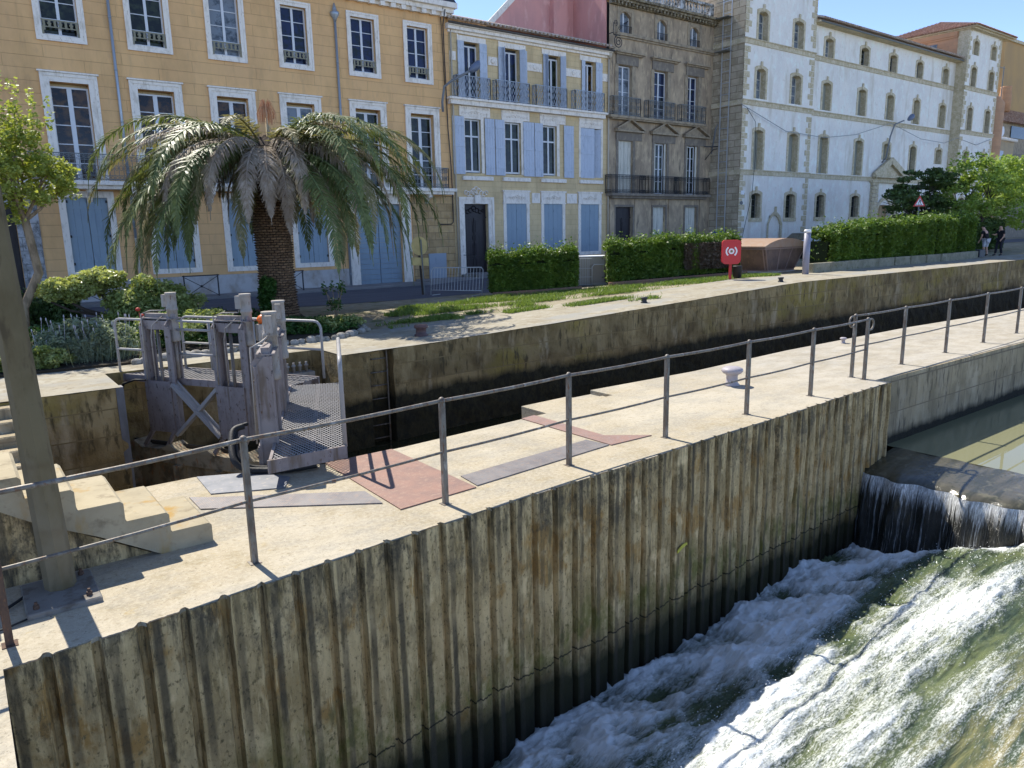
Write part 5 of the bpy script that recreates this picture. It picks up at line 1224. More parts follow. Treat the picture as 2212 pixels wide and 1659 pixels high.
# left tree with crooked trunk
lt=thing('small_tree','small yellow green leafy tree with a crooked pale trunk at the left edge','tree',(1.35,21,.36))
b=MB(); b.tube([(1.25,21,.3),(1.35,21,1.3),(1.75,21,2.1),(1.68,21,2.8),(1.62,21,3.4)],[.12,.1,.095,.09,.085],8); ends=[]
for dd in ((-.6,.1,1),(.5,-.2,1),(.1,.4,1),(-.2,-.4,1),(.75,.2,.6)): limb(b,(1.62,21,3.3),dd,.9,.05,1,ends)
part('trunk',b,m_bark,lt)
P=[]
for c,rad,k,m in (((1.2,21,4.4),(1.5,1.3,1.05),80,70),((1.45,21,5.2),(.8,.8,.8),34,60),((.4,21,4.8),(1.1,1.1,1.0),46,65),((1.0,21,3.7),(1.3,1,.5),34,50),((2.3,21,4.3),(.7,.7,.55),22,50)):
    for q in blobpts(k,c,rad,.3): P.append(blobpts(m,q,[.19,.19,.15],.1))
for e in ends: P.append(blobpts(40,e,[.22]*3,.1))
for k in range(16):  # upright shoots
    x=rnd.uniform(-.2,2.4); z=5.2+.9*(1-abs(x-1.5)/1.7); P.append(np.array([(x+rnd.uniform(-.06,.06),21+rnd.uniform(-.5,.5),z+rnd.uniform(-.3,.45)) for _ in range(45)]))
V,F=leaves(np.concatenate(P),.062); arrobj('crown',V,F,m_leafy,lt,loc=(1.35,21,.36))
# right trees
rtree=thing('broadleaf_tree','bright green broadleaf tree with forked trunk at the right edge','tree',(52.5,21,.9))
b=MB(); ends=[]
for dd,pp in (((-.5,0,1),(52.4,21,1.2)),((.55,.2,1),(52.5,21,1.2)),((.1,-.3,1),(52.5,21,1.4)),((1.4,.0,.7),(52.6,21,1.5))): limb(b,pp,dd,2.0,.13,2,ends)
b.tube([(52.4,21,.8),(52.45,21,1.5)],[.22,.17],8); part('trunk',b,m_bark2,rtree)
P=[]
for c,rad,k,m in (((51.6,20.6,5.0),(2.6,2,1.6),44,80),((55.6,20.6,5.4),(2.8,2,1.6),44,80),((59.5,21,5.1),(2.8,2,1.6),36,80),((50.0,20.6,3.6),(1.6,1.3,.8),18,70),((56.5,20,3.2),(3,1.5,.9),24,70)):
    for q in blobpts(k,c,rad,.3): P.append(blobpts(m,q,[.48,.48,.3],.1))
for k in range(24):
    x=rnd.uniform(49.5,60); P.append(np.array([(x+rnd.uniform(-.12,.12),20.6+rnd.uniform(-.8,.8),6.1+rnd.uniform(-.3,.9)) for _ in range(40)]))
V,F=leaves(np.concatenate(P),.13); arrobj('crown',V,F,m_bright,rtree,loc=(52.5,21,.9))
dt=thing('broadleaf_tree','dark green spreading tree beside the bright tree behind the long hedge','tree',(49,22.5,.9))
b=MB(); ends=[]
for dd in ((-.9,0,.7),(-.3,0,1),(.4,.2,1),(-1.3,-.2,.35)): limb(b,(49.4,22.5,1.8),dd,1.8,.1,2,ends)
b.tube([(49.5,22.5,.8),(49.4,22.5,1.9)],[.2,.15],8); part('trunk',b,m_bark2,dt)
P=[]
for c,rad,k,m in (((49.0,22.5,5.0),(2.4,1.6,1.3),50,100),((46.6,22.5,4.1),(1.6,1.2,.8),24,80),((49.6,22.5,3.8),(2.6,1.5,.9),34,90),((46.9,22.5,3.0),(1.9,1.,.4),20,70)):
    for q in blobpts(k,c,rad,.3): P.append(blobpts(m,q,[.55,.5,.13],.1))
V,F=leaves(np.concatenate(P),.12); arrobj('crown',V,F,m_dark,dt,loc=(49,22.5,.9))
# small trees far behind roofs
b=MB(); V,F=leaves(np.concatenate([blobpts(220,q,[.9,.9,.8],.1) for q in blobpts(9,(92.5,43,15.8),(1.6,1,1.1),.2)]),.3); t=thing('tree','small green treetop showing behind the tiled roof at the right','tree',(92.5,43,.9)); arrobj('crown',V,F,m_bright,t,loc=(92.5,43,.9)); b.tube([(92.5,43,.9),(92.5,43,15)],.2,6); part('trunk',b,m_bark2,t)
# hedges
def hedge(label,path,hh,dep,n,size,mat,group='clipped hedges along the quay',bump_=.16,mat2=None):
    x0,y0=path[0]; t=thing('hedge',label,'hedge',(x0,y0,float(gz(x0,y0))),group=group)
    P=[]; b=MB(); P2=[]
    L=[math.hypot(b_[0]-a_[0],b_[1]-a_[1]) for a_,b_ in zip(path[:-1],path[1:])]; T=sum(L)
    for (a,c),l in zip(zip(path[:-1],path[1:]),L):
        ux,uy=(c[0]-a[0])/l,(c[1]-a[1])/l; nx_,ny_=-uy,ux
        m=int(n*l/T); s_=nr.uniform(-.1,l+.1,m); face=nr.rand(m); d=nr.uniform(0,dep,m); h=nr.uniform(.12,1,m)
        hv=hh if not callable(hh) else np.array([hh(a[0]+ux*q) for q in s_])
        top=face<.42; frt=(face>=.42)&(face<.9)
        d=np.where(frt,np.abs(nr.normal(size=m))*.06-.03,d); h=np.where(top,1-np.abs(nr.normal(size=m))*.04,h)
        z=h*hv; wob=bump_*(np.sin(s_*2.7+1)*np.sin(s_*1.1+2)+.6*np.sin(s_*6.1))
        z=z+np.where(top|(h>.8),wob*.6,0)+np.where(top,np.abs(nr.normal(size=m))**1.5*.09,0); d=d-np.where(frt,wob*.7,0)
        X=a[0]+ux*s_+nx_*d; Y=a[1]+uy*s_+ny_*d; P.append(np.stack([X,Y,gz(X,Y)+z],1))
        h0=hh if not callable(hh) else hh((a[0]+c[0])/2)
        g0=float(gz((a[0]+c[0])/2,(a[1]+c[1])/2)); k=max(1,int(l/.8))
        for i in range(k):
            p0=(a[0]+ux*l*i/k+nx_*.16,a[1]+uy*l*i/k+ny_*.16); p1=(a[0]+ux*l*(i+1)/k+nx_*.16,a[1]+uy*l*(i+1)/k+ny_*.16); g_=float(gz(*p0))
            hq=hh if not callable(hh) else hh(p0[0])
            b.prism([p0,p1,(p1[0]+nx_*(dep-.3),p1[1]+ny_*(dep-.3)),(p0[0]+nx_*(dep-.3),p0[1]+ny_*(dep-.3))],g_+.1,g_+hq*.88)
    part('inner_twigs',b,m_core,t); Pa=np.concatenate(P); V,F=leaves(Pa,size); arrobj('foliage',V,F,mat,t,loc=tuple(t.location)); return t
hedge('short clipped hedge in front of the cream house',[(16.55,23.3),(18.0,22.5),(19.35,21.6)],1.42,1.1,26000,.062,m_hedge)
hedge('middle clipped hedge between the grey cabinet and the red lifebuoy cabinet',[(21.1,21.6),(23.0,20.3),(26.6,19.5)],lambda x:1.5,1.2,38000,.066,m_hedge)
b=MB(); P=np.stack([nr.uniform(23.8,26.3,7000),nr.uniform(19.3,20.3,7000),nr.uniform(1.2,2.25,7000)],1); P[:,1]=np.interp(P[:,0],[21,23,26.6],[21.6,20.3,19.5])-.02+np.abs(nr.normal(size=7000))*.05-.1
V,F=leaves(P,.06); o=arrobj('red_leaved_shrub',V,F,m_hedger); o['label']='dull purple red shrub grown into the middle hedge'; o['category']='shrub'
hedge('long tall clipped hedge on a stone planter at the right',[(30.7,17.8),(34.4,17.85),(40.3,17.65),(45.2,17.9)],lambda x:float(np.interp(x,[30,32,34,38,43],[1.3,1.7,1.8,1.9,2.0])),1.15,70000,.085,m_hedge)
hedge('dark hedge behind the two people',[(46.0,20.3),(56,20.4)],1.7,1.5,16000,.13,m_dark)
# planter kerbs
b=MB()
for path,h_ in (([(28.9,17.5),(34.4,17.55),(40.3,17.35),(45.0,17.6)],.4),):
    for a,c in zip(path[:-1],path[1:]):
        k=max(1,int((c[0]-a[0])/1.2))
        for i in range(k):
            x0=a[0]+(c[0]-a[0])*i/k; x1=a[0]+(c[0]-a[0])*(i+1)/k-.02; y0=a[1]+(c[1]-a[1])*i/k; g_=float(gz(x0,y0)); b.bbox(x0,x1,y0,y0+.22,g_-.3,g_+h_,.02)
single('planter_wall',b,M('planter_stone',(.27,.25,.18),.9,[((2,2,2),.42,.6,(.19,.175,.12)),((7,7,7),.55,.68,(.14,.14,.06))],bump=(16,.5,.02)),'low stone planter wall under the long right hedge','planter wall')
m_kerb=M('red_brown_kerb',(.26,.15,.09),.9,[((3,3,3),.42,.6,(.2,.13,.09))],bump=(20,.4,.01))
for path,lb in (([(16.4,23.0),(17.9,22.2),(19.4,21.35)],'red brown kerb in front of the short hedge'),([(20.9,21.4),(22.9,20.05),(26.8,19.25)],'red brown kerb in front of the middle hedge')):
    b=MB()
    for a,c in zip(path[:-1],path[1:]): b.bar((a[0],a[1],float(gz(*a))+.06),(c[0],c[1],float(gz(*c))+.06),.14,.2)
    single('kerb',b,m_kerb,lb,'kerb')
# garden bed on the left
def bedz(x,y): return float(gz(x,y))+.05
poly=[(-8,16.6),(.6,16.5),(2.6,16.4),(6.2,16.8),(7.5,16.95),(8.5,17.7),(8.8,18.8),(8.2,20.5),(8.9,23.2),(8.4,25.2),(4,27),(-8,28.5)]
b=MB(); b.prism(poly,.2,.41); single('flower_bed',b,m_soil,'dark soil flower bed under the palm','flower bed',kind='structure')
for a,c in (((5.6,16.72),(7.5,16.9)),((7.5,16.9),(8.5,17.65)),((8.5,17.65),(8.85,18.9)),((2.6,16.35),(5.6,16.72))):
    L=math.hypot(c[0]-a[0],c[1]-a[1]); k=int(L/.22)
    if k>0:
        pass
b=MB()
path=[(2.8,16.4),(5.6,16.72),(7.5,16.9),(8.5,17.65),(8.85,18.9),(8.5,20.2)]
for a,c in zip(path[:-1],path[1:]):
    L=math.hypot(c[0]-a[0],c[1]-a[1]); k=int(L/.2)
    for i in range(k):
        x=a[0]+(c[0]-a[0])*i/k+rnd.uniform(-.03,.03); y=a[1]+(c[1]-a[1])*i/k+rnd.uniform(-.03,.03); s_=rnd.uniform(.75,1.15)
        b.lathe([(.10*s_,0),(.12*s_,.05*s_),(.1*s_,.11*s_),(.05*s_,.14*s_)],(x,y,.35),7,sx=1.1,sy=.8,sm=False)
single('stone_edging',b,m_rock,'row of rough pale stones edging the flower bed by the palm','edging')
def tuft(n,cx,cy,rx,ry,h,size,mat,nm,lb,cat,kind=None,dz=0.05,asp=3.0,flat=False):
    X=cx+rx*nr.uniform(-1,1,n)*nr.uniform(.2,1,n)**.5; Y=cy+ry*nr.uniform(-1,1,n)*nr.uniform(.2,1,n)**.5; zz=nr.uniform(0,1,n)*h*(1-.6*((X-cx)**2/rx**2+(Y-cy)**2/ry**2)/2)
    P=np.stack([X,Y,gz(X,Y)+dz+zz],1); V,F=leaves(P,size,asp); o=arrobj(nm,V,F,mat); o['label']=lb; o['category']=cat
    if kind: o['kind']=kind
    return o
hedge('low dark hedge behind the lavender at the left edge',[(-4,24.6),(2.9,24.9)],.85,1.2,16000,.07,m_dark,group=None)
# topiary with flat spreading head
tp=thing('topiary_shrub','low spreading yellow green shrub with a flat cloud shaped head left of the gate','shrub',(2.6,21,.36))
b=MB(); b.tube([(3.4,21,.36),(3.1,21,.95),(2.6,21,1.15),(2.2,21,1.45)],[.07,.06,.05,.03],6); b.tube([(3.2,21,.8),(3.3,21,1.1),(3.0,21,1.5)],[.05,.04,.02],6); b.tube([(2.9,21,1.0),(2.3,21,1.15),(1.9,21,1.4)],[.04,.03,.02],6); part('trunk',b,m_bark2,tp)
P=[blobpts(170,q,[.2,.2,.11],.1) for c,r_,k in (((2.25,21,1.62),(.62,.5,.2),26),((2.95,21,1.9),(.6,.5,.22),26),((2.6,21,1.75),(.8,.5,.2),22)) for q in blobpts(k,c,r_,.2)]
V,F=leaves(np.concatenate(P),.055); arrobj('foliage',V,F,m_topi,tp,loc=(2.6,21,.36))
bs=thing('bush','rounded light green bush left of the palm trunk','shrub',(3.9,21,.36))
P=[blobpts(150,q,[.26,.26,.2],.1) for c,r_,k in (((3.7,20.8,1.35),(.75,.6,.55),50),((4.5,20.8,1.15),(.7,.6,.55),36),((3.4,20.6,.85),(.6,.5,.35),20),((5.0,21,1.0),(.5,.5,.5),14)) for q in blobpts(k,c,r_,.2)]
V,F=leaves(np.concatenate(P),.06); arrobj('foliage',V,F,m_bush,bs,loc=(3.9,21,.36)); b=MB(); ends=[]; limb(b,(3.9,21,.36),(0,0,1),.5,.05,1,ends); part('trunk',b,m_bark2,bs)
# lavender: thin upright blades
def blades(n,cx,cy,rx,ry,h,w_,mat,nm,lb,cat,dz=.05,lean=.35,parent=None,kind=None,zmin=.4):
    X=cx+rx*nr.normal(size=n)*.45; Y=cy+ry*nr.normal(size=n)*.45; hh=h*nr.uniform(zmin,1,n)*(1-.35*np.clip(((X-cx)/rx)**2,0,1))
    dx=(X-cx)/rx*lean*hh+nr.normal(size=n)*.08*hh; dy=(Y-cy)/ry*lean*hh+nr.normal(size=n)*.08*hh
    a=nr.uniform(0,6.28,n); wx=np.cos(a)*w_/2; wy=np.sin(a)*w_/2; Z=gz(X,Y)+dz
    V=np.stack([np.stack([X-wx,Y-wy,Z],1),np.stack([X+wx,Y+wy,Z],1),np.stack([X+dx+wx*.3,Y+dy+wy*.3,Z+hh],1),np.stack([X+dx-wx*.3,Y+dy-wy*.3,Z+hh],1)],1).reshape(-1,3)
    F=np.arange(4*n).reshape(n,4)
    if parent: return arrobj(nm,V,F,mat,parent,loc=tuple(parent.location))
    o=arrobj(nm,V,F,mat); o['label']=lb; o['category']=cat
    if kind: o['kind']=kind
    return o
lv=thing('lavender_bush','grey green lavender bush with thin flower spikes beside the lock','shrub',(2.1,17.4,.4))
blades(2500,2.15,17.5,.9,.6,.62,.008,m_lav,'stems',None,None,parent=lv)
P=[blobpts(120,q,[.2,.2,.16],.1) for q in blobpts(110,(2.15,17.5,.75),(.85,.5,.4),.2)]
V,F=leaves(np.concatenate(P),.04,3.2); arrobj('foliage',V,F,m_lav,lv,loc=tuple(lv.location))
n=60; b=MB()
for k in range(n):
    x=2.1+rnd.uniform(-.9,.8); y=17.5+rnd.uniform(-.4,.4); zt=1.0+rnd.uniform(-.15,.3); b.tube([(x,y,.7),(x+rnd.uniform(-.1,.1),y,zt),],.004,4,False); b.lathe([(.006,0),(.013,.02),(.012,.05),(.004,.07)],(b.v[-1][0],b.v[-1][1],zt-.02),5)
part('flower_spikes',b,M('lavender_spikes',(.42,.4,.42),.8),lv)
gb=thing('ground_bush','low bright green bush in front of the lavender by the concrete pole','shrub',(1.35,17,.4))
P=[blobpts(130,q,[.16,.16,.1],.1) for q in blobpts(34,(1.35,17.0,.6),(.4,.4,.2),.2)]+[blobpts(130,q,[.16,.16,.1],.1) for q in blobpts(30,(.2,17.0,.55),(.7,.4,.18),.2)]
V,F=leaves(np.concatenate(P),.05); arrobj('foliage',V,F,m_bush,gb,loc=(1.35,17,.4))
# rose shrubs / ground cover
P=[]
for c,r_,k,m in (((3.9,18.6,.75),(1.4,1.2,.35),60,90),((5.8,19.5,.6),(1.6,1.6,.2),60,80),((7.6,18.6,.52),(1.1,1.2,.14),60,80),((1.2,20.0,.6),(1.6,1.0,.25),34,90),((4.5,23.5,.5),(4,2,.15),60,60),((-.5,22,.6),(1.6,3,.3),40,70)):
    for q in blobpts(k,c,r_,.1): P.append(blobpts(m,q,[.26,.26,.12],.1))
P=np.concatenate(P); P[:,2]=np.maximum(P[:,2],.42); V,F=leaves(P,.055); o=arrobj('ground_cover',V,F,m_ivy); o['kind']='stuff'; o['label']='dark leafy ground cover filling the flower bed'; o['category']='ground cover'
P=[blobpts(90,q,[.2,.2,.1],.1) for c,r_,k in (((4.2,18.0,.95),(1.2,.7,.3),30),((7.9,18.4,.6),(.8,.8,.12),26)) for q in blobpts(k,c,r_,.1)]
V,F=leaves(np.concatenate(P),.05); o=arrobj('ground_cover',V,F,m_bush); o['kind']='stuff'; o['label']='light green leaves in the flower bed'; o['category']='ground cover'
b=MB()
for x,y,z in ((3.35,18.6,1.25),(3.42,18.6,1.1),(5.2,18.2,1.0)): b.lathe([(.01,-.03),(.05,-.01),(.055,.03),(.02,.06)],(x,y,z),8)
b.tube([(3.38,18.6,.5),(3.37,18.6,1.2)],.008,5); b.tube([(5.2,18.2,.5),(5.2,18.2,1.0)],.008,5)
single('red_flowers',b,M('red_petals',(.5,.05,.03),.6),'few red flowers standing in the bed behind the gate railing','flower')
# sapling
sp=thing('sapling','thin many stemmed sapling on the bed right of the palm','plant',(9.0,20.4,.4))
b=MB(); ends=[]
for k in range(7): a=k*.9; limb(b,(8.9,20.4,.38),(.28*math.cos(a),.28*math.sin(a),1),1.0,.014,0,ends)
part('stems',b,m_bark,sp); P=[blobpts(26,e,[.1,.1,.2],.1) for e in ends]; V,F=leaves(np.concatenate(P),.055); arrobj('foliage',V,F,m_ivy,sp,loc=(9.0,20.4,.4))
# grass
def grasspatch(n,regions,h):
    P=[]
    for (x0,x1,f0,f1,w_) in regions:
        m=int(n*w_); X=nr.uniform(x0,x1,m); u_=nr.uniform(0,1,m); Y=np.array([f0(x)*(1-u) + f1(x)*u for x,u in zip(X,u_)]); P.append(np.stack([X,Y],1))
    P=np.concatenate(P); dens=np.sin(P[:,0]*1.7+1.3*np.sin(P[:,1]*2.1))+np.sin(P[:,1]*3.3+P[:,0]*.9)+nr.normal(size=len(P))*.7; P=P[dens>.35]; n=len(P)
    X,Y=P[:,0],P[:,1]; hh=h*nr.uniform(.4,1,n); a=nr.uniform(0,6.28,n); w2_=.014; dx,dy=nr.normal(size=(2,n))*.5*hh
    wx=np.cos(a)*w2_; wy=np.sin(a)*w2_; Z=gz(X,Y)
    V=np.stack([np.stack([X-wx,Y-wy,Z],1),np.stack([X+wx,Y+wy,Z],1),np.stack([X+dx+wx*.3,Y+dy+wy*.3,Z+hh],1),np.stack([X+dx-wx*.3,Y+dy-wy*.3,Z+hh],1)],1).reshape(-1,3)
    o=arrobj('grass',V,np.arange(4*n).reshape(n,4),m_grass); o['kind']='stuff'; o['label']='patchy bright green grass on the far quay'; o['category']='grass'
up1=lambda x:float(np.interp(x,[9.5,12,16.5,19.4,21,23,26.8],[19.5,22.0,22.8,21.2,21.3,19.9,19.1]))
lo1=lambda x:float(np.interp(x,[9.5,12,16,18,21,24,27],[18.9,19.6,19.0,18.6,18.0,17.8,17.6]))
grasspatch(90000,[(10.5,26.8,lo1,up1,.8),(9.2,11.6,lambda x:17.6,lambda x:18.6,.07),(13,14.6,lambda x:17.4,lambda x:17.8,.03),(15.0,19,lambda x:16.9,lambda x:17.4,.05),(16.9,18,lambda x:16.1,lambda x:16.5,.02),(12.2,14.8,lambda x:18.3,lambda x:18.8,.05)],.13)
# ================= palm =================
pa=thing('palm_tree','big date palm with green and dead hanging fronds and a thick scaly trunk','palm tree',(7.95,22.4,.36))
pc=(7.95,22.4)
mt=NT('palm_trunk_scales'); x,y,z=mt.sep()
ang=mt.math('ARCTAN2',y,x); 
b1=mt.n('ShaderNodeTexBrick'); mt.l(mt.comb(mt.math('MULTIPLY',ang,.5),mt.math('ADD',z,mt.math('MULTIPLY',mt.noise(3,2),.05)),0),b1.inputs['Vector']); b1.inputs['Scale'].default_value=1
b1.inputs['Brick Width'].default_value=.16; b1.inputs['Row Height'].default_value=.075; b1.inputs['Mortar Size'].default_value=.014; b1.inputs['Mortar Smooth'].default_value=.6
c=mt.mix(mt.rng(mt.noise((9,9,9),4),.4,.6),(.36,.23,.13),(.24,.155,.09)); c=mt.mix(b1.outputs['Fac'],c,(.05,.03,.02)); mt.l(c,mt.b.inputs['Base Color']); mt.b.inputs['Roughness'].default_value=.95
bp=mt.bump(mt.math('SUBTRACT',1,b1.outputs['Fac']),.9,.05); mt.bump(mt.noise((30,30,50),4,.7),.6,.02,bp)
b=MB(); prf=[]
zz=0
for k in range(65):
    h_=k*.075; r_=float(np.interp(h_,[0,.4,1.5,3.5,4.3,4.85],[.57,.53,.50,.55,.62,.44])); prf+=[(r_-.03,h_),(r_+.035,h_+.045),(r_+.045,h_+.055)]
b.lathe(prf,(pc[0],pc[1],.36),30,sm=False)
for i,v in enumerate(b.v):
    j=rnd.uniform(.955,1.05); b.v[i]=(pc[0]+(v[0]-pc[0])*j,pc[1]+(v[1]-pc[1])*j,v[2]+rnd.uniform(-.02,.02))
part('trunk',b,mt.m,pa)
m_pg=leafmat('palm_green',(.10,.135,.04),(.215,.25,.09),.2,2.0,rough=.5,c3=(.05,.08,.022))
m_pd=leafmat('palm_dry_fronds',(.34,.27,.2),(.48,.41,.34),.25,1.6,rough=.75,c3=(.18,.12,.075))
m_pm=leafmat('palm_fading_fronds',(.19,.18,.07),(.36,.31,.19),.25,2.2,rough=.6,c3=(.10,.11,.03))
m_rachis=M('palm_rachis',(.42,.34,.22),.7); m_rachisg=M('green_rachis',(.22,.22,.08),.6)
def frond(az,el,L,droop,mat,rm,nl=62,ll=.62,hang=.35,base_r=.3,bz=5.3,w_=.042,rough_=.0):
    P=[];d=Vector((math.cos(az)*math.cos(el),math.sin(az)*math.cos(el),math.sin(el))); p=Vector((pc[0]+base_r*math.cos(az),pc[1]+base_r*math.sin(az),bz+rnd.uniform(-.15,.15))); n=22; e=el
    swing=rnd.uniform(-.25,.25); a=az
    pts=[p.copy()]
    for i in range(n):
        t=i/n; e=e-droop*(.35+1.1*t)/n; e=max(e,-1.5); a+=swing/n
        d=Vector((math.cos(a)*math.cos(e),math.sin(a)*math.cos(e),math.sin(e))); p=p+d*L/n; pts.append(p.copy())
    b=MB(); b.tube(pts,[.036*(1-.85*i/n)+.004 for i in range(n+1)],5)
    o=len(b.v); V=[];F=[]
    for k in range(nl):
        t=.12+.88*(k+.5)/nl; q=t*n; i=min(n-1,int(q)); f=q-i; c=pts[i].lerp(pts[i+1],f); tg=(pts[i+1]-pts[i]).normalized()
        side=tg.cross(Vector((0,0,1)))
        if side.length<.05: side=Vector((-math.sin(a),math.cos(a),0))
        side.normalize(); upn=side.cross(tg).normalized()
        l=ll*(math.sin(math.pi*min(1,.22+.82*t))**.7)*rnd.uniform(.8,1.12)
        for sg in (-1,1):
            dv=(tg*rnd.uniform(.45,.85)+side*sg*rnd.uniform(.7,1.05)+upn*rnd.uniform(-.1,.45)+Vector((0,0,-hang*rnd.uniform(.4,1.4)))).normalized()
            wv=dv.cross(upn+Vector((rnd.uniform(-.3,.3),rnd.uniform(-.3,.3),0))).normalized()*w_/2
            mid=c+dv*l*.5; tip=c+dv*l+Vector((0,0,-hang*l*rnd.uniform(.2,.7)))
            m_=len(V); V+=[c-wv*.4,c+wv*.4,mid+wv,mid-wv,tip+wv*.15,tip-wv*.15]; F+=[(m_,m_+1,m_+2,m_+3),(m_+3,m_+2,m_+4,m_+5)]
    b.add([tuple(v) for v in V],F); fo=part('frond',b,mat,pa); return fo
def gaz(c,sp): return c+rnd.gauss(0,sp)
for c0,n_ in ((-.34,25),(2.80,25)):      # living fronds arching out to both sides
    for i in range(n_):
        t=rnd.uniform(0,1); frond(gaz(c0,.6),-.3+1.0*t,rnd.uniform(5.3,6.6),1.85+.75*t+rnd.uniform(-.3,.3),m_pg if i%5 else m_pm,m_rachisg,nl=120,ll=.56,hang=.33)
for i in range(13): frond(1.23+rnd.uniform(-1.0,1.0),rnd.uniform(.0,.5),rnd.uniform(4.8,6),2.2,m_pg,m_rachisg,nl=100,ll=.6,hang=.45)   # behind
for az in (-1.05,-1.2,-2.75,-2.55,-2.95): frond(az,rnd.uniform(-.1,.25),rnd.uniform(4.9,5.6),2.35,m_pg,m_rachisg,nl=120,ll=.58,hang=.5)

for i in range(11): frond(i*2.399+.5,rnd.uniform(.5,.85),rnd.uniform(2.2,3.2),rnd.uniform(1.7,2.2),(m_pg,m_pm,m_pd)[i%3],m_rachis,nl=80,ll=.42,hang=.3)
frond(-.3,.52,4.0,1.05,m_pg,m_rachisg,nl=100,ll=.5,hang=.2); frond(2.9,.5,3.3,1.1,m_pm,m_rachis,nl=80,ll=.5,hang=.2)
for az,L,el,dr,mt_ in ((-1.72,3.9,.0,2.9,0),(-2.15,4.0,.1,2.5,0),(-1.35,4.3,.1,2.5,0),(-.95,5.0,.25,2.35,0),(-2.5,4.6,.15,2.3,1),(-2.85,4.3,.35,1.5,0),(-3.05,4.6,.3,1.8,1),(-.6,5.2,.1,2.5,0),(-1.1,4.6,-.1,2.6,1),(-2.3,4.4,-.2,2.4,1),(2.9,4.8,-.1,2.4,0),(-.1,4.9,-.1,2.5,1),(2.5,4.5,.1,2.3,0),(.3,4.6,.0,2.4,0)):
    frond(az,el,L,dr,m_pd if mt_==0 else m_pm,m_rachis,nl=105,ll=.46,hang=.65,w_=.036)
for i in range(22):   # short dead skirt hiding the top of the trunk
    az=-1.9+rnd.uniform(-2.0,2.0); frond(az,rnd.uniform(-.5,.1),rnd.uniform(1.6,2.6),rnd.uniform(1.9,2.6),(m_pd,m_pm,m_pd)[i%3],m_rachis,nl=60,ll=.4,hang=.7,w_=.034,bz=5.15)
for az,L,el,dr in ((-1.6,4.2,.25,2.9),(-2.35,4.5,.3,2.6),(-1.95,3.7,.2,3.0),(-.75,5.0,.35,2.4),(-1.2,4.6,.3,2.6),(-2.65,4.9,.3,2.4)): frond(az,el,L,dr,m_pd,m_rachis,nl=110,ll=.46,hang=.6,w_=.036)
# bent bare stalks near the heart
b=MB()
for i in range(30):
    az=rnd.uniform(0,6.28); r1=rnd.uniform(.3,.9); z1=5.3+rnd.uniform(-.1,.6); b.tube([(pc[0]+.2*math.cos(az),pc[1]+.2*math.sin(az),5.0),(pc[0]+r1*.6*math.cos(az),pc[1]+r1*.6*math.sin(az),z1+.15),(pc[0]+r1*math.cos(az+.3),pc[1]+r1*math.sin(az+.3),z1-.1-rnd.uniform(0,.7))],[.03,.022,.01],5)
part('old_stalks',b,m_rachis,pa)
b=MB(); b.lathe([(.42,4.4),(.6,4.75),(.55,5.15),(.3,5.4),(.1,5.5)],(pc[0],pc[1],.2),14,sm=False); b.v=[(v[0]+rnd.uniform(-.05,.05),v[1]+rnd.uniform(-.05,.05),v[2]+rnd.uniform(-.06,.06)) for v in b.v]; part('crown_heart',b,M('palm_heart_fibre',(.07,.05,.035),.95,bump=(30,.8,.03)),pa)
# orange date stalks at the top
b=MB(); tc=(pc[0]+.05,pc[1]-.1,6.1); b.tube([(pc[0],pc[1],4.7),(tc[0],tc[1],5.5),(tc[0],tc[1],6.42)],[.05,.045,.03],6); part('flower_stalk',b,M('cream_stalk',(.7,.58,.36),.6),pa)
b=MB()
for i in range(80):
    az=rnd.uniform(0,6.28); r1=rnd.uniform(.08,.28); h_=rnd.uniform(.0,.22); q=[Vector((tc[0],tc[1],6.42)),Vector((tc[0]+r1*.55*math.cos(az),tc[1]+r1*.55*math.sin(az),6.5+h_)),Vector((tc[0]+r1*math.cos(az),tc[1]+r1*math.sin(az),6.32)),Vector((tc[0]+r1*.95*math.cos(az),tc[1]+r1*.95*math.sin(az),6.1+rnd.uniform(-.1,.15)))]
    b.tube(q,.008,4,False)
part('flower_cluster',b,M('orange_date_strands',(.55,.29,.15),.6),pa)
iv=thing('ivy','dark ivy clump climbing the left side of the palm trunk base','ivy',(7.6,22.1,.4))
P=[blobpts(110,q,[.14,.14,.16],.1) for q in blobpts(46,(7.52,22.0,1.0),(.2,.22,.72),.1)]; V,F=leaves(np.concatenate(P),.06); arrobj('foliage',V,F,m_ivy,iv,loc=tuple(iv.location))
b=MB(); b.tube([(7.6,22.1,.4),(7.55,22.0,1.6)],.03,5); part('stem',b,m_bark2,iv)
# ================= street furniture =================
def G(x,y): return float(gz(x,y))
def place(b,c,rz):
    co,si=math.cos(rz),math.sin(rz); b.v=[(c[0]+x*co-y*si,c[1]+x*si+y*co,c[2]+z) for x,y,z in b.v]; return b
def rrect(x0,x1,z0,z1,r,n=4):
    p=[]
    for cx,cz,a0 in ((x1-r,z1-r,0),(x0+r,z1-r,90),(x0+r,z0+r,180),(x1-r,z0+r,270)):
        for k in range(n+1): a=R(a0+90*k/n); p.append((cx+r*math.cos(a),cz+r*math.sin(a)))
    return p
m_red=M('red_plastic',(.55,.035,.035),.4); m_redp=M('red_post',(.45,.03,.03),.5); m_white=M('white_marking',(.8,.8,.8),.5)
lx,ly=23.85,17.85; lz=G(lx,ly); rz=R(-48)
lb=thing('lifebuoy_cabinet','red lifebuoy cabinet with white ring emblem on a red post','lifebuoy cabinet',(lx,ly,lz))
def pt_(name,fn,mat,par,c,rz): 
    b=MB(); fn(b); place(b,c,rz); return part(name,b,mat,par)
C0=(lx,ly,lz)
pt_('post',lambda b:b.box(-.05,.05,.02,.12,-.1,.8),m_redp,lb,C0,rz)
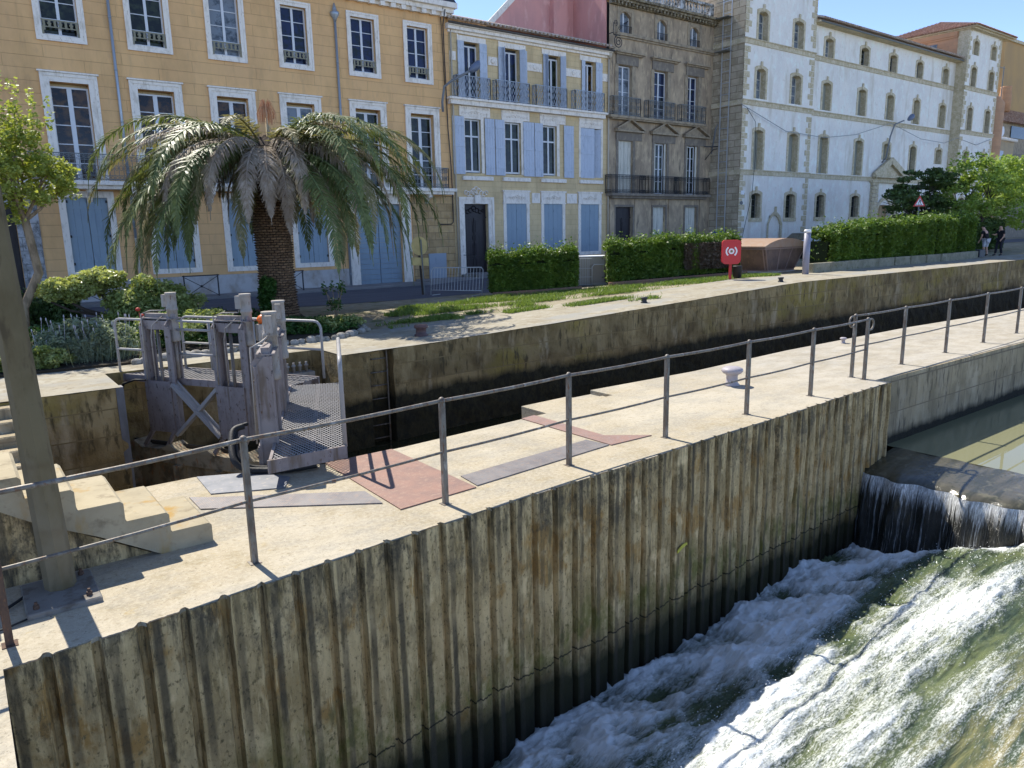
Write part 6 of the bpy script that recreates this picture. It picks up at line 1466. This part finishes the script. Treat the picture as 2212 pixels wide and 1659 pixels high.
cab=pt_('cabinet',lambda b:(b.prism([(x*(1-.12*max(0,(.95-z))/.4),z) for x,z in rrect(-.35,.35,.6,1.5,.12)],-.16,.12,'xz'),b.prism(rrect(-.36,.36,.62,1.48,.12),-.03,.0,'xz')),m_red,lb,C0,rz)
def emblem(b):
    def ring(r0,r1,a0,a1,n=18,cz=1.08):
        v=[];f=[]
        for i in range(n+1):
            a=R(a0+(a1-a0)*i/n); v+=[(r0*math.cos(a),-.164,cz+r0*math.sin(a)),(r1*math.cos(a),-.164,cz+r1*math.sin(a))]
        for i in range(n): f.append((2*i,2*i+1,2*i+3,2*i+2))
        b.add(v,f)
    ring(.05,.105,0,360); ring(.16,.215,-52,52,10); ring(.16,.215,128,232,10)
pt_('emblem',emblem,m_white,cab,C0,rz)
pt_('dot',lambda b:b.prism([(.028*math.cos(t),1.08+.028*math.sin(t)) for t in np.linspace(0,6,9)],-.166,-.162,'xz'),M('green_dot',(.05,.3,.1),.5),cab,C0,rz)
b=MB(); b.lathe([(.16,0),(.18,.45),(.19,.47),(.15,.5)],(24.55,18.05,G(24.5,18)),12); single('litter_bin',b,m_blackr,'small black bin beside the red lifebuoy cabinet','bin')
# mooring column
b=MB(); cx,cy=27.95,17.25; cz=G(cx,cy)
co=thing('service_column','pale grey cylindrical service column at the end of the long hedge','column',(cx,cy,cz))
b.lathe([(.13,-.1),(.13,1.68)],(cx,cy,cz),20); part('shaft',b,M('grey_column_paint',(.25,.25,.31),.4),co)
b=MB(); b.lathe([(.138,1.68),(.138,1.76),(.12,1.8)],(cx,cy,cz),20); part('cap',b,m_white,co)
# container
ct=thing('waste_container','brown panelled metal container with a curved lid on the far quay','container',(28.5,19.4,.88))
m_brn=M('brown_container_paint',(.15,.10,.08),.6,[((2,2,2),.42,.6,(.11,.075,.062)),((8,8,3),.55,.68,(.2,.13,.09))],bump=(10,.2,.01)); m_lid=M('tan_container_lid',(.30,.21,.15),.6,[((4,4,4),.42,.6,(.3,.19,.12))])
x0,x1,y0,y1=28.4,30.35,19.35,21.9; zb=.92; zt=1.95; e=.75
b=MB(); b.add([(x0,y0,zb),(x1,y0,zb),(x1,y1,zb),(x0,y1,zb),(x0-e*.55,y0-.1,zt),(x1+e,y0-.1,zt),(x1+e,y1+.1,zt),(x0-e*.55,y1+.1,zt)],[(3,2,1,0),(4,5,6,7),(0,1,5,4),(1,2,6,5),(2,3,7,6),(3,0,4,7)]); part('body',b,m_brn,ct)
b=MB()
for t in (0.02,.36,.66,.98): b.bar((x0+(x1-x0)*t,y0-.015,zb),(x0-e*.55+(x1-x0+e*1.55)*t,y0-.115,zt),.05,.03)
for t in (.03,.5,.97): b.bar((x0-.015,y0+(y1-y0)*t,zb),(x0-e*.55-.015,y0-.1+(y1-y0+.2)*t,zt),.05,.03)
for z,q in ((zb+.03,0),(zt-.05,1)):
    b.bar((x0-e*.55*q-.02,y0-.1*q-.02,z),(x1+e*q,y0-.1*q-.02,z),.04,.06); b.bar((x0-e*.55*q-.02,y0-.1*q,z),(x0-e*.55*q-.02,y1,z),.04,.06)
part('frame_ribs',b,M('brown_rib',(.24,.17,.14),.6),ct)
pl=[]; X0,X1=x0-e*.55-.08,x1+e+.08
for k in range(11): t=k/10; pl.append((X0+(X1-X0)*t,zt+.06+.32*math.sin(math.pi*t)**.8))
b=MB(); b.prism([(X0,zt)]+pl+[(X1,zt)],y0-.2,y1+.2,'xz'); part('lid',b,m_lid,ct)
b=MB(); b.box(x0-.1,x1+.1,y0-.1,y1+.1,.7,.92); part('plinth',b,m_base,ct)
# cabinet between hedges
kb=thing('equipment_cabinet','grey beige cabinet behind white wire frames between the two hedges','cabinet',(21.3,23.2,.58))
c=(21.55,23.1,.6); rz2=R(-40)
pt_('body',lambda b:b.bbox(-.75,.75,-.3,.5,0,1.15,.03),M('beige_cabinet',(.36,.33,.28),.6),kb,c,rz2)
pt_('door',lambda b:(b.prism(rrect(-.1,.6,.1,.85,.1),-.32,-.301,'xz')),M('brown_beige_panel',(.29,.255,.21),.6),kb,c,rz2)
pt_('top',lambda b:b.bbox(-.8,.8,-.36,.54,1.152,1.2,.01),m_white,kb,c,rz2)
def wire(b):
    for k in range(12): b.tube([(-.9+.07*k,-.5,.0),(-.9+.07*k,-.5,1.1)],.008,4)
    for z in (.02,.35,.7,1.1): b.tube([(-.95,-.5,z),(.0,-.5,z)],.01,4)
    b.tube([(.0,-.45,0),(.0,-.45,.75),(.08,-.45,.85),(.6,-.45,.85),(.68,-.45,.75),(.68,-.45,0)],.02,6)
pt_('wire_frame',wire,m_lad,kb,c,rz2)
# crowd barrier
def barrier(a,c,label,tilt=.12):
    t=thing('crowd_barrier',label,'barrier',(a[0],a[1],G(*a)))
    L=math.hypot(c[0]-a[0],c[1]-a[1]); ux,uy=(c[0]-a[0])/L,(c[1]-a[1])/L; za,zc=G(*a),G(*c)
    q=lambda s_,z:(a[0]+ux*s_-uy*tilt*z,a[1]+uy*s_+ux*tilt*z,za+(zc-za)*s_/L+z)
    b=MB(); b.tube([q(0,.0),q(0,1.0),q(.1,1.1),q(L-.1,1.1),q(L,1.0),q(L,0)],.02,6); b.tube([q(0,.2),q(L,.2)],.016,6); part('frame',b,m_lad,t)
    b=MB()
    for k in range(1,17): b.tube([q(L*k/17,.2),q(L*k/17,1.1)],.009,4,False)
    part('bars',b,m_lad,t)
    for s_ in (.3,L-.3):
        b=MB(); b.bar((q(s_,0)[0]-.25,q(s_,0)[1]-.1,q(s_,0)[2]+.02),(q(s_,0)[0]+.25,q(s_,0)[1]+.1,q(s_,0)[2]+.02),.03,.03); part('foot',b,m_lad,t)
barrier((15.75,26.5),(16.5,23.9),'grey crowd barrier leaning beside the back of the round road sign')
# road sign from behind
rs_=thing('road_sign','yellowed back of a round road sign on two leaning dark posts','road sign',(15.6,26.9,.36))
m_sgb=M('yellowed_sign_back',(.66,.50,.20),.6,[((3,3,3),.42,.6,(.55,.40,.16))]); rz3=R(-30); c=(15.6,26.9,.36)
pt_('post',lambda b:b.bar((.02,0,-.1),(-.1,.05,2.1),.09,.09),m_bark2,rs_,c,rz3); pt_('post',lambda b:b.bar((.08,-.07,-.1),(.02,-.07,2.25),.05,.05),m_irong,rs_,c,rz3)
pt_('round_plate',lambda b:b.prism([(-.05+.33*math.cos(t),1.99+.38*math.sin(t)) for t in np.linspace(0,6.0,22)],-.02,.0,'xz'),m_sgb,rs_,c,rz3)
pt_('lower_plate',lambda b:b.prism([(-.38,1.22),(.3,1.18),(.3,1.5),(-.38,1.54)],-.02,.0,'xz'),m_sgb,rs_,c,rz3)
# cross barriers by the yellow house
def xbar(x0,x1,y,label):
    t=thing('cross_barrier',label,'barrier',(x0,y,.47),group='black cross barriers along the pavement'); z0=.47
    b=MB()
    for x in (x0,x1): b.bar((x,y,z0-.1),(x,y,z0+.9),.045,.045)
    b.tube([(x0-.06,y,z0+.87),(x1+.06,y,z0+.87)],.025,6); part('frame',b,m_iron,t)
    b=MB(); b.tube([(x0,y,z0+.04),(x1,y,z0+.83)],.014,6); b.tube([(x1,y,z0+.04),(x0,y,z0+.83)],.014,6); xm=(x0+x1)/2; b.lathe([(.02,-.05),(.06,0),(.02,.05)],(xm,y,z0+.435),8); part('cross',b,m_iron,t)
xbar(7.62,8.95,32.2,'black cross barrier on the pavement just left of the palm trunk'); xbar(11.3,12.6,32.2,'black cross barrier on the pavement just right of the palm trunk'); xbar(3.4,4.7,32.2,'black cross barrier half hidden behind the flat topped shrub')
# pedestrian warning sign
ws=thing('road_sign','red bordered triangular pedestrian crossing sign behind the long hedge','road sign',(44.4,20.6,.92)); c=(44.4,20.6,0); rz4=R(-32)
pt_('post',lambda b:b.tube([(0,.03,.8),(0,.03,4.3)],.035,8),m_irong,ws,c,rz4)
pt_('border',lambda b:b.prism([(-.36,3.8),(.36,3.8),(.0,4.4)],-.012,.0,'xz'),m_red,ws,c,rz4)
pt_('panel',lambda b:b.prism([(-.245,3.86),(.245,3.86),(.0,4.27)],-.018,-.013,'xz'),m_white,ws,c,rz4)
def pict(b):
    for k in range(4): b.prism([(-.19+.1*k,3.87),(-.14+.1*k,3.87),(-.13+.085*k,3.92),(-.165+.085*k,3.92)],-.022,-.019,'xz')
    b.prism([(.03*math.cos(t),4.2+.03*math.sin(t)) for t in np.linspace(0,5.6,8)],-.022,-.019,'xz'); b.prism([(-.03,4.06),(.04,4.06),(.03,4.16),(-.02,4.16)],-.022,-.019,'xz')
    b.prism([(-.03,4.08),(-.09,3.95),(-.06,3.94),(.01,4.08)],-.022,-.019,'xz'); b.prism([(.0,4.08),(.06,3.94),(.09,3.95),(.04,4.08)],-.022,-.019,'xz'); b.prism([(.02,4.15),(.1,4.08),(.09,4.06),(.02,4.1)],-.022,-.019,'xz')
pt_('pedestrian_symbol',pict,m_iron,ws,c,rz4)
# small guard railing by the column
t=thing('guard_railing','short pale guard railing behind the service column','railing',(31,22.5,1.0)); b=MB()
for k in range(16): b.tube([(31+.22*k,22.6,.8),(31+.22*k,22.6,2.0)],.015,5)
part('bars',b,m_lad,t); b=MB(); b.tube([(30.9,22.6,2.0),(34.5,22.6,2.0)],.03,6); b.tube([(30.9,22.6,1.1),(34.5,22.6,1.1)],.02,6); part('rails',b,m_lad,t)
# parked car
cr=thing('parked_car','pale silver parked car seen above the long hedge in front of the white building','car',(40.5,25.2,1.0)); cz=1.02
sec=[(-2.05,.45,.75),(-1.9,.35,.95),(-1.2,.3,1.02),(-.95,.3,1.05),(-.3,.3,1.42),(.7,.3,1.47),(1.5,.3,1.36),(1.95,.32,1.0),(2.05,.45,.8)]
b=MB(); o=0
for x,zl,zh in sec:
    zs_=min(zh,.95); hw=.86 if abs(x)<1.9 else .74; tw_=hw if zh<=1.02 else .66
    for yy,zz in ((-hw,zl),(-hw,zs_),(-tw_,zh),(tw_,zh),(hw,zs_),(hw,zl)): b.v.append((40.5+x,25.2+yy,cz+zz))
for i in range(len(sec)-1):
    for k in range(5): b.f.append((i*6+k,i*6+k+1,i*6+6+k+1,i*6+6+k)); b.sm.append(True)
b.f.append(tuple(range(6))); b.sm.append(False); b.f.append(tuple(range(48,54))[::-1]); b.sm.append(False)
part('body',b,M('silver_car_paint',(.5,.52,.54),.3,metal=.3),cr)
b=MB(); b.prism([(39.72,cz+.98),(40.2,cz+1.36),(41.2,cz+1.4),(41.95,cz+1.3),(42.2,cz+.98)],24.42,24.5,'xz'); b.prism([(39.45,cz+1.03),(40.15,cz+1.40),(40.13,cz+1.42),(39.4,cz+1.06)],24.62,25.78,'xz'); part('windows',b,m_gl,cr)
for x in (39.2,41.9):
    for yy in (24.32,25.9):
        b=MB(); b.lathe([(.2,-.1),(.32,-.09),(.32,.09),(.2,.1)],(0,0,0),16); b.v=[(x+a_,yy+c_,cz+.32+b_) for a_,b_,c_ in b.v]; part('wheel',b,m_blackr,cr)
# red scooter by the guard railing
sc=thing('parked_scooter','red scooter standing behind the brown container','scooter',(32.2,21.6,.95)); z_=.98
b=MB(); b.prism([(32.0,z_+.35),(32.6,z_+.3),(33.0,z_+.62),(32.9,z_+.72),(32.2,z_+.68)],21.5,21.75,'xz'); b.prism([(31.45,z_+.3),(31.55,z_+.3),(31.7,z_+.95),(31.6,z_+.95)],21.48,21.78,'xz'); b.box(31.5,32.2,21.5,21.75,z_+.27,z_+.33); part('body',b,m_redp,sc)
b=MB(); b.bbox(32.15,32.85,21.5,21.76,z_+.72,z_+.82,.03); part('seat',b,m_blackr,sc)
for x in (31.5,32.75): b=MB(); b.lathe([(.1,-.05),(.23,-.05),(.23,.05),(.1,.05)],(0,0,0),14); b.v=[(x+a_,21.62+c_,z_+.23+b_) for a_,b_,c_ in b.v]; part('wheel',b,m_blackr,sc)
b=MB(); b.tube([(31.6,21.4,z_+1.0),(31.62,21.62,z_+1.02),(31.6,21.86,z_+1.0)],.018,6); b.tube([(31.62,21.62,z_+.9),(31.62,21.62,z_+1.02)],.02,6); part('handlebar',b,m_blackr,sc)
# plaques on the white building corner
b=MB(); b.prism([(.24+.16*math.cos(t),4.42+.12*math.sin(t)) for t in np.linspace(0,6,14)],-.06,-.035,'xz'); place(b,(42.0,31,0),.0114); single('wall_plaque',b,m_irong,'small round dark plaque on the corner stones of the white building','plaque')
b=MB(); b.box(-.15,.2,-.06,-.035,4.95,5.2); place(b,(42.3,31,0),.0114); single('wall_plaque',b,m_white,'small white rectangular plaque above the round plaque on the white building','plaque')
b=MB(); b.box(41.82,41.86,32.1,32.9,2.3,2.62); single('street_name_sign',b,M('blue_enamel',(.03,.08,.35),.4),'small blue street name plate low on the side of the white building','sign')
b=MB(); b.bar((41.0,33.1,8.1),(42.6,32.6,8.15),.06,.06); b.tube([(41.4,33.35,7.3),(41.7,33.0,7.9),(42.3,32.7,8.1)],.03,6); b.box(42.5,42.62,32.5,32.7,8.1,8.35); single('cable_bracket',b,m_iron,'dark iron cable bracket between the grey house and the ladder','bracket')
# awning at the far left
aw_=thing('awning','red bordered white awning just entering at the left edge of the ochre house','awning',(1.5,33,8)); b=MB(); b.add([(-2,33.38,9.0),(1.25,33.38,9.0),(1.7,32.2,8.28),(-2,32.2,8.28)],[(0,1,2,3)]); b.add([(-2,33.38,8.97),(1.25,33.38,8.97),(1.7,32.2,8.25),(-2,32.2,8.25)],[(3,2,1,0)]); part('canopy',b,m_white,aw_)
b=MB(); b.prism([(33.38,9.02),(32.18,8.3),(32.18,8.0),(33.38,8.3)],1.72,1.74,'yz'); b.add([(1.25,33.38,9.01),(1.74,33.38,9.01),(2.2,32.2,8.29),(1.7,32.2,8.29)],[(0,1,2,3)]); part('border',b,m_red,aw_)
# dark crate and white bag by the people
b=MB(); b.bbox(46.0,46.75,17.85,18.35,G(46,18),G(46,18)+.42,.03); single('crate',b,M('navy_plastic',(.012,.016,.026),.5),'dark navy crate on the quay beside the two people','crate')
b=MB(); b.lathe([(.02,0),(.17,.02),(.19,.1),(.12,.17),(.03,.2)],(46.2,18.5,G(46,18)+.42),10,sx=1.2,sy=.8); single('bag',b,m_white,'crumpled white bag lying on the dark crate','bag')
# ================= people =================
def skin(name,nodes,edges,mat,par,sub=2):
    me=bpy.data.meshes.new(name); me.from_pydata([n[0] for n in nodes],edges,[]); o=bpy.data.objects.new(name,me); COL.objects.link(o)
    md=o.modifiers.new('s','SKIN'); md.use_smooth_shade=True
    for i,n in enumerate(nodes):
        r=n[1]; r=(r,r) if not hasattr(r,'__len__') else r; me.skin_vertices[0].data[i].radius=r
    me.skin_vertices[0].data[0].use_root=True
    sb=o.modifiers.new('b','SUBSURF'); sb.levels=sub; sb.render_levels=sub
    dg=bpy.context.evaluated_depsgraph_get(); m2=bpy.data.meshes.new_from_object(o.evaluated_get(dg)); m2.name=name
    o.modifiers.clear(); o.data=m2; m2.materials.clear(); m2.materials.append(mat); bpy.data.meshes.remove(me)
    o.parent=par; return o
m_skin=M('skin',(.50,.30,.21),.5,spec=.3); m_hair=M('dark_hair',(.02,.015,.012),.6); m_tee=M('black_cotton',(.012,.012,.014),.9); m_short=M('light_grey_shorts',(.42,.43,.46),.9); m_trou=M('dark_trousers',(.018,.018,.024),.9); m_shoe=M('dark_shoes',(.02,.02,.022),.6)
def person(label,x,y,rz,kind):
    t=thing('person',label,'person',(0,0,0)); z0=G(x,y)
    co_,si_=math.cos(rz),math.sin(rz)
    J={}
    if kind==0: # leaning forward slightly, looking down
        J=dict(pel=(0,0,.92),sp=(0,.05,1.1),ch=(0,.12,1.32),nk=(0,.17,1.47),hd=(0,.24,1.57),ht=(0,.27,1.67),
          ls=(-.19,.13,1.38),le=(-.27,.1,1.12),lw=(-.25,.22,.88),rs=(.19,.13,1.38),re=(.26,.1,1.1),rw=(.24,.18,.86),
          lh=(-.1,0,.88),lk=(-.13,.03,.48),la=(-.15,-.02,.08),lt=(-.16,.14,.03),rh=(.1,0,.88),rk=(.13,.03,.48),ra=(.16,-.02,.08),rtt=(.18,.14,.03))
    else:
        J=dict(pel=(0,0,.92),sp=(0,.0,1.12),ch=(0,.02,1.33),nk=(0,.03,1.48),hd=(0,.06,1.58),ht=(0,.06,1.68),
          ls=(-.18,.02,1.39),le=(-.22,.0,1.12),lw=(-.2,.16,.93),rs=(.18,.02,1.39),re=(.23,.12,1.16),rw=(.17,.34,1.2),
          lh=(-.1,0,.88),lk=(-.11,.05,.48),la=(-.12,-.04,.08),lt=(-.13,.12,.03),rh=(.1,0,.88),rk=(.12,.1,.5),ra=(.13,.14,.08),rtt=(.14,.29,.03))
    T=lambda p:(x+p[0]*co_-p[1]*si_,y+p[0]*si_+p[1]*co_,z0+p[2])
    names=list(J); Rr=dict(pel=.14,sp=.125,ch=(.155,.115),nk=.058,hd=.088,ht=.07,ls=.062,le=.042,lw=.03,rs=.062,re=.042,rw=.03,lh=.09,lk=.06,la=.042,lt=.03,rh=.09,rk=.06,ra=.042,rtt=.03)
    nodes=[(T(J[n]),Rr[n]) for n in names]; ix={n:i for i,n in enumerate(names)}
    E=[('pel','sp'),('sp','ch'),('ch','nk'),('nk','hd'),('hd','ht'),('ch','ls'),('ls','le'),('le','lw'),('ch','rs'),('rs','re'),('re','rw'),('pel','lh'),('lh','lk'),('lk','la'),('la','lt'),('pel','rh'),('rh','rk'),('rk','ra'),('ra','rtt')]
    E=[(ix[a],ix[c]) for a,c in E]
    for w_,el_,sg in (('lw','le',-1),('rw','re',1)):
        W_=Vector(J[w_]); d=(W_-Vector(J[el_])).normalized(); s_=Vector((0,1,0)).cross(d); s_=s_.normalized() if s_.length>.1 else Vector((1,0,0)); f=s_.cross(d).normalized()
        palm=W_+d*.07; k0=len(nodes); nodes.append((T(palm),(.032,.018))); E.append((ix[w_],k0))
        for q,(off,ln) in enumerate(((-.028,.07),(-.01,.082),(.01,.078),(.028,.06))):
            a_=palm+f*off+d*.02; b_=a_+d*ln*.55; c_=b_+d*ln*.35+s_*sg*-.02
            i0=len(nodes); nodes+=[(T(a_),.009),(T(b_),.0085),(T(c_),.007)]; E+=[(k0,i0),(i0,i0+1),(i0+1,i0+2)]
        a_=W_+d*.035-f*.035; b_=a_+d*.035-f*.02; i0=len(nodes); nodes+=[(T(a_),.011),(T(b_),.009)]; E+=[(k0,i0),(i0,i0+1)]
    # nose and ears
    hd=Vector(J['hd']); i0=len(nodes); nodes.append((T(hd+Vector((0,.10,-.005))),.012)); E.append((ix['hd'],i0))
    for sg in (-1,1): i0=len(nodes); nodes.append((T(hd+Vector((sg*.088,0,.0))),.014)); E.append((ix['hd'],i0))
    skin('body',nodes,E,m_skin,t)
    def cloth(nm,ks,es,rad,mat):
        nd=[(T(J[k]) if k in J else T(es[k]),rad[i]) for i,k in enumerate(ks)]; return nd
    mid=lambda a,c,f:tuple(Vector(J[a]).lerp(Vector(J[c]),f))
    nd=[(T(J['sp']),.145),(T(mid('pel','sp',.25)),.15),(T(J['ch']),(.175,.135)),(T(mid('ch','nk',.6)),.075),(T(J['ls']),.078),(T(mid('ls','le',.7)),.062),(T(J['rs']),.078),(T(mid('rs','re',.7)),.062)]
    skin('t_shirt',nd,[(0,1),(0,2),(2,3),(2,4),(4,5),(2,6),(6,7)],m_tee,t)
    fk=1.0 if kind==0 else 0
    if kind==0: nd=[(T(J['pel']),.155),(T(J['lh']),.108),(T(mid('lh','lk',.98)),.085),(T(J['rh']),.108),(T(mid('rh','rk',.98)),.085)]; ed=[(0,1),(1,2),(0,3),(3,4)]
    else: nd=[(T(J['pel']),.152),(T(J['lh']),.105),(T(J['lk']),.078),(T(mid('lk','la',.95)),.06),(T(J['rh']),.105),(T(J['rk']),.078),(T(mid('rk','ra',.95)),.06)]; ed=[(0,1),(1,2),(2,3),(0,4),(4,5),(5,6)]
    skin('shorts' if kind==0 else 'trousers',nd,ed,m_short if kind==0 else m_trou,t)
    for a,c in (('la','lt'),('ra','rtt')): skin('shoe',[(T(mid(a,c,-.25)),.045),(T(mid(a,c,.4)),.048),(T(mid(a,c,1.25)),.036)],[(0,1),(1,2)],m_shoe,t)
    skin('hair',[(T(Vector(J['hd'])+Vector((0,-.03,.03))),.088),(T(Vector(J['ht'])+Vector((0,-.02,.0))),.075)],[(0,1)],m_hair,t)
    b=MB()
    for sg in (-1,1): b.lathe([(.002,-.006),(.009,0),(.002,.006)],T(hd+Vector((sg*.033,.085,.015))),6)
    b.lathe([(.002,-.004),(.02,0),(.002,.004)],T(hd+Vector((0,.083,-.045))),6,sy=.5); part('face_features',b,m_hair,t)
person('person in black t-shirt and light grey shorts standing with back to the canal looking down',47.75,18.25,R(-12),0)
person('person in dark clothes standing on the quay beside the one in light shorts',48.9,17.95,R(70),1)
